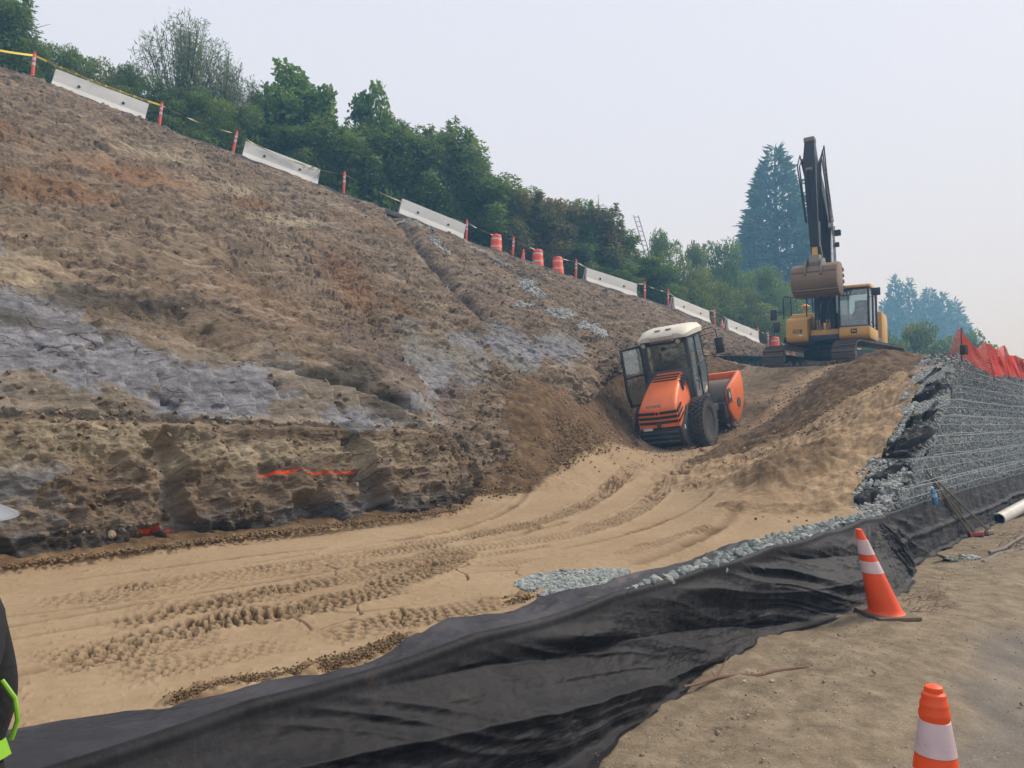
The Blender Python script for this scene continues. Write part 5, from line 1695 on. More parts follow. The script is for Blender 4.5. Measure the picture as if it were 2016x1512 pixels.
def cedar(name, mat, seed, h=5.0, w=2.4, nl=17000, leaf=.15):
    """overgrown hedge cedar: uneven masses of drooping sprays with leaders poking out of the top"""
    g = np.random.default_rng(seed); root = empty(name)
    bl = []
    for i in range(34):
        a = g.uniform(0, 6.283); zz = g.random() ** .8 * .86
        rr = (1 - .55 * max(0, zz - .45) / .55) * g.uniform(.30, .78)
        sz = g.uniform(.12, .24)
        bl.append((math.cos(a) * rr * w / 2, math.sin(a) * rr * w / 2, zz * h + .2, sz * w, sz * w, sz * h * g.uniform(.45, .8)))
    bl += [(0, 0, h * .35, w * .36, w * .36, h * .36)]
    P, T = clump_points(bl, nl, g, .45)
    Q = []
    for k in range(14):                       # leaders
        a = g.uniform(0, 6.283); rr = g.uniform(0, .38) * w; z0 = h * g.uniform(.72, .88); L = h * g.uniform(.08, .17); n = 90
        u = g.random(n); th = (1 - u) * .13 + .02
        Q.append(np.stack([math.cos(a) * rr + g.normal(0, 1, n) * th * .6, math.sin(a) * rr + g.normal(0, 1, n) * th * .6, z0 + u * L], 1))
    Q = np.concatenate(Q); P = np.concatenate([P, Q]); T = np.concatenate([T, np.full(len(Q), .75)])
    out = P * np.array([.5, .5, 0]); out[:, 2] = -.35
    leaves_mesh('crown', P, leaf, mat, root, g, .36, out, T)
    trunk_mesh(root, h * .8, .07, g, 4)
    return root


def willow(name, seed, h=4.5, w=3.2, shoots=150):
    """many upright wands with narrow leaves"""
    g = np.random.default_rng(seed); root = empty(name)
    P, D = [], []; b = MB()
    for i in range(shoots):
        a = g.uniform(0, 6.283); sp = g.random() ** .7
        L = h * (1.02 - .45 * sp ** 2) * g.uniform(.78, 1.0)
        x1, y1 = math.cos(a) * sp * w / 2, math.sin(a) * sp * w / 2
        base = Vector((x1 * .2, y1 * .2, 0)); tip = Vector((x1, y1, L)); mid = base.lerp(tip, .5) + Vector((-x1 * .12, -y1 * .12, .1))
        b.tube([base, mid, tip], [.014, .009, .003], 4)
        k = int(95 * L / h)
        u = g.uniform(.28, 1.0, k)[:, None]
        p = np.array(base)[None] * (1 - u) ** 2 + 2 * u * (1 - u) * np.array(mid)[None] + u ** 2 * np.array(tip)[None]
        p = p + g.normal(0, .05, p.shape)
        P.append(p)
    b.build('branch', M_BARK, root)
    P = np.concatenate(P)
    leaves_mesh('crown', P, .15, L_WILLOW, root, g, .16, (0, 0, .65))
    return root


def conifer(name, seed, h=24, w=9, nl=16000, leaf=.8, mat=None, ragged=.25):
    g = np.random.default_rng(seed); root = empty(name)
    n = nl; z = 1 - np.sqrt(g.random(n)) * .97
    a = g.uniform(0, 6.283, n)
    prof = np.interp(z, [0, .15, .5, .75, .9, 1], [.95, 1, .82, .55, .26, .03])
    tier = 1 - ragged + ragged * 1.5 * vnoise(a * 1.8 + seed, z * h * .55, seed=seed) + .18 * vnoise(a * 6, z * h * 1.6, seed=seed + 1)
    r = prof * tier * (1 - .45 * g.random(n) ** 1.7) * w / 2
    P = np.stack([np.cos(a) * r, np.sin(a) * r, z * h], 1)
    out = np.stack([np.cos(a) * .9, np.sin(a) * .9, np.where(z > .8, .35, -.05)], 1)
    leaves_mesh('crown', P, leaf, mat or L_DARK, root, g, .30, out, .5 + .3 * vnoise(a * 3, z * h, seed=seed + 5))
    b = MB(); b.tube([(0, 0, -1), (0, 0, h * .5), (0, 0, h * .99)], [h * .018, h * .010, h * .002], 8); b.build('trunk', M_BARK, root)
    return root


def bench_z(x, y):
    """height of the bench behind the crest at a plan point"""
    d = np.hypot(_CU[:, 0] - x, _CU[:, 1] - y); i = int(d.argmin())
    return float(_CU[i, 2] + np.interp(d[i], [0, 2, 4, 6, 9, 14, 24, 40], [0, .06, .6, 1.1, 1.3, 1.4, 1.2, .5]))


_CU = crest(np.linspace(-900, 1690, 1500))


def plants():
    protos = dict(
        cedar=[cedar("hedge_cedar", L_CEDAR, 11, 5.0, 2.4), cedar("hedge_cedar", L_CEDAR, 12, 5.0, 2.2), cedar("hedge_cedar", L_CEDAR, 13, 5.0, 2.8)],
        brown=[cedar("hedge_cedar", L_BROWN, 14, 4.0, 2.2), cedar("hedge_cedar", L_BROWN, 15, 4.0, 2.5)],
        maple=[bushy("maple_sapling", L_MAPLE, 21, 5.0, 3.0, 26, 11000, .17, .8), bushy("maple_sapling", L_MAPLE, 22, 5.0, 2.6, 22, 9000, .17, .8, shape='cone')],
        shrub=[bushy("roadside_shrub", L_SHRUB, 31, 3.0, 3.6, 26, 13000, .11, .6), bushy("roadside_shrub", L_SHRUB, 32, 3.0, 3.2, 24, 13000, .11, .6), bushy("roadside_shrub", L_SHRUB, 33, 3.0, 4.0, 30, 14000, .12, .55)],
        dark=[bushy("roadside_shrub", L_CEDAR, 34, 3.0, 3.4, 26, 14000, .11, .5), bushy("roadside_shrub", L_CEDAR, 35, 3.0, 3.8, 26, 14000, .12, .5)],
        willow=[willow("willow_shrub", 41)],
        conifer=[conifer("tall_conifer", 51, nl=26000, leaf=.7, ragged=.16), conifer("tall_conifer", 52, 20, 8, 9000, .9, ragged=.45), conifer("tall_conifer", 53, 20, 9, 9000, .9, ragged=.5)],
    )
    used = set()

    def place(kind, var, px, top, Y, base=None, wpx=None, label="", cat="tree", group=None, rz=0.0, lean=0.0, z0=None, wk=1.0):
        src = protos[kind][var % len(protos[kind])]
        o = src if src.name not in used else copy_tree(src)
        used.add(src.name)
        hz = src.get('_h') or None
        x, y, zt = at(px, top, Y=Y)
        zb = z0 if z0 is not None else bench_z(x, y) - .1
        H0 = {'cedar': 5.0, 'brown': 4.0, 'maple': 5.1, 'shrub': 3.1, 'dark': 3.1, 'willow': 4.5, 'conifer': (24, 20, 20)[var % 3]}[kind]
        W0 = {'cedar': 2.4, 'brown': 2.2, 'maple': 2.9, 'shrub': 3.8, 'dark': 3.8, 'willow': 3.2, 'conifer': (9, 8, 9)[var % 3]}[kind]
        s = (zt - zb) / H0
        w = (wpx / F_PX * Y) / W0 if wpx else s * wk
        o.location = (x, y, zb); o.scale = (w, w, s); o.rotation_euler = (0, lean, rz)
        tag(o, label, cat, group)
        return o

    # behind the near barriers, left to right
    R = random.Random(3)
    g1 = "trees and shrubs of the hedge along the crest"
    P = place
    P('cedar', 0, 8, -25, 27.5, wpx=165, label="dark cedar with hanging brown fronds at the left edge of the photo", cat="cedar tree", group=g1)
    P('cedar', 1, -90, -60, 27, wpx=190, label="tall dark cedar mostly outside the left edge of the photo", cat="cedar tree", group=g1)
    for k, (px, top, Y, w, kd) in enumerate([(95, 72, 30, 130, 'dark'), (150, 92, 29.5, 120, 'dark'), (205, 100, 30.5, 120, 'shrub'), (250, 122, 31, 110, 'dark'), (120, 130, 28, 110, 'dark'), (190, 158, 28.6, 110, 'dark'), (255, 175, 29, 120, 'dark')]):
        P(kd, k, px, top, Y, wpx=w, rz=k * 1.3, label=["low dark bush just right of the leftmost bollard", "rounded bush above the middle of the nearest barrier", "light green bush behind the nearest barrier", "dark bush left of the willow",
          "dense bush low behind the left half of the nearest barrier", "dense bush low behind the right half of the nearest barrier", "dark bush filling the foot of the willow, behind the lettered tape"][k], cat="bush", group=g1)
    P('willow', 0, 365, 22, 31, wpx=230, label="tall willow with narrow grey-green leaves rising above the second bollard", cat="willow", group=g1)
    P('willow', 0, 445, 95, 31.6, wpx=170, rz=2.0, label="lower grey-green willow right of the tallest willow", cat="willow", group=g1)
    P('willow', 0, 500, 165, 32.5, wpx=120, rz=4.0, label="thin willow shoots between the willows and the pale maple", cat="willow", group=g1)
    P('dark', 0, 330, 150, 29.6, wpx=150, rz=.5, label="dark undergrowth at the foot of the tallest willow", cat="bush", group=g1)
    P('dark', 1, 405, 175, 30, wpx=150, rz=1.5, label="dark undergrowth between the second and third bollards", cat="bush", group=g1)
    P('dark', 0, 480, 205, 31, wpx=140, rz=2.5, label="dark undergrowth behind the most tilted bollard", cat="bush", group=g1)
    P('maple', 0, 580, 112, 33.5, wpx=190, label="tall yellow-green maple above the second barrier", cat="maple tree", group=g1)
    P('maple', 1, 640, 165, 33, wpx=130, rz=2, label="maple sapling right of the tall yellow-green maple", cat="maple tree", group=g1)
    P('maple', 1, 520, 190, 32.5, wpx=120, rz=4, label="maple sapling left of the tall yellow-green maple", cat="maple tree", group=g1)
    P('maple', 0, 742, 152, 35, wpx=130, rz=1, label="slender maple with a bare-tipped top rising above the dark cedars", cat="maple tree", group=g1)
    ced = [(560, 230, 32.2), (600, 232, 32.6), (645, 235, 33), (685, 225, 33.5), (725, 232, 34), (765, 226, 34.4), (805, 228, 34.8), (845, 240, 35.2), (885, 262, 35.7), (925, 290, 36.2), (955, 315, 36.8)]
    words_ = ["below the yellow-green maple's left side", "directly under the yellow-green maple", "over the right end of the second barrier", "above the bollard that stands alone", "under the slender maple", "just right of the slender maple",
              "above the left end of the third barrier", "above the middle of the third barrier", "above the right end of the third barrier", "above the bollard before the first drum", "at the right end of the dark cedar row"]
    for k, ((px, top, Y), wd) in enumerate(zip(ced, words_)):
        P('cedar', k, px + R.uniform(-8, 8), top + R.uniform(-14, 22), Y + R.uniform(-.3, 1), wpx=[150, 128, 165, 140][k % 4], rz=k * 2.1, label="dark green hedge cedar " + wd, cat="cedar tree", group=g1)
    br = [(990, 352, 38, 'brown'), (1025, 362, 38.6, 'cedar'), (1060, 374, 39.2, 'brown'), (1100, 384, 40, 'brown'), (1140, 398, 40.6, 'cedar'), (1175, 424, 41.2, 'brown'), (1208, 456, 41.8, 'cedar')]
    wb = ["browned hedge cedar above the first drum", "green hedge cedar between two browned ones above the plain cone", "heavily browned hedge cedar above the middle drum", "browned hedge cedar above the third drum",
          "green hedge cedar above the bollard after the drums", "browned hedge cedar under the dead twig", "dark hedge cedar right of the dead twig"]
    for k, ((px, top, Y, kd), wd) in enumerate(zip(br, wb)):
        P(kd, k, px, top + R.uniform(-8, 12), Y, wpx=[125, 110, 135][k % 3], rz=k * 1.7, label=wd, cat="cedar tree", group=g1)
    for k, (px, top, Y, w, kd, lb) in enumerate([
            (1245, 474, 43, 110, 'dark', "dark bush at the foot of the ladder"), (1305, 450, 45, 110, 'dark', "rounded green bush right of the ladder"), (1205, 505, 40.5, 110, 'cedar', "dark low cedar behind the barrier after the drums"),
            (1150, 480, 39.3, 100, 'cedar', "low dark cedar left of the barrier after the drums"), (1280, 500, 42, 120, 'cedar', "dark cedar behind the bollard beyond the fourth barrier"), (1345, 500, 45.5, 120, 'shrub', "yellowish bush above the weathered barrier"),
            (1425, 458, 56, 150, 'dark', "smooth domed bush below the big blue conifer"), (1370, 470, 55, 90, 'shrub', "small bush left of the smooth domed bush"), (1385, 540, 47.5, 150, 'shrub', "wide light green bush above the roller's mirror"),
            (1450, 560, 49, 150, 'shrub', "wide light green bush above the farthest barrier"), (1330, 560, 43, 90, 'shrub', "reddish-tipped small bush by the bollard at the earth cut"), (1500, 520, 56, 150, 'dark', "dark bush left of the excavator bucket"),
            (1505, 595, 50, 130, 'shrub', "light bush behind the last bollards"), (1555, 560, 57, 140, 'dark', "dark bush behind the excavator's engine side"), (1570, 640, 53, 110, 'dark', "low dark bush between the last drum and the excavator"),
            (1440, 510, 60, 170, 'dark', "dark mass of leaves between the domed bush and the excavator")]):
        P(kd, k, px, top, Y, wpx=w, rz=k * .9, label=lb, cat="bush" if kd != 'cedar' else "cedar tree", group=g1)
    # on the far side of the mound
    g2 = "trees and bushes beyond the mound"
    for k, (px, top, Y, w, kd, lb) in enumerate([
            (1752, 640, 52, 150, 'dark', "bush directly right of the excavator cab"), (1800, 624, 54, 150, 'shrub', "rounded green bush beyond the mound, tallest of its row"), (1850, 652, 55, 130, 'dark', "bush left of the orange netting"),
            (1905, 648, 62, 120, 'dark', "bush rising behind the tall end of the orange netting"), (1700, 650, 54, 140, 'dark', "bush hidden behind the excavator cab"), (1945, 672, 60, 90, 'maple', "broad-leaved tree behind the middle of the orange netting"),
            (1985, 690, 58, 80, 'maple', "broad-leaved tree at the right edge behind the orange netting"), (1640, 640, 56, 150, 'dark', "bush behind the excavator's boom foot"), (2040, 690, 58, 110, 'maple', "broad-leaved tree just outside the right edge")]):
        P(kd, k, px, top, Y, wpx=w, rz=k * .8, label=lb, cat="bush" if kd != 'maple' else "tree", group=g2, z0=.3)
    P('conifer', 0, 1525, 286, 95, wpx=230, label="huge hazy blue-green conifer towering behind the excavator boom", cat="conifer", group="hazy far conifers", z0=4)
    for k, (px, top, Y, w, lb) in enumerate([(1762, 542, 175, 46, "left of two pointed hazy blue conifers right of the excavator"), (1789, 548, 178, 46, "right of two pointed hazy blue conifers right of the excavator"), (1828, 566, 185, 60, "hazy blue conifer beyond the pointed pair"),
                                             (1855, 578, 188, 56, "rounded hazy blue conifer in the middle of the far group"), (1880, 588, 190, 50, "last hazy blue conifer at the right of the far group"), (1740, 590, 180, 40, "small hazy blue conifer beside the excavator cab"), (1810, 600, 190, 70, "low hazy blue conifer filling the gap in the far group"),
                                             (1890, 620, 192, 60, "lowest hazy blue conifer at the group's right foot")]):
        P('conifer', 1 + k, px, top, Y, wpx=w * 2.0, rz=k, label=lb, cat="conifer", group="hazy far conifers", z0=1)
    # dead twig and ladder
    b = MB(); r = random.Random(2); x, y, z = at(1178, 425, Y=40.2); zt = at(1178, 382, Y=40.2)[2]
    b.tube([(0, 0, -1.2), (.02, 0, (zt - z) * .5), (0, 0, zt - z)], [.03, .018, .006], 6)
    for k in range(16):
        zz = r.uniform(.0, .95) * (zt - z); a = r.uniform(0, 6.28); L = .35 * (1.15 - zz / (zt - z))
        b.tube([(0, 0, zz), (math.cos(a) * L, math.sin(a) * L, zz + L * .5)], [.009, .003], 4)
    o = b.build("dead_sapling", plain("dead_wood", (.16, .14, .12), .9)); o.location = (x, y, z); tag(o, "bare dead sapling sticking out above the hedge, left of the ladder", "dead tree")
    lad = empty("ladder"); tag(lad, "aluminium ladder leaning out above the bushes against the sky", "ladder")
    A0 = Vector(at(1276, 505, Y=41.2)); A1 = Vector(at(1252, 424, Y=41.2)); sx = Vector((.27, .10, 0))
    M_AL = plain("ladder_aluminium", (.36, .37, .38), .45, metal=.5)
    for s_ in (-.5, .5):
        b = MB(); b.tube([A0 + sx * s_ - A0, A1 + sx * s_ - A0], .028, 6); b.build('side_rail', M_AL, lad)
    for k in range(9):
        u = .04 + k * .115; c = (A1 - A0) * u
        b = MB(); b.tube([c - sx * .5, c + sx * .5], .018, 6); b.build('rung', M_AL, lad)
    lad.location = A0


plants()
# ------------------------------------------------------------------ people
def skin_mesh(name, joints, edges, mat, parent=None, root=0, levels=2):
    """joints: list of (x,y,z,rx,ry); grown as one continuous surface"""
    me = bpy.data.meshes.new(name)
    me.from_pydata([j[:3] for j in joints], edges, [])
    o = bpy.data.objects.new(name, me); COL.objects.link(o)
    sk = o.modifiers.new("skin", 'SKIN'); sk.use_smooth_shade = True
    if not me.skin_vertices: me.skin_vertices.new()
    for i, j in enumerate(joints):
        me.skin_vertices[0].data[i].radius = (j[3], j[4] if len(j) > 4 else j[3])
        me.skin_vertices[0].data[i].use_root = (i == root)
    ss = o.modifiers.new("sub", 'SUBSURF'); ss.levels = levels; ss.render_levels = levels
    dg = bpy.context.evaluated_depsgraph_get(); dg.update()
    m2 = bpy.data.meshes.new_from_object(o.evaluated_get(dg)); bpy.data.objects.remove(o)
    m2.materials.clear(); m2.materials.append(mat)
    m2.polygons.foreach_set("use_smooth", [True] * len(m2.polygons))
    return link(bpy.data.objects.new(name, m2), parent)


def chain(J, pts, start=None):
    """add joints in a row; returns edges"""
    e = []; prev = start
    for p in pts:
        J.append(p); i = len(J) - 1
        if prev is not None: e.append((prev, i))
        prev = i
    return e, prev


M_SKIN = plain("skin", (.36, .20, .13), .5, subsurface=0) if False else plain("skin", (.36, .20, .13), .5)
M_HAIR = plain("dark_hair", (.02, .015, .012), .7)


def head_parts(parent, c, face, s=1.0, mat=None):
    """a head with nose, ears, eyes, mouth; c centre, face = unit direction it looks"""
    f = Vector(face).normalized(); r = f.cross(Vector((0, 0, 1))).normalized(); u = r.cross(f)
    bm = bmesh.new(); bmesh.ops.create_uvsphere(bm, u_segments=28, v_segments=20, radius=1)
    for v in bm.verts:
        x, y, z = v.co
        k = 1.0
        if z < -.1: k = 1 - .28 * (-z - .1)
        X = x * .098 * (1 - .10 * max(0, -z)); Y = y * .076 * k; Z = z * .118
        if x > 0:
            X += .020 * math.exp(-((y / .16) ** 2 + ((z + .12) / .16) ** 2))      # nose
            X -= .008 * math.exp(-(((abs(y) - .34) / .16) ** 2 + ((z - .08) / .10) ** 2))   # eye sockets
            X += .007 * math.exp(-((y / .28) ** 2 + ((z + .48) / .07) ** 2))      # lips
            X += .010 * math.exp(-((y / .30) ** 2 + ((z + .80) / .14) ** 2))      # chin
        v.co = Vector(c) + f * X * s + r * Y * s + u * Z * s
    mb = MB(); mb.bm.free(); mb.bm = bm
    for sy in (-1, 1):
        p = Vector(c) + r * sy * .078 * s - f * .005 * s - u * .01 * s
        rr = bmesh.ops.create_uvsphere(bm, u_segments=8, v_segments=6, radius=1)
        for v in rr['verts']: v.co = p + r * v.co.x * .012 * s + f * v.co.y * .018 * s + u * v.co.z * .032 * s
    h = mb.build('head', mat or M_SKIN, parent)
    for sy in (-1, 1):
        e = MB(); p = Vector(c) + f * .086 * s + r * sy * .030 * s + u * .010 * s
        e.lathe([(.0, -.008 * s), (.009 * s, 0), (0, .008 * s)], 10, Matrix.Translation(p)); e.build('eye', M_HAIR, h)
    return h


def hand_joints(J, wrist, d, side, up, s=1.0, curl=.5):
    """palm, four bent fingers and a thumb that leaves the palm's side; returns edges (wrist = joint index)"""
    W = Vector(J[wrist][:3]); d = Vector(d).normalized(); side = Vector(side).normalized(); up = Vector(up).normalized()
    E = []
    J.append((*(W + d * .045 * s), .026 * s, .017 * s)); a = len(J) - 1; E.append((wrist, a))
    for k, (o_, L) in enumerate(((-.030, .068), (-.010, .078), (.010, .074), (.030, .060))):
        b = W + d * .085 * s + side * o_ * s
        J.append((*b, .010 * s, .009 * s)); i0 = len(J) - 1; E.append((a, i0))
        dd = d
        p = b; pi = i0
        for q in range(3):
            dd = (dd * math.cos(curl) - up * math.sin(curl)).normalized(); p = p + dd * L * s * (.42, .32, .26)[q]
            J.append((*p, (.0088 - .001 * q) * s, (.0085 - .001 * q) * s)); E.append((pi, len(J) - 1)); pi = len(J) - 1
    t0 = W + d * .035 * s + side * -.034 * s; t1 = t0 + (d * .8 - side * .6 - up * .3).normalized() * .032 * s; t2 = t1 + (d - side * .1 - up * .5).normalized() * .026 * s
    J.append((*t0, .012 * s)); i0 = len(J) - 1; E.append((a, i0)); J.append((*t1, .010 * s)); E.append((i0, i0 + 1)); J.append((*t2, .0085 * s)); E.append((i0 + 1, i0 + 2))
    J[i0] = (*t0, .012 * s, .012 * s); J[i0 + 1] = (*t1, .010 * s, .010 * s); J[i0 + 2] = (*t2, .0085 * s, .0085 * s)
    return E


def worker_left():
    """person cut by the left edge of the photo: hard hat, black jacket, lime vest with grey bands"""
    root = empty("person", (0, 0, 0))
    tag(root, "person in a pale hard hat and dark jacket with lime trim beside the fabric", "person")
    M_JK = plain("black_jacket", (.010, .011, .013), .85, scale=7, bump=.35)
    M_LM = plain("lime_fabric", (.22, .48, .02), .55, scale=9)
    M_GB = plain("grey_reflective_band", (.26, .26, .27), .4, scale=9)
    M_PT = plain("dark_trousers", (.03, .035, .05), .85, scale=6, bump=.3)
    M_HT = plain("hard_hat_shell", (.26, .28, .31), .3, scale=3)
    # local frame: facing +x (towards the slope), y left, z up, feet at 0
    H = 0.0
    # body (skin): neck, arms with hands, legs under the clothes
    J = [(0, 0, .86, .13, .10)]; E = []
    e, ch = chain(J, [(0, 0, 1.02, .13, .10), (0, 0, 1.20, .14, .10), (0, 0, 1.31, .08, .07), (.01, 0, 1.37, .052, .052), (.02, 0, 1.42, .05, .05)], 0); E += e
    for sy in (1, -1):
        e, el = chain(J, [(0, sy * .16, 1.28, .05, .05), (-.02, sy * .26, 1.02, .042, .042), (.03, sy * .27, .80, .030, .030), (.05, sy * .265, .74, .024, .022)], 3); E += e
        E += hand_joints(J, el, (.25, -.05 * sy, -1), (1, 0, 0), (0, sy, 0), 1, .35)
        e, _ = chain(J, [(0, sy * .09, .80, .085, .085), (.01, sy * .10, .44, .055, .055), (-.01, sy * .10, .10, .04, .04), (.08, sy * .11, .035, .04, .03), (.16, sy * .115, .03, .03, .025)], 0); E += e
    body = skin_mesh('body', J, E, M_SKIN, root)
    head_parts(root, (.01, 0, 1.49), (1, 0, -.1))
    # jacket
    J = [(0, 0, .80, .17, .145)]; E = []
    e, ch = chain(J, [(0, 0, .95, .165, .14), (0, 0, 1.10, .17, .14), (0, 0, 1.24, .165, .12), (0, 0, 1.345, .08, .075)], 0); E += e
    for sy in (1, -1):
        e, el = chain(J, [(.01, sy * .19, 1.265, .080, .080), (.012, sy * .265, 1.13, .075, .075), (.022, sy * .285, 1.02, .072, .072), (-.01, sy * .28, .90, .058, .058), (.03, sy * .27, .80, .050, .050)], 3); E += e
    skin_mesh('jacket', J, E, M_JK, root)
    # trousers and boots
    J = [(0, 0, .84, .16, .14)]; E = []
    for sy in (1, -1):
        e, _ = chain(J, [(0, sy * .10, .72, .10, .10), (.01, sy * .105, .44, .075, .075), (-.01, sy * .105, .10, .065, .065)], 0); E += e
    skin_mesh('trousers', J, E, M_PT, root)
    for sy in (1, -1):
        b = MB(); b.prism([(-.10, 0), (.20, 0), (.20, .05), (.12, .09), (.05, .12), (.05, .2), (-.09, .2), (-.10, .1)], sy * .105 - .052, sy * .105 + .052, 'xz', bevel=.02); b.build('boot', M_JK, root)
    # vest: lime shell with grey bands over the torso
    def ringband(z0, z1, k, mat, nm):
        b = MB(); prof = []
        secs = []
        for z in np.linspace(z0, z1, 4):
            rx = .150 + .003 * k; ry = .200 + .003 * k + .02 * max(0, .95 - z)
            secs.append([(rx * math.cos(a), ry * math.sin(a), z) for a in np.linspace(0, 2 * math.pi, 41)[:-1]])
        b.loft(secs, cap=False)
        o = b.build(nm, mat, root); md = o.modifiers.new("solid", 'SOLIDIFY'); md.thickness = .004
        return o
    ringband(.82, .895, 0, M_LM, 'vest_hem'); ringband(.897, .94, 1, M_GB, 'reflective_band'); ringband(.942, .985, 0, M_LM, 'vest_band')
    for sy in (1, -1):
        b = MB()
        b.tube([(.150, sy * .12, .985), (.163, sy * .12, 1.03), (.155, sy * .12, 1.08), (.12, sy * .13, 1.12)], .006, 8); b.build('vest_strap', M_LM, root)
        c = MB(); c.tube([(-.005, sy * .28, .90), (.012, sy * .276, .86)], .066, 14); c.build('cuff_band', M_LM, root)
        c = MB(); c.tube([(-.05, sy * .30, 1.12), (-.05, sy * .32, 1.03)], .010, 8); c.build('sleeve_stripe', M_LM, root)
    # hard hat with a full brim
    hat = MB()
    hat.lathe([(.185, -.016), (.182, -.010), (.128, .012), (.122, .03), (.118, .07), (.10, .115), (.06, .145), (.0, .155)], 40, Matrix.Translation((.005, 0, 1.55)) @ Matrix.Rotation(.08, 4, 'Y'))
    h = hat.build('hard_hat', M_HT, root)
    rb = MB(); rb.tube([(-.105, 0, 1.575), (-.075, 0, 1.655), (.005, 0, 1.70), (.085, 0, 1.645), (.12, 0, 1.565)], .008, 6); rb.build('hat_ridge', M_HT, h)
    return root


def operator(parent_M):
    """seated driver in the excavator cab"""
    root = empty("person"); tag(root, "operator sitting in the excavator cab in a dark shirt and faded jeans", "person")
    M_SH = plain("dark_shirt", (.025, .022, .024), .9, scale=7, bump=.3); M_JE = plain("faded_jeans", (.15, .21, .26), .85, scale=8, bump=.3)
    J = [(0, 0, .50, .14, .12)]; E = []
    e, ch = chain(J, [(-.02, 0, .70, .13, .11), (-.05, 0, .92, .13, .10), (-.05, 0, 1.04, .07, .07), (-.04, 0, 1.10, .052, .052), (-.03, 0, 1.15, .05, .05)], 0); E += e
    for sy in (1, -1):
        e, el = chain(J, [(-.05, sy * .17, .99, .05, .05), (-.02, sy * .25, .74, .042, .042), (.20, sy * .24, .68, .032, .032), (.25, sy * .23, .68, .024, .022)], 3); E += e
        E += hand_joints(J, el, (1, 0, -.3), (0, sy, 0), (0, 0, 1), 1, .55)
        e, _ = chain(J, [(.06, sy * .09, .48, .085, .08), (.45, sy * .15, .52, .06, .06), (.50, sy * .15, .14, .045, .045), (.58, sy * .16, .07, .04, .03), (.68, sy * .165, .05, .03, .025)], 0); E += e
    skin_mesh('body', J, E, M_SKIN, root)
    head_parts(root, (-.01, 0, 1.22), (1, .05, -.05))
    J = [(0, 0, .50, .17, .15)]; E = []
    e, ch = chain(J, [(-.02, 0, .70, .18, .15), (-.05, 0, .90, .18, .13), (-.05, 0, 1.055, .075, .07)], 0); E += e
    for sy in (1, -1):
        e, _ = chain(J, [(-.05, sy * .20, .975, .072, .072), (-.02, sy * .27, .75, .062, .062), (.16, sy * .25, .69, .048, .048)], 2); E += e
    skin_mesh('shirt', J, E, M_SH, root)
    J = [(0, 0, .46, .15, .12)]; E = []
    for sy in (1, -1):
        e, _ = chain(J, [(.08, sy * .10, .48, .10, .09), (.45, sy * .16, .53, .082, .078), (.50, sy * .155, .16, .068, .068)], 0); E += e
    skin_mesh('jeans', J, E, M_JE, root)
    b = MB(); b.lathe([(.102, 0), (.104, .03), (.095, .07), (.06, .105), (.0, .115)], 24, Matrix.Translation((-.02, 0, 1.265)))
    b.prism([(.05, -.07), (.17, -.05), (.18, 0), (.17, .05), (.05, .07)], 1.268, 1.276, 'xy'); b.build('cap', M_SH, root)
    hb = MB(); hb.lathe([(.085, 0), (.098, .05), (.100, .12)], 20, Matrix.Translation((-.035, 0, 1.15))); hb.build('hair', M_HAIR, root)
    for sy in (1, -1):
        b = MB(); b.prism([(.46, .03), (.72, .03), (.72, .07), (.62, .11), (.57, .16), (.46, .16)], sy * .16 - .05, sy * .16 + .05, 'xz', bevel=.015); b.build('boot', M_SH, root)
    root.matrix_world = parent_M
    return root
# ------------------------------------------------------------------ soil roller
M_RO = plain("roller_orange", (.86, .175, .034), .42, dirt=.26, scale=2.2, dirtcol=lin(176, 120, 84), spec=.5)
M_RG = plain("roller_dark_grey", (.055, .058, .068), .5, dirt=.35, scale=2.5, dirtcol=lin(120, 108, 94))
M_RK = plain("roller_black", (.012, .012, .014), .55, dirt=.25, scale=4)
M_RC = plain("roof_cream", (.66, .62, .52), .5, dirt=.3, scale=1.8, dirtcol=lin(186, 168, 140))
M_TY = plain("dusty_tyre", (.040, .037, .035), .9, dirt=.6, scale=5, dirtcol=lin(98, 84, 70), bump=.3)
M_DR = plain("drum_steel", (.17, .135, .10), .65, dirt=.7, scale=2.5, dirtcol=lin(120, 98, 74), metal=.2, bump=.3)
M_GL = glass_mat("cab_glass", (.80, .88, .87), .03, .10)
M_GL2 = glass_mat("side_glass", (.70, .80, .80), .03, .38, dust=.34)  # strong pale film stands in for the sky's reflection
M_SE = plain("seat_fabric", (.03, .03, .032), .9)
M_LT = plain("lamp_glass", (.5, .48, .44), .2)
M_WH = plain("white_label", (.7, .7, .68), .5)



def frame_plane(O, az, p, r):
    f = Vector((math.sin(az), math.cos(az), 0)); l = Vector((-math.cos(az), math.sin(az), 0))
    return f, l, math.tan(p), math.tan(r)


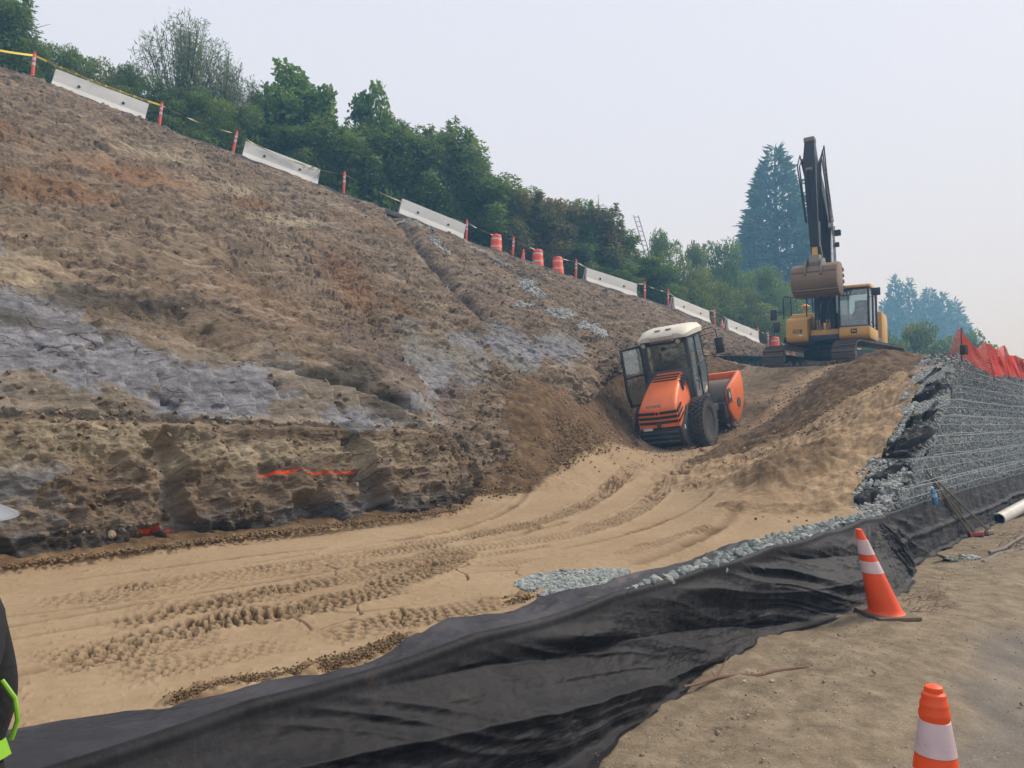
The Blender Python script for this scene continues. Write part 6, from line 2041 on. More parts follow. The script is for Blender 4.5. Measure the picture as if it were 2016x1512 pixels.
def tyre(root, x, y, R=.66, w=.37):
    """wheel > tyre with lug blocks, rim"""
    wh = empty('wheel', (x, y, R), parent=root)
    b = MB(); s = 1 if y > 0 else -1
    rw = w / 2
    Rx = Matrix.Rotation(math.radians(90), 4, 'X')
    prof = [(.36, -rw * .80), (.40, -rw * .95), (.50, -rw), (.58, -rw * .97), (.625, -rw * .84), (.640, -rw * .5), (.642, 0), (.640, rw * .5), (.625, rw * .84), (.58, rw * .97), (.50, rw), (.40, rw * .95), (.36, rw * .80)]
    b.lathe(prof, 48, Rx, close=True)
    nl = 30
    for i in range(nl):
        for row, (yy, off, sz) in enumerate(((-rw * .66, 0, .052), (-rw * .22, .5, .048), (rw * .22, 0, .048), (rw * .66, .5, .052))):
            a = (i + off) * 2 * math.pi / nl
            M = Matrix.Rotation(a, 4, 'Y') @ Matrix.Translation((0, yy, .648 if abs(yy) < rw * .5 else .640)) @ Matrix.Rotation(.5 * (1 if row % 2 else -1), 4, 'Z')
            b.box(-sz, sz, -.036, .036, -.022, .034, M=M)
        for yy in (-rw * .93, rw * .93):
            a = (i + .25) * 2 * math.pi / nl
            b.box(-.035, .035, -.016, .016, -.05, .030, M=Matrix.Rotation(a, 4, 'Y') @ Matrix.Translation((0, yy, .60)))
    b.build('tyre', M_TY, wh, auto=50)
    r = MB()
    r.lathe([(.37, -s * .0 - rw * .78), (.385, -rw * .82), (.37, -rw * .60), (.33, -rw * .55), (.31, -rw * .15), (.12, -rw * .10), (.12, rw * .10), (.31, rw * .15), (.33, rw * .55), (.37, rw * .60), (.385, rw * .82), (.37, rw * .78)], 32, Rx)
    for k in range(8):
        a = k * math.pi / 4; r.cyl((math.cos(a) * .2, s * .02, math.sin(a) * .2), (math.cos(a) * .2, s * .055, math.sin(a) * .2), .016, .016, 6)
    r.cyl((0, 0, 0), (0, s * .12, 0), .10, .085, 16)
    for k in range(6):
        a = k * math.pi / 3 + .3; q_ = MB(); q_.cyl((math.cos(a) * .235, s * rw * .10, math.sin(a) * .235), (math.cos(a) * .235, s * (rw * .16 + .006), math.sin(a) * .235), .048, .048, 14); q_.build('rim_slot', M_RK, wh)  # black discs on the rim, painted as the shade inside slots
    r.build('rim', plain("rim_grey", (.040, .043, .050), .5, dirt=.25, scale=4) if 'rim_grey' not in bpy.data.materials else bpy.data.materials['rim_grey'], wh)
    return wh


def build_roller():
    root = empty("soil_roller")
    tag(root, "orange single-drum soil roller with cream cab roof climbing the ramp", "road roller")
    for y in (.72, -.72): tyre(root, 0, y)
    ax = MB(); ax.cyl((0, -.6, .66), (0, .6, .66), .11, .11, 14); ax.box(-.2, .2, -.2, .2, .5, .82, .03); ax.build('axle', M_RK, root)
    # engine hood: loft of rounded sections (x, half width, bottom, top, corner)
    def section(x, hw, z0, z1, hw_top, r=.10, shear=0.0):
        pts = []
        for k in range(5):
            a = math.pi / 2 * k / 4; pts.append((x + shear, hw_top - r + r * math.sin(a) if False else 0, 0))
        P = []
        P.append((x, -hw, z0)); P.append((x, -hw, z0 + .5 * (z1 - z0)))
        for k in range(6):
            a = math.pi / 2 * k / 5
            P.append((x, -(hw_top - r) - r * math.cos(a), z1 - r + r * math.sin(a)))
        for k in range(6):
            a = math.pi / 2 * (1 - k / 5)
            P.append((x, (hw_top - r) + r * math.cos(a), z1 - r + r * math.sin(a)))
        P.append((x, hw, z0 + .5 * (z1 - z0))); P.append((x, hw, z0))
        return P
    hd = MB()
    hd.loft([section(-1.17, .52, .60, 1.02, .50, .09), section(-1.14, .535, .58, 1.09, .50, .10), section(-1.05, .54, .58, 1.19, .49, .12), section(-.86, .54, .60, 1.34, .475, .13), section(-.62, .53, .66, 1.49, .455, .13), section(-.35, .52, .74, 1.62, .435, .12), section(-.10, .50, .80, 1.72, .41, .12), section(.10, .49, .82, 1.79, .39, .12)])
    hood = hd.build('hood', M_RO, root, auto=50)
    # three black slots across the tail wrapping to the side
    for k, z in enumerate((.965, .845, .725)):
        s = MB()
        xo = -1.178 - .0 * k
        s.prism([(-.50, z + .040), (0, z + .026), (.50, z + .040), (.50, z - .028), (0, z - .044), (-.50, z - .028)], xo - .006, xo + .03, 'yz')
        for sy in (-1, 1):
            s.prism([(-1.17, z - .028), (-1.17, z + .040), (-.84 + .03 * k, z + .175), (-.86 + .03 * k, z + .120)], sy * .515, sy * (.549), 'xz')
        s.build('cooling_slot', M_RK, root)
    for k in range(3):
        x0 = -.30 + .125 * k; zt = float(np.interp(x0, [-.62, -.35, -.10, .10], [1.49, 1.62, 1.72, 1.79]))
        s = MB(); s.prism([(x0 - .032, zt - .03), (x0 + .032, zt - .01), (x0 + .032, zt + .020), (x0 - .032, zt - .004)], -.33, .33, 'xz')
        for sy in (-1, 1):
            s.prism([(x0 - .03, zt - .03), (x0 + .03, zt - .03), (x0 - .05, zt - .28 + .05 * k), (x0 - .11, zt - .28 + .05 * k)], sy * .36, sy * .500, 'xz')
        s.build('roof_vent', M_RK, root)
    b = MB(); b.cyl((-1.175, 0, .955), (-1.20, 0, .955), .062, .056, 24); b.build('badge', M_RO, root)
    b = MB(); b.cyl((-1.195, 0, .955), (-1.204, 0, .955), .040, .040, 20); b.build('badge_centre', M_RK, root)
    Mt = Matrix.Translation((-1.162, .14, 1.10)) @ Matrix(((0, 0, -1, 0), (-1, 0, 0, 0), (0, 1, 0, 0), (0, 0, 0, 1))) @ Matrix.Rotation(math.radians(-19), 4, 'X')
    Mt = Matrix.Translation((-1.120, .10, 1.125)) @ Matrix(((0, .38, -.92, 0), (-1, 0, 0, 0), (0, .92, .38, 0), (0, 0, 0, 1)))
    text_mesh('lettering', "HAMM", .115, plain("chrome_letter", (.25, .22, .20), .35, metal=.4), Mt, root, .006, .003, 1.25)
    b = MB(); b.box(-1.205, -1.17, -.055, .055, .60, .72, .01); b.build('latch', M_RG, root)
    # tail: bumper, grey side skirts, bars
    b = MB(); b.prism([(-1.16, .30), (-1.20, .56), (-.2, .56), (-.2, .30), (-.95, .20)], -.53, .53, 'xz', bevel=.03); b.build('bumper', M_RK, root)
    for z in (.50, .42, .34):
        b = MB(); b.box(-1.225, -1.19, -.47, .47, z - .012, z + .012, .006); b.build('bumper_bar', M_RG, root)
    for sy in (-1, 1):
        b = MB(); b.prism([(-1.18, .56), (-1.12, .34), (-.92, .20), (-.70, .22), (-.66, .55), (-.60, .80), (-.45, 1.02), (-.60, .98), (-.9, .72)], sy * .50, sy * .575, 'xz', bevel=.015); b.build('side_skirt', M_RG, root)
        b = MB(); b.box(-1.0, -.93, sy * .576, sy * .582, .50, .58); b.build('sticker', M_WH, root)
    b = MB(); b.box(-1.215, -1.19, .18, .42, .545, .60, .004); b.build('number_plate', M_WH, root)
    # mudguard / platform under the cab
    b = MB(); b.box(.02, 1.28, -.60, .60, .62, .98, .03); b.build('platform', M_RG, root)
    for sy in (-1, 1):
        b = MB(); b.prism([(.60, .50), (1.28, .50), (1.28, .66), (.72, .66)], sy * .58, sy * .78, 'xz', bevel=.01); b.build('step', M_RK, root)
    b = MB(); b.prism([(.02, 1.25), (.10, 1.80), (.14, 1.80), (.12, .95), (.04, .95)], -.56, .56, 'xz', bevel=.01); b.build('rear_panel', M_RG, root)
    # cab
    zf, zr = .98, 2.62
    rear = lambda z: .10 + .06 * (z - zf)              # rear face leans forward with height
    front = lambda z: 1.20 + (.14 if z > 1.7 else .14 * (z - zf) / .72)
    def post(pts, r=.038): b = MB(); b.tube(pts, r, 8); return b
    CW = .63
    for sy in (-1, 1):
        b = MB(); b.prism([(rear(1.0), 1.0), (rear(2.66), 2.66), (rear(2.66) + .11, 2.66), (rear(1.0) + .11, 1.0)], sy * (CW - .07), sy * CW, 'xz', bevel=.012); b.build('rear_post', M_RG, root)
        b = MB(); b.tube([(1.16, sy * (CW - .03), .98), (1.34, sy * (CW - .03), 1.60), (1.20, sy * (CW - .03), 2.66)], .035, 8); b.build('front_post', M_RK, root)
        b = MB(); b.box(.68, .73, sy * (CW - .05), sy * (CW - .005), 1.0, 2.64, .008); b.build('door_post', M_RK, root)
        b = MB(); b.box(.1, 1.26, sy * (CW - .05), sy * CW, 2.60, 2.68, .01); b.build('roof_rail', M_RK, root)
        b = MB(); b.box(.1, 1.2, sy * (CW - .05), sy * CW, .93, 1.02, .01); b.build('sill_rail', M_RG, root)
    # rear wall frame with the window
    b = MB()
    b.prism([(-CW, 1.0), (CW, 1.0), (CW, 1.70), (.5, 1.70), (.42, 1.76), (-.42, 1.76), (-.5, 1.70), (-CW, 1.70)], rear(1.3) - .01, rear(1.3) + .05, 'yz', bevel=.01)
    b.box(rear(1.75) - .005, rear(1.75) + .05, -CW, CW, 1.70, 1.84, .02); b.box(rear(2.55) - .005, rear(2.55) + .05, -CW, CW, 2.50, 2.66, .02)
    b.box(rear(2.1) - .005, rear(2.1) + .05, -CW, -CW + .12, 1.7, 2.6, .02); b.box(rear(2.1) - .005, rear(2.1) + .05, CW - .12, CW, 1.7, 2.6, .02)
    b.build('rear_frame', M_RG, root)
    b = MB(); b.box(rear(2.1) + .015, rear(2.1) + .022, -CW + .1, CW - .1, 1.80, 2.53); b.build('rear_window', M_GL, root)
    b = MB(); b.tube([(rear(2) - .02, -.30, 2.42), (rear(2) - .03, .05, 2.40)], .008, 6); b.box(rear(2) - .03, rear(2) + .0, .0, .12, 2.36, 2.46, .01); b.build('wiper', M_RK, root)
    # glass on the right side and the front, fixed pane left front
    b = MB(); b.prism([(.14, 1.04), (1.14, 1.04), (1.31, 1.60), (1.18, 2.60), (.20, 2.60)], -CW + .015, -CW + .022, 'xz'); b.build('side_window', M_GL2, root)
    b = MB(); b.prism([(.74, 1.04), (1.14, 1.04), (1.31, 1.60), (1.18, 2.60), (.74, 2.60)], CW - .022, CW - .015, 'xz'); b.build('side_window', M_GL, root)
    b = MB(); b.loft([[(1.17, -CW + .05, 1.0), (1.17, CW - .05, 1.0), (1.175, CW - .05, 1.0), (1.175, -CW + .05, 1.0)], [(1.335, -CW + .05, 1.6), (1.335, CW - .05, 1.6), (1.34, CW - .05, 1.6), (1.34, -CW + .05, 1.6)], [(1.20, -CW + .05, 2.62), (1.20, CW - .05, 2.62), (1.205, CW - .05, 2.62), (1.205, -CW + .05, 2.62)]]); b.build('windscreen', M_GL, root)
    b = MB(); b.tube([(.15, -CW - .004, 1.72), (.7, -CW - .004, 1.86), (1.26, -CW - .004, 1.93)], .010, 6); b.build('window_bar', M_RK, root)
    b = MB(); b.box(.60, .64, -CW - .05, -CW, 1.55, 1.72, .008); b.tube([(.3, -CW - .045, 1.2), (.36, -CW - .06, 1.6), (.38, -CW - .06, 2.2), (.36, -CW - .045, 2.45)], .010, 6); b.build('grab_handle', M_RK, root)
    # roof: cream shell with crowned top
    rf = MB()
    def rsec(x, hw, z0, z1): return [(x, -hw, z0), (x, -hw - .01, (z0 + z1) / 2), (x, -hw + .10, z1), (x, -hw + .25, z1 + .03), (x, hw - .25, z1 + .03), (x, hw - .10, z1), (x, hw + .01, (z0 + z1) / 2), (x, hw, z0)]
    rf.loft([rsec(-.06, .60, 2.66, 2.76), rsec(.02, .66, 2.65, 2.82), rsec(.30, .69, 2.66, 2.90), rsec(.80, .70, 2.67, 2.93), rsec(1.25, .69, 2.67, 2.90), rsec(1.42, .62, 2.68, 2.80)])
    roof = rf.build('roof', M_RC, root, auto=40)
    g = MB(); g.prism([(-.13, 2.60), (-.15, 2.76), (.0, 2.80), (.05, 2.62)], -.34, .28, 'xz', bevel=.012); gr = g.build('air_unit', plain("air_unit_tan", (.50, .44, .36), .6, dirt=.3, scale=4), roof)
    s = MB()
    for k in range(24): s.box(-.142, -.125, -.31 + k * .0245, -.298 + k * .0245, 2.605, 2.665)
    s.build('grille', M_RK, roof)
    for y in (-.18, .12):
        s = MB(); s.box(.10, .22, y - .07, y + .07, 2.885, 2.92, .01); s.build('hatch_mark', plain("roof_mark", (.26, .19, .14), .8) if 'roof_mark' not in bpy.data.materials else bpy.data.materials['roof_mark'], roof)
    s = MB(); s.cyl((.9, -.1, 2.9), (.92, -.1, 3.02), .008, .004, 6); s.build('antenna', M_RK, roof)
    for y in (-.46, .48):
        l = MB(); l.cyl((-.02, y, 2.60), (-.10, y, 2.575), .075, .070, 20); lm = l.build('work_lamp', M_RK, root)
        l = MB(); l.cyl((-.098, y, 2.577), (-.106, y, 2.574), .062, .062, 20); l.build('lens', M_LT, lm)
        l = MB(); l.cyl((1.38, y, 2.62), (1.46, y, 2.60), .07, .065, 16); l.build('work_lamp', M_RK, root)
    # interior
    b = MB(); b.box(.28, .74, -.24, .24, 1.36, 1.50, .05); b.box(.24, .36, -.23, .23, 1.48, 2.06, .05); b.box(.30, .68, -.2, .2, 1.0, 1.36, .03); b.build('driver_seat', M_SE, root)
    b = MB(); b.box(1.0, 1.18, -.30, .30, 1.0, 1.72, .04); b.tube([(1.02, -.04, 1.62), (.88, -.04, 1.86)], .03, 8); b.build('console', M_RK, root)
    b = MB(); b.lathe([(.175, -.010), (.190, 0), (.175, .010), (.165, 0)], 28, Matrix.Translation((.86, -.04, 1.90)) @ Matrix.Rotation(math.radians(-58), 4, 'Y'), close=True)
    for a in (0, 2.1, 4.2): 
        Mx = Matrix.Translation((.86, -.04, 1.90)) @ Matrix.Rotation(math.radians(-58), 4, 'Y')
        b.cyl(Mx @ Vector((0, 0, 0)), Mx @ Vector((math.cos(a) * .175, math.sin(a) * .175, 0)), .011, .011, 6)
    b.build('steering_wheel', M_RK, root)
    # open door swung back on the left
    D = empty('door', (rear(1.8), CW + .01, 0), (0, 0, math.radians(150)), root)
    b = MB()
    out = [(0, 1.04), (.66, 1.04), (.74, 1.40), (.70, 2.60), (0, 2.60)]
    inn = [(.06, 1.10), (.60, 1.10), (.67, 1.42), (.64, 2.54), (.06, 2.54)]
    A = [[(p[0], w, p[1]) for p in out] for w in (-.02, .02)]; B = [[(p[0], w, p[1]) for p in inn] for w in (-.02, .02)]
    bm = b.bm; va = [[bm.verts.new(p) for p in s_] for s_ in A]; vb = [[bm.verts.new(p) for p in s_] for s_ in B]
    for i in range(5):
        j = (i + 1) % 5
        bm.faces.new((va[0][i], va[0][j], vb[0][j], vb[0][i])); bm.faces.new((va[1][i], vb[1][i], vb[1][j], va[1][j]))
        bm.faces.new((va[0][i], va[1][i], va[1][j], va[0][j])); bm.faces.new((vb[0][i], vb[0][j], vb[1][j], vb[1][i]))
    b.box(.05, .68, -.02, .02, 1.80, 1.86, .005)
    b.build('door_frame', M_RK, D)
    b = MB(); b.prism(inn, -.004, .004, 'xz'); b.build('door_glass', M_GL, D)
    b = MB(); b.tube([(.10, .05, 1.65), (.10, .07, 1.75), (.10, .07, 2.0), (.10, .05, 2.1)], .012, 6); b.build('door_handle', M_RK, D)
    # mirrors
    mr = MB(); mr.tube([(1.30, -.62, 2.66), (1.34, -.95, 2.70), (1.36, -1.02, 2.62), (1.36, -1.05, 2.15)], .013, 6); mr.tube([(1.25, -.62, 2.52), (1.33, -.98, 2.56)], .010, 6)
    arm = mr.build('mirror_arm', M_RK, root)
    b = MB(); b.box(1.33, 1.39, -1.17, -.95, 1.98, 2.40, .02); b.build('mirror', M_RK, arm)
    b = MB(); b.cyl((1.0, 0, .80), (1.60, 0, .78), .18, .15, 14); b.box(1.15, 1.65, -.35, .35, .50, .70, .03); b.build('articulation_joint', M_RK, root)
    # front frame, steered a little to the right
    Fm = Matrix.Translation((1.40, 0, .0)) @ Matrix.Rotation(math.radians(-7), 4, 'Z')
    F = empty('front_frame', (1.40, 0, 0), (0, 0, math.radians(-3)), root)
    b = MB(); b.cyl((1.12, -.80, .68), (1.12, .80, .68), .68, .68, 56, cap=True); 
    b.build('drum', M_DR, F, auto=50)
    for sy in (-1, 1):
        poly = [(.34, .62), (.38, 1.02), (.48, 1.16), (.66, 1.24), (1.56, 1.50), (1.70, 1.46), (1.76, 1.20), (1.68, .84), (1.48, .54), (1.16, .36), (.84, .20), (.62, .30)]
        b = MB(); b.prism(poly, sy * .84, sy * .93, 'xz', bevel=.02); b.build('side_plate', M_RO, F)
        b = MB(); b.cyl((1.12, sy * .80, .68), (1.12, sy * .945, .68), .16, .14, 20); b.build('drum_hub', M_RG, F)
    b = MB(); b.box(1.60, 1.74, -.90, .90, 1.24, 1.50, .03); b.build('front_crossbar', M_RO, F)
    b = MB(); b.box(.10, .36, -.88, .88, .42, .86, .03); b.build('rear_crossbar', M_RK, F)
    b = MB(); b.box(.30, .58, -.955, -.93, .80, 1.20, .01); b.build('grey_panel', M_RG, F)
    b = MB(); b.box(.40, .46, -.962, -.956, .94, 1.08); b.build('sticker', M_WH, F)
    b = MB(); b.box(.37, .41, -.84, .84, .62, .70, .006); b.build('scraper', M_RK, F)
    for k in range(3):
        b = MB(); b.tube([(-.10, -.15 - .12 * k, .72), (.05, -.35 - .12 * k, .98 - .05 * k), (.30, -.55 - .12 * k, .80), (.62, -.70 - .03 * k, 1.02)], .014, 6); b.build('hydraulic_hose', M_RK, F)
    b = MB(); b.tube([(.62, -.80, 1.02), (.80, -.81, 1.16), (.98, -.80, 1.06), (1.05, -.82, .8)], .016, 6); b.build('hydraulic_hose', M_RK, F)
    # the body rides higher than the axle: stretch the low part, lift the rest
    skip = ('wheel', 'axle', 'front_frame', 'articulation')
    def lift(o):
        for ch in [c for c in COL.objects if c.parent == o]:
            if ch.name.startswith(skip): continue
            if ch.type == 'MESH':
                n_ = len(ch.data.vertices); v_ = np.empty(n_ * 3, np.float32); ch.data.vertices.foreach_get('co', v_); v_ = v_.reshape(-1, 3)
                v_[:, 2] = np.where(v_[:, 2] < .55, v_[:, 2] * (1 + .25 / .55), v_[:, 2] + .25); ch.data.vertices.foreach_set('co', v_.ravel()); ch.data.update()
            lift(ch)
    lift(root)
    # place on the ramp
    root.matrix_world = Matrix.Translation(ROL_O) @ Matrix.Rotation(math.pi / 2 - ROL_AZ, 4, 'Z') @ Matrix.Rotation(-ROL_P, 4, 'Y') @ Matrix.Rotation(ROL_R, 4, 'X')
    return root


# ------------------------------------------------------------------ excavator
M_EY = plain("machine_yellow", (.62, .33, .055), .45, dirt=.3, scale=1.6, dirtcol=lin(150, 118, 74))
M_EK = plain("boom_black", (.013, .016, .024), .45, dirt=.10, scale=2.2, dirtcol=lin(92, 88, 84))
M_ES = plain("worn_steel", (.22, .19, .16), .55, dirt=.5, scale=3, metal=.4, bump=.3)
M_ET = plain("track_steel", (.13, .105, .085), .6, dirt=.6, scale=4, metal=.3, bump=.3)
M_EB = plain("bucket_steel", (.24, .155, .085), .6, dirt=.7, scale=1.8, dirtcol=lin(112, 92, 74), bump=.3)
M_CH = plain("chrome_rod", (.65, .66, .68), .2, metal=.9)


def build_excavator():
    root = empty("excavator"); tag(root, "yellow and black tracked excavator on the mound with raised boom and hanging bucket", "excavator")
    Tm = Matrix.Rotation(math.pi / 2 - EXC_T, 4, 'Z'); Hm = Matrix.Rotation(math.pi / 2 - EXC_H, 4, 'Z')
    U = empty('undercarriage', (0, 0, 0), Tm.to_euler(), root); 
    b = MB(); b.box(-.9, .9, -.75, .75, .45, .80, .06); b.cyl((0, 0, .78), (0, 0, 1.0), .62, .62, 32); b.build('car_body', M_EK, U)
    # crawler outline, shoes around it
    L2, R = 1.72, .42
    def belt(s):
        per = 4 * L2 + 2 * math.pi * R; s = s % per
        if s < 2 * L2: return (-L2 + s, 2 * R + .06, 0)
        s -= 2 * L2
        if s < math.pi * R: a = s / R; return (L2 + R * math.sin(a), R + .06 + R * math.cos(a), -a)
        s -= math.pi * R
        if s < 2 * L2: return (L2 - s, .06, -math.pi)
        s -= 2 * L2; a = s / R
        return (-L2 - R * math.sin(a), R + .06 - R * math.cos(a), -math.pi - a)
    per = 4 * L2 + 2 * math.pi * R; ns = 50
    for sy in (-1, 1):
        yc = sy * 1.28
        t = MB()
        for k in range(ns):
            x, z, a = belt(k * per / ns)
            M = Matrix.Translation((x, yc, z)) @ Matrix.Rotation(-a, 4, 'Y')
            t.box(-.082, .082, -.40, .40, -.022, .022, M=M)
            for q in (-.05, .05): t.box(q - .010, q + .010, -.40, .40, .020, .055, M=M)
        t.build('track', M_ET, U)
        f = MB(); f.prism([(-1.6, .30), (-1.5, .62), (1.5, .62), (1.6, .30), (1.2, .20), (-1.2, .20)], yc - .17, yc + .17, 'xz', bevel=.03); f.build('track_frame', M_EK, U)
        for k in range(6):
            w = MB(); w.cyl((-1.25 + k * .5, yc - .22, .24), (-1.25 + k * .5, yc + .22, .24), .16, .16, 16); w.build('roller_wheel', M_ES, U)
        for x in (-L2, L2):
            w = MB(); w.cyl((x, yc - .12, R + .06), (x, yc + .12, R + .06), R - .06, R - .06, 20); w.cyl((x, yc - .2, R + .06), (x, yc + .2, R + .06), .16, .16, 12); w.build('sprocket', M_ES, U)
    Hs = empty('house', (0, 0, 0), Hm.to_euler(), root)
    # deck and hoods
    b = MB(); b.box(-2.0, 1.55, -1.42, 1.42, 1.02, 1.22, .03); b.build('deck', M_EK, Hs)
    b = MB(); b.prism([(-1.42, 1.00), (-.45, 1.00), (-.45, 2.30), (-.62, 2.36), (-1.30, 2.36), (-1.46, 2.22)], -2.0, .60, 'yz', bevel=.04) if False else None
    b = MB(); b.prism([(-2.35, 1.05), (-1.1, 1.05), (-1.1, 2.26), (-2.2, 2.26), (-2.42, 2.0)], -1.44, 1.44, 'xz', bevel=.08); b.build('counterweight', M_EY, Hs)
    b = MB(); b.prism([(-1.1, 1.2), (.55, 1.2), (.55, 2.05), (.30, 2.20), (-1.1, 2.24)], -1.44, -.48, 'xz', bevel=.05); b.build('engine_hood', M_EY, Hs)
    b = MB(); b.prism([(.55, 1.0), (1.62, 1.0), (1.72, 1.15), (1.70, 1.78), (1.58, 1.86), (.90, 1.90), (.85, 2.12), (.55, 2.12)], -1.30, -.56, 'xz', bevel=.06); b.build('side_box', M_EY, Hs)
    b = MB(); b.box(1.702, 1.716, -1.05, -.74, 1.30, 1.44); b.build('vent_grille', M_EK, Hs)
    for k in range(4):
        b = MB(); b.box(1.716, 1.722, -1.03, -.80, 1.315 + k * .03, 1.330 + k * .03); b.build('vent_slat', M_EY, Hs)
    b = MB(); b.box(1.715, 1.725, -.86, -.72, 1.20, 1.245); b.build('white_marks', M_WH, Hs)
    # belly front between box and cab
    b = MB(); b.box(.6, 1.45, -.52, .42, 1.05, 1.42, .03); b.build('front_plate', M_EY, Hs)
    for y in (-.34, .24):
        b = MB(); b.prism([(.10, 1.2), (1.0, 1.2), (.85, 2.05), (.45, 2.2)], y - .04, y + .04, 'xz', bevel=.01); b.build('boom_bracket', M_EK, Hs)
    # hand rails and mirrors on the engine side, yellow beacon guard behind
    b = MB(); b.tube([(1.60, -1.38, 1.85), (1.58, -1.40, 2.55), (1.45, -1.38, 2.72), (.6, -1.38, 2.74), (.5, -1.38, 2.1)], .022, 8); b.tube([(1.5, -.62, 1.9), (1.45, -.62, 2.55), (.6, -.62, 2.72), (.5, -.62, 2.1)], .022, 8); b.tube([(1.45, -1.38, 2.70), (1.45, -.62, 2.55)], .020, 8); b.build('handrail', M_EK, Hs)
    for (z, y) in ((1.55, -1.62), (2.00, -1.72)):
        b = MB(); b.tube([(1.5, -1.42, z + .1), (1.62, y, z + .15)], .014, 6); m_ = b.build('mirror_arm', M_EK, Hs)
        b = MB(); b.box(1.60, 1.66, y - .12, y + .10, z - .16, z + .22, .02); b.build('mirror', M_EK, m_)
    b = MB(); b.cyl((.2, -.95, 2.2), (.2, -.95, 2.42), .07, .06, 12); b.lathe([(.15, 2.42), (.17, 2.46), (.05, 2.56)], 16, Matrix.Translation((.2, -.95, 0))); b.build('exhaust', M_EY, Hs)
    # cab
    cx0, cx1, cy0, cy1, cz0, cz1 = .10, 1.72, .50, 1.42, 1.25, 3.02
    b = MB(); b.prism([(.0, 1.0), (1.70, 1.0), (1.80, 1.12), (1.78, 1.42), (.0, 1.42)], .48, 1.46, 'xz', bevel=.05); cb = b.build('cab_base', M_EY, Hs)
    b = MB(); b.box(1.788, 1.800, .86, 1.06, 1.18, 1.34, .004); eb = b.build('emblem_plate', M_EK, Hs)
    e = MB()      # little leaping deer
    deer = [(.88, 1.245), (.90, 1.275), (.93, 1.283), (.975, 1.280), (.995, 1.30), (1.00, 1.318), (1.01, 1.300), (1.035, 1.298), (1.020, 1.285), (1.008, 1.262), (1.03, 1.242), (1.035, 1.225), (1.012, 1.235), (.985, 1.252), (.93, 1.250), (.915, 1.225), (.895, 1.205), (.905, 1.235)]
    e.prism([(2 * .96 - y, z) for y, z in deer], 1.800, 1.806, 'yz'); e.build('emblem', M_EY, eb)
    for (x, y) in ((cx1, cy0), (cx1, cy1), (cx0, cy0), (cx0, cy1)):
        b = MB(); b.box(x - .05, x + .02, y - .035, y + .035, 1.42, cz1, .012); b.build('cab_post', M_EK, Hs)
    b = MB(); b.box(.78, .86, cy1 - .035, cy1 + .03, 1.42, cz1, .01); b.build('door_post', M_EK, Hs)
    b = MB(); b.prism([(cx0 - .06, 2.98), (cx1 - .10, 3.0), (cx1 + .10, 2.95), (cx1 + .06, 3.06), (cx1 - .3, 3.14), (cx0 - .06, 3.12)], cy0 - .05, cy1 + .05, 'xz', bevel=.03); b.build('cab_roof', M_EY, Hs)
    b = MB(); b.box(cx1 - .03, cx1 + .02, cy0, cy1, 2.88, 3.0, .01); b.box(cx1 - .03, cx1 + .02, cy0, cy1, 1.40, 1.47, .01); b.build('windscreen_frame', M_EK, Hs)
    b = MB(); b.box(cx1 - .01, cx1 - .004, cy0 + .03, cy1 - .03, 1.46, 2.90); b.build('windscreen', M_GL, Hs)
    b = MB(); b.box(cx0 + .02, cx1 - .06, cy1 - .006, cy1, 1.44, 2.98); b.build('side_window', M_GL, Hs)
    b = MB(); b.box(cx0 + .02, cx1 - .06, cy0, cy0 + .006, 1.44, 2.98); b.build('side_window', M_GL, Hs)
    b = MB(); b.box(cx0 - .03, cx0 + .02, cy0, cy1, 1.42, 1.95, .01); b.build('cab_back', M_EK, Hs)
    b = MB(); b.box(cx0, cx0 + .006, cy0 + .03, cy1 - .03, 1.95, 2.95); b.build('rear_window', M_GL, Hs)
    b = MB(); b.box(cx1 - .02, cx1 - .012, .58, 1.34, 2.66, 2.86); b.build('sun_visor', M_EK, Hs)
    for k in range(5):
        b = MB(); b.box(cx1 - .011, cx1 - .004, .66 + k * .115, .72 + k * .115, 2.70 + .01 * (k % 2), 2.82); b.build('visor_sticker', M_WH, Hs)
    b = MB(); b.tube([(1.75, 1.50, 1.5), (1.75, 1.56, 1.6), (1.72, 1.56, 2.6), (1.70, 1.50, 2.7)], .018, 8); b.build('grab_rail', M_EK, Hs); b = MB(); b.tube([(.9, 1.48, 1.5), (.9, 1.54, 1.6), (.9, 1.54, 2.6), (.9, 1.48, 2.7)], .018, 8); b.build('grab_rail', M_EK, Hs)
    b = MB(); b.tube([(1.66, 1.45, 2.80), (1.74, 1.66, 2.80)], .016, 6); m_ = b.build('mirror_arm', M_EK, Hs)
    b = MB(); b.box(1.71, 1.78, 1.52, 1.80, 2.58, 2.88, .02); b.build('mirror', M_EK, m_)
    b = MB(); b.box(.35, .85, .75, 1.20, 1.55, 1.72, .05); b.box(.28, .42, .76, 1.19, 1.7, 2.5, .05); b.box(.4, .8, .62, .72, 1.6, 1.85, .02); b.box(.4, .8, 1.22, 1.32, 1.6, 1.85, .02); b.build('driver_seat', M_SE, Hs)
    # boom, stick, bucket in the x-z plane
    BY = -.05
    foot = Vector((.55, BY, 1.78)); tip = Vector((2.95, BY, 7.02))
    st_top = Vector((3.06, BY, 7.62)); st_bot = Vector((2.40, BY, 3.42))
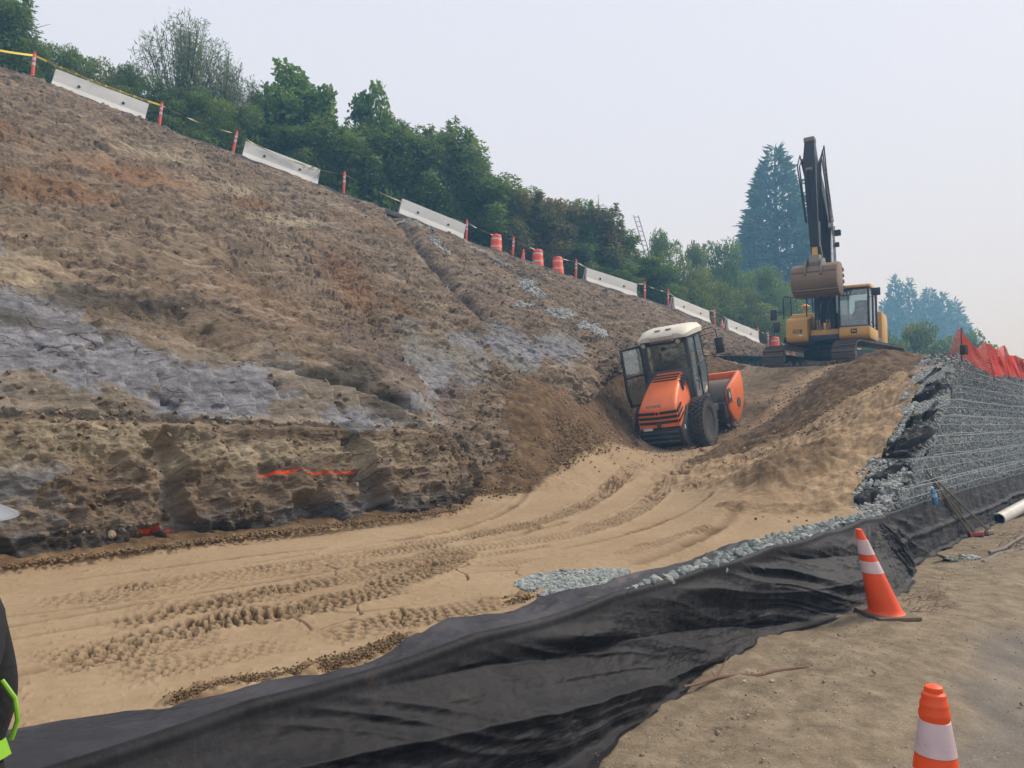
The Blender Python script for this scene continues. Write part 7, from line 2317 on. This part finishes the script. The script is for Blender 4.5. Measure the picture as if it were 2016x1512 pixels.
    def beam(name, pts, wid, mat, parent, hb):
        """welded box beam through side-view centre points with half heights hb"""
        b = MB(); secs = []
        for i, p in enumerate(pts):
            d = (pts[min(i + 1, len(pts) - 1)] - pts[max(i - 1, 0)]).normalized(); nrm = Vector((-d.z, 0, d.x))
            w = wid[i] if isinstance(wid, list) else wid
            secs.append([p + nrm * hb[i] + Vector((0, w, 0)), p + nrm * hb[i] - Vector((0, w, 0)), p - nrm * hb[i] - Vector((0, w, 0)), p - nrm * hb[i] + Vector((0, w, 0))])
        b.loft(secs); es = [e for e in b.bm.edges if not e.is_boundary]
        bmesh.ops.bevel(b.bm, geom=es, offset=.018, segments=2, affect='EDGES', clamp_overlap=True)
        return b.build(name, mat, parent)
    knee = Vector((.80, BY, 4.45))
    boom = beam('boom', [foot, foot.lerp(knee, .5) + Vector((-.12, 0, 0)), knee, Vector((1.55, BY, 5.75)), tip], [.24, .24, .24, .20, .17], M_EK, Hs, [.22, .34, .42, .32, .18])
    stick = beam('stick', [st_top, Vector((3.02, BY, 6.95)), Vector((2.80, BY, 5.6)), st_bot], [.15, .19, .17, .13], M_EK, Hs, [.14, .30, .24, .14])
    b = MB(); b.box(st_top.x - .16, st_top.x + .18, BY - .17, BY + .17, 7.56, 7.72, .02); b.build('stick_head', M_ES, stick)
    def ram(p0, p1, r, split, name, par):
        p0, p1 = Vector(p0), Vector(p1); m_ = p0.lerp(p1, split)
        c = MB(); c.cyl(p0, m_, r, r, 16); c.cyl(m_ - (m_ - p0).normalized() * .08, m_, r * 1.25, r * 1.25, 16); o = c.build(name, M_EK, par)
        d = MB(); d.cyl(m_, p1, r * .5, r * .5, 12); d.build('piston_rod', M_CH, o)
        d = MB(); d.cyl(p0 + Vector((0, -r * 1.2, 0)), p0 + Vector((0, r * 1.2, 0)), r * .9, r * .9, 12); d.build('pin', M_ES, o)
        d = MB(); d.cyl(p1 + Vector((0, -r * 1.2, 0)), p1 + Vector((0, r * 1.2, 0)), r * .7, r * .7, 12); d.build('pin', M_ES, o)
    for y in (-.32, .22): ram((1.25, y, 1.35), (1.28, y, 5.0), .095, .55, 'boom_cylinder', boom)
    ram((.85, BY, 5.0), (2.85, BY, 7.55), .085, .60, 'stick_cylinder', boom)
    link_p = Vector((2.60, BY, 4.05)); ram((3.24, BY, 6.6), link_p + Vector((.02, 0, .12)), .085, .58, 'bucket_cylinder', stick)
    for y in (-.19, .09):
        b = MB(); b.prism([(2.28, 3.75), (2.38, 3.72), (2.70, 4.10), (2.62, 4.16)], y, y + .05, 'xz', bevel=.01); b.build('tipping_link', M_ES, stick)
    b = MB(); b.prism([(2.56, 4.14), (2.68, 4.16), (2.80, 3.62), (2.68, 3.58)], BY - .09, BY + .09, 'xz', bevel=.015); b.build('push_link', M_EY, stick)
    # hoses
    for k, (y, o1) in enumerate(((.20, .0), (.25, .10), (-.30, .0), (-.34, .08), (.30, .18))):
        b = MB(); b.tube([(1.35, y, 5.2), (2.15 + o1, y * 1.1, 6.45), (2.8 + o1, y * 1.25, 7.15 + o1 * 1.4), (3.26 + o1, y * 1.2, 6.75), (3.20, y, 6.0), (2.90, y * .8, 4.9)], .022, 6); b.build('hydraulic_hose', M_EK, stick)
    for k, y in enumerate((-.26, -.18, .06, .14)):
        b = MB(); b.tube([(1.42, y, 1.35), (1.55, y, 1.75), (1.25, y, 2.25), (.98, y, 2.5), (.98, y, 3.2)], .022, 6); b.build('hydraulic_hose', M_EK, boom)
        b = MB(); b.tube([(1.475, y, 1.42), (1.59, y, 1.75)], .026, 6); b.build('hose_sleeve', M_CH, boom)
    for k, y in enumerate((.27, .31)):
        b = MB(); b.tube([(.98, y, 3.0), (1.14, y, 4.4), (1.85, y, 5.85), (2.75, y, 6.97)], .018, 6); b.build('steel_pipe', M_CH, boom)
    for (z, x) in ((4.72, 1.15), (4.35, 1.05)):
        b = MB(); b.box(x, x + .16, .30, .52, z, z + .20, .02) if z > 4.5 else b.box(x, x + .14, .28, .44, z, z + .16, .02); l_ = b.build('boom_lamp', M_EK, boom)
    # quick coupler and bucket (back faces the camera, mouth to the machine)
    b = MB(); b.prism([(2.98, 3.44), (3.16, 3.62), (3.60, 3.54), (3.72, 3.30), (3.66, 3.02), (3.30, 2.98), (3.02, 3.18)], BY - .17, BY + .17, 'xz', bevel=.02); cp = b.build('coupler', M_ES, stick)
    W2 = .70
    outer = [(2.86, 3.26), (3.10, 3.30), (3.50, 3.26), (3.74, 3.12), (3.86, 2.86), (3.84, 2.58), (3.70, 2.36), (3.44, 2.22), (3.10, 2.18), (2.72, 2.24)]
    inner = [(2.72, 2.27), (3.10, 2.22), (3.42, 2.26), (3.66, 2.40), (3.79, 2.60), (3.81, 2.86), (3.70, 3.08), (3.48, 3.21), (3.10, 3.25), (2.86, 3.22)]
    b = MB(); b.prism(outer + inner, BY - W2, BY + W2, 'xz'); bk = b.build('bucket', M_EB, Hs, auto=30)
    for sy in (-1, 1):
        b = MB(); b.prism(outer, BY + sy * W2, BY + sy * (W2 + .035), 'xz', bevel=.006); b.build('side_plate', M_EB, bk)
        for k in range(4):
            b = MB(); b.prism([(2.74 + .03 * k, 2.42 + .2 * k), (2.62 + .03 * k, 2.48 + .2 * k), (2.74 + .03 * k, 2.56 + .2 * k)], BY + sy * (W2 - .02), BY + sy * (W2 + .07), 'xz'); b.build('side_cutter', M_ES, bk)
    for k in range(6):
        y = BY - W2 + .08 + k * (2 * W2 - .16) / 5
        b = MB(); b.prism([(2.74, 2.21), (2.74, 2.30), (2.50, 2.27)], y - .05, y + .05, 'xz', bevel=.006); b.build('tooth', M_ES, bk)
    for z, x in ((2.34, 3.70), (2.28, 3.58), (2.95, 3.845)):
        b = MB(); b.box(x - .02, x + .02, BY - W2, BY + W2, z - .02, z + .02, .004); b.build('wear_strip', M_EB, bk)
    for y in (-.30, .20):
        b = MB(); b.prism([(3.15, 3.30), (3.55, 3.24), (3.80, 3.05), (3.86, 2.80), (3.94, 2.84), (3.92, 3.10), (3.70, 3.38), (3.30, 3.46)], y - .03, y + .03, 'xz', bevel=.01); b.build('bucket_ear', M_ES, bk)
    up = ('coupler', 'bucket', 'side_plate', 'side_cutter', 'tooth', 'wear_strip')
    for o in [c for c in COL.objects if c.name.split('.')[0] in up or c.name.startswith('bucket_ear')]:
        if o.name.startswith('bucket_cylinder'): continue
        pr = o
        while pr.parent: pr = pr.parent
        if pr == root: o.data.transform(Matrix.Translation((-.82, 0, .26)))
    for o in [c for c in COL.objects if c.name.split('.')[0] in ('cab_post', 'door_post', 'cab_roof', 'windscreen_frame', 'windscreen', 'side_window', 'cab_back', 'rear_window', 'sun_visor', 'visor_sticker', 'grab_rail', 'mirror', 'mirror_arm')]:
        pr = o
        while pr.parent: pr = pr.parent
        if pr == root:
            for v in o.data.vertices:
                if v.co.z > 1.42 and v.co.y > .3: v.co.z = 1.42 + (v.co.z - 1.42) * .86
    root.location = EXC_O
    bpy.context.view_layer.update()
    M = Matrix.Translation(EXC_O) @ Hm @ Matrix.Translation((.52, .98, 1.20)) @ Matrix.Scale(.93, 4)
    operator(M)
    return root


def small_things():
    # two cones beside the fabric
    a = make_cone("traffic_cone", .72, True, plain("bright_orange", (.88, .085, .012), .45, dirt=.22, scale=5, dirtcol=lin(180, 90, 60)), .37, plain("muddy_base", (.12, .095, .07), .9, dirt=.7, scale=5))
    x, y, z = at(1747, 1217, z=.055)
    put(a, (x, y, .075), .12, (0, -.30)); a['label'] = "leaning orange cone with pinkish bands on a muddy base beside the fabric"; a['category'] = "traffic cone"; a['group'] = "cones on the haul road"
    a.rotation_euler = (0.02, 0, .12)
    for ch in [c for c in COL.objects if c.parent == a and not c.name.startswith('base')]:
        sh = Matrix.Identity(4); sh[0][2] = -.34
        ch.matrix_local = sh @ Matrix.Translation((.0, 0, 0))
        ch.data.transform(sh); ch.matrix_local = Matrix.Identity(4)
    c = empty("traffic_cone"); H = .72
    r = lambda z: .140 + (.030 - .140) * z / H
    mo = bpy.data.materials['bright_orange']
    b = MB(); b.lathe([(.150, .03), (.135, .05)] + [(r(z), z) for z in np.linspace(.08, .60, 6)] + [(.049, .608), (.051, .618), (.0505, .63), (.046, .642), (.047, .652), (.0455, .662), (.040, .672), (.0405, .684), (.0385, .692), (.030, .699), (.031, .706), (.029, .716), (.016, .722)], 40)
    b.build('body', mo, c)
    for z0, z1 in ((.487, .602), (.335, .430)):
        w = MB(); w.lathe([(r(z0) - .002, z0), (r(z0) + .003, z0 + .002), (r(z1) + .003, z1 - .002), (r(z1) - .002, z1)], 40); w.build('reflective_band', M_PINKW, c)
    q = MB(); q.box(-.19, .19, -.19, .19, 0, .035, .01); q.build('base', M_RUBB, c)
    zt = .715
    x, y, z = at(1838, 1352, z=zt + .01); put(c, (x, y, .01), .4, (0, .0))
    tag(c, "nearest orange cone with a lumpy double tip, at the bottom right corner", "traffic cone", "cones on the haul road")
    # white plastic pipe
    M_PV = plain("white_pvc", (.62, .60, .54), .4, dirt=.25, scale=2)
    p0 = Vector(at(1966, 1027, Y=12.6)); p1 = Vector(at(2090, 955, Y=15.4)); p0.z = max(p0.z, .10); d = (p1 - p0).normalized()
    b = MB(); Mx = Matrix.Translation(p0) @ d.to_track_quat('Z', 'Y').to_matrix().to_4x4()
    b.lathe([(.085, 0), (.100, 0), (.100, 4.5), (.085, 4.5)], 32, Mx, close=True)
    o = b.build("plastic_pipe", M_PV); tag(o, "white plastic pipe lying beside the fabric at the right edge", "pipe")
    # brooms
    M_HD = plain("weathered_handle", (.20, .15, .10), .8); M_RD = plain("red_broom_block", (.30, .03, .04), .6, dirt=.3); M_GB = plain("grey_broom_block", (.24, .21, .15), .8, dirt=.3); M_BR = plain("bristles", (.03, .025, .025), .9)
    for (hx, hy, tx, ty, hz, mt, lab, Yh, Yt) in ((1921, 1066, 1827, 932, .06, M_RD, "push broom with a red block leaning on the wire wall", 10.9, 10.4), (1948, 1062, 1836, 938, .06, M_GB, "push broom with a wooden block and braces leaning on the wire wall", 11.1, 10.45)):
        root = empty("push_broom"); tag(root, lab, "broom", "brooms leaning on the wall")
        h0 = Vector(at(hx, hy, Y=Yh)); t1 = Vector(at(tx, ty, Y=Yt)); ax = Vector((.93, .30, .0)).normalized() if mt == M_RD else Vector((.78, .60, 0)).normalized()
        h0.z = .075
        bl = MB(); Mb = Matrix.Translation(h0) @ ax.to_track_quat('X', 'Z').to_matrix().to_4x4()
        bl.box(-.125 if mt == M_RD else -.11, .125 if mt == M_RD else .11, -.03, .03, .0, .055, .006, M=Mb); bl.build('block', mt, root)
        br = MB(); br.box(-.115 if mt == M_RD else -.10, .115 if mt == M_RD else .10, -.028, .028, -.07, .0, M=Mb); br.build('bristles', M_BR, root)
        hd = MB(); hd.tube([h0 + Vector((0, 0, .04)), t1], .013, 8); hd.build('handle', M_HD, root)
        if mt == M_GB:
            for s_ in (-.09, .09):
                k_ = MB(); k_.tube([h0 + ax * s_ + Vector((0, 0, .05)), (h0 + Vector((0, 0, .04))).lerp(t1, .16)], .006, 6); k_.build('brace', M_ES, root)
        for ch in [c_ for c_ in COL.objects if c_.parent == root]: ch.data.transform(Matrix.Translation(-h0))
        root.location = h0
    # third handle leaning with them
    b = MB(); h0 = Vector(at(1916, 1062, Y=10.85)); h0.z = .05; t1 = Vector(at(1824, 926, Y=10.35)); b.tube([Vector((0, 0, 0)), t1 - h0], .013, 8); o = b.build("wooden_pole", M_HD); o.location = h0
    tag(o, "bare wooden tool handle leaning together with the brooms", "wooden pole")
    # bottle hung on the wire
    M_BL = plain("blue_plastic", (.05, .22, .46), .15, spec=.7); M_BL.node_tree.nodes  # water bottle
    bt = empty("water_bottle"); tag(bt, "blue plastic water bottle lying against the wire wall", "bottle")
    b = MB(); b.lathe([(.030, 0), (.034, .01), (.034, .07), (.031, .08), (.034, .09), (.034, .15), (.028, .175), (.014, .195), (.013, .205)], 20); b.build('body', M_BL, bt)
    b = MB(); b.lathe([(.015, .203), (.015, .222), (.013, .224)], 14); b.build('cap', plain("bottle_cap", (.5, .6, .7), .4), bt)
    b = MB(); b.lathe([(.0345, .095), (.0348, .10), (.0348, .14), (.0345, .145)], 20); b.build('label', plain("bottle_label", (.35, .5, .65), .5), bt)
    x, y = xy(5.05, -.02); p = Vector(at(1842, 993, Y=9.7)); bt.location = p; bt.rotation_euler = (0.1, -.22, 0)
    # torn silt sock, poles and branches at the road edge
    sb = empty("torn_sandbag"); tag(sb, "torn green and silver sandbag lying at the edge of the road", "sandbag")
    x, y, z = at(1900, 1112, z=.03); g = np.random.default_rng(4)
    U, V = np.meshgrid(np.linspace(0, 1, 90), np.linspace(0, 2 * math.pi, 60))
    def sock(L, r0, seed, taper):
        rr = r0 * (1 + .25 * fbm(U * 6, np.cos(V) * 2 + np.sin(V), octv=3, seed=seed)) * np.interp(U, [0, .08, .5, 1], taper)
        return np.stack([U * L + .02 * np.sin(V * 3), np.cos(V) * rr * 1.25, np.abs(np.sin(V)) * rr * .9 * np.sign(np.sin(V) + .3) + r0 * .4 + .012 * fbm(U * 20, V * 4, octv=2, seed=seed + 1, ridged=True)], 2).reshape(-1, 3)
    mesh_np("bag", sock(.42, .055, 900, [.9, 1.0, 1.0, .4]), grid_faces(60, 90), plain("green_bag", (.028, .050, .036), .5, dirt=.2, scale=12, bump=.6), sb)
    o = mesh_np("bag_lining", sock(.26, .062, 905, [.5, .9, 1.0, .5]), grid_faces(60, 90), plain("silver_bag", (.22, .25, .25), .35, dirt=.4, scale=14, bump=.6), sb); o.location = (.24, .01, .01)
    o = mesh_np("bag_flap", sock(.24, .022, 915, [.2, .7, .9, .8]), grid_faces(60, 90), plain("grey_flap", (.14, .15, .14), .5, dirt=.4, scale=14, bump=.6), sb); o.location = (-.08, .02, .10); o.rotation_euler = (0, .35, .1)
    sb.location = (x - .22, y + .02, .035); sb.rotation_euler = (0, 0, .30)
    M_PO = plain("mud_grey_pole", (.16, .145, .12), .8, dirt=.5, scale=3, bump=.3)
    for (a, c_, ra, lab, nm) in ((((1935, 1108), (1965, 1092), (2060, 1072)), .05, .032, "grey muddy hose lying from the sandbag to the right edge", "muddy_hose"),
                             (((1948, 1088), (1976, 1080), (2000, 1064), (2040, 1042)), .09, .022, "peeled branch resting above the muddy hose", "branch"),
                             (((1962, 1094), (2016, 1104)), .04, .011, "thin dark rod under the muddy hose", "rod")):
        pts = [Vector(at(q[0], q[1], z=c_)) for q in a]
        b = MB(); o0 = pts[0].copy(); b.tube([p_ - o0 for p_ in pts], ra, 10); o = b.build(nm, M_PO); o.location = o0; tag(o, lab, nm.split('_')[-1])
    # roots and twigs poking from the shoulder
    M_RT = plain("dry_root", (.17, .095, .062), .85, scale=9, bump=.5)
    rt = [(1346, 1352, .10), (1375, 1346, .09), (1410, 1334, .075), (1450, 1330, .07), (1490, 1330, .07), (1530, 1320, .07), (1560, 1316, .06), (1598, 1312, .05)]
    P = [Vector(at(a, b_, z=z_)) for a, b_, z_ in rt]; o0 = P[0].copy(); b = MB()
    b.tube([p_ - o0 for p_ in P], [.007, .009, .011, .012, .012, .011, .010, .006], 8)
    q = Vector(at(1408, 1333, z=.08)); b.tube([q - o0, Vector(at(1420, 1318, z=.10)) - o0, Vector(at(1432, 1292, z=.16)) - o0], [.006, .005, .002], 6)
    b.tube([q - o0, Vector(at(1400, 1322, z=.11)) - o0], [.004, .0015], 5); b.tube([P[5] - o0, Vector(at(1562, 1330, z=.05)) - o0], [.006, .002], 5)
    o = b.build("dry_root", M_RT); o.location = o0; tag(o, "reddish dry root with a forked twig lying across the shoulder onto the fabric", "root")
    r = random.Random(8); b = MB()
    for k in range(90):
        px, py = r.uniform(1770, 1860), r.uniform(1160, 1205); p = Vector(at(px, py, z=.07)); a = r.uniform(-.6, 1.2); L = r.uniform(.03, .13)
        b.tube([p, p + Vector((math.cos(a) * L * .5, math.sin(a) * L * .5, r.uniform(0, .03))), p + Vector((math.cos(a) * L, math.sin(a) * L, 0))], [.0025, .002, .001], 4)
    o = b.build("brush_debris", M_RT); tag(o, "dark tangle of rootlets and twigs on the shoulder right of the leaning cone", "debris", kind="stuff")
    b = MB()
    for k in range(60):
        px, py = r.uniform(1965, 2030), r.uniform(1050, 1085); p = Vector(at(px, py, z=.06)); a = r.uniform(-.6, 1.2); L = r.uniform(.05, .22)
        b.tube([p, p + Vector((math.cos(a) * L * .5, math.sin(a) * L * .5, r.uniform(0, .08))), p + Vector((math.cos(a) * L, math.sin(a) * L, .02))], [.004, .003, .001], 4)
    o = b.build("brush_pile", M_RT); tag(o, "small pile of broken twigs at the right edge above the hose", "debris", kind="stuff")
    # wooden stake on the sand
    p0, p1 = Vector((*px_on_fill(1568, 1008), .62)), Vector((*px_on_fill(1672, 1014), .63)); b = MB(); b.box(0, (p1 - p0).length, -.018, .018, -.018, .018, .003)
    o = b.build("wooden_stake", plain("stake_wood", (.34, .22, .12), .8, scale=8, bump=.3)); o.location = p0; o.rotation_euler = (p1 - p0).to_track_quat('X', 'Z').to_euler(); tag(o, "long wooden stake lying on the sand by the stones", "stake")
    # pins on the sheet's lip
    k = 0
    for (px, py, qx, qy) in ((1357, 1103, 1378, 1135), (1232, 1172, 1240, 1150), (1458, 1104, 1480, 1130), (1535, 1078, 1554, 1100), (1585, 1066, 1608, 1086), (1648, 1052, 1664, 1070), (1480, 1112, 1500, 1118)):
        a = Vector(at(px, py, z=.655)); c_ = Vector((a.x + (qx - px) / F_PX * a.y, a.y - .06, a.z + (py - qy) / F_PX * a.y))
        b = MB(); b.tube([Vector((0, 0, 0)), (c_ - a) * .5 + Vector((0, -.02, .012)), c_ - a], .0022, 5); o = b.build("wire_tie", plain("tie_wire", (.10, .10, .11), .5) if 'tie_wire' not in bpy.data.materials else bpy.data.materials['tie_wire']); o.location = a
        tag(o, ["wire tie poking from the lip above the widest stones", "leftmost wire tie, upright in the stones", "wire tie left of the middle of the lip", "wire tie in the middle of the lip", "wire tie where the stones end", "wire tie nearest the leaning cone", "wire tie crossing the stones"][k], "wire", "wire ties along the lip"); k += 1
    # black pail on the wall, orange netting behind
    b = MB(); b.prism([(-.055, 0), (.055, 0), (.048, .15), (-.048, .15)], -.05, .05, 'xz', bevel=.006); o = b.build("plastic_pail", plain("black_plastic", (.018, .02, .022), .5, dirt=.15)); o.location = at(1898, 698, Y=11.9); o.rotation_euler = (0, 0, .5)
    o.scale = (.85, .85, 1); tag(o, "small black plastic pail standing on the top corner of the wall", "pail")
    build_netting()


def build_netting():
    M_NET = plain("orange_netting", (.86, .06, .03), .5, scale=2)
    M_STK = plain("stake_dark", (.10, .09, .08), .8)
    posts = [(1893, 700, 1893, 645, 12.0, .14), (1958, 738, 1940, 672, 13.4, .10), (1985, 735, 1977, 680, 14.6, .0), (2012, 742, 1999, 700, 15.6, 0), (2060, 760, 2050, 705, 17.2, 0)]
    tops, bots = [], []
    root = empty("snow_fence", at(1893, 700, Y=12.0)); tag(root, "sagging orange plastic netting on stakes along the top of the wall", "safety netting")
    for (bx, by, tx, ty, Y, _) in posts:
        bots.append(Vector(at(bx, by, Y=Y))); tops.append(Vector(at(tx, ty, Y=Y)))
    for p, q in list(zip(bots, tops))[:4]:
        b = MB(); b.tube([p - Vector((0, 0, .1)) - root.location, q - root.location], .011, 6); b.build('stake', M_STK, root)
    # lead-in tail left of the first stake
    K, R_ = 64, 16
    cos, fas = [], []
    P = np.zeros((R_, 4 * K + 1, 3))
    for i in range(4 * K + 1):
        s = min(i / K, 3.9999); k = int(s); u = s - k
        tp = tops[k].lerp(tops[k + 1], u); bt_ = bots[k].lerp(bots[k + 1], u)
        sag = (.20 if k == 0 else .09) * 4 * u * (1 - u)
        tp = tp - Vector((0, 0, sag)); bt_ = bt_ - Vector((0, 0, .03))
        for j in range(R_):
            v = j / (R_ - 1); p = bt_.lerp(tp, v)
            wob = .05 * math.sin(u * 7 + v * 3 + k) * math.sin(v * 3.1) + .02 * math.sin(u * 17 + v * 5)
            P[j, i] = (p.x - wob * .4, p.y - wob, p.z + .018 * math.sin(u * 11 + v * 4 + k))
    base = np.array(root.location)
    for j in range(R_): tube_np(P[j] - base, .0034, cos, fas, 4)
    for i in range(0, 4 * K + 1, 1):
        tube_np(P[:, i] - base, .0022, cos, fas, 3)
    # flap hanging left of the first stake
    for j in range(10):
        v = j / 9; a = bots[0].lerp(tops[0], v * .8 + .15); c_ = a + Vector((-.17 * (1 - v * .8), .05, -.05 * (1 - v)))
        tube_np(np.array([a[:], ((a + c_) / 2)[:], c_[:]]) - base, .004, cos, fas, 4)
    for i in range(8):
        u = i / 7; pts = []
        for j in range(6):
            v = j / 5; a = bots[0].lerp(tops[0], v * .8 + .15); c_ = a + Vector((-.17 * (1 - v * .8), .05, -.05 * (1 - v))); pts.append(a.lerp(c_, u)[:])
        tube_np(np.array(pts) - base, .0035, cos, fas, 3)
    mesh_np("netting", np.concatenate(cos), np.concatenate(fas), M_NET, root)


build_roller()
build_excavator()
small_things()
w_ = worker_left()
w_.location = (-1.285, 1.66, -.03); w_.rotation_euler = (0, 0, math.radians(8)); w_.scale = (.97, .97, .97)
# ------------------------------------------------------------------ smoke haze
def build_haze():
    b = MB(); b.box(-425, 425, -45, 625, -4, 40)
    m = bpy.data.materials.new("smoke_haze"); m.use_nodes = True; t = m.node_tree; t.nodes.clear()
    o_ = t.nodes.new("ShaderNodeOutputMaterial"); v = t.nodes.new("ShaderNodeVolumePrincipled")
    v.inputs['Color'].default_value = (.26, .60, 1, 1)
    v.inputs['Absorption Color'].default_value = (1, 1, 1, 1)
    v.inputs['Density'].default_value = .0037
    v.inputs['Anisotropy'].default_value = .1
    t.links.new(v.outputs[0], o_.inputs['Volume'])
    o = b.build("haze", m, smooth=False)
    o['kind'] = "stuff"; o['label'] = "thin blue wildfire smoke filling the air"


build_haze()
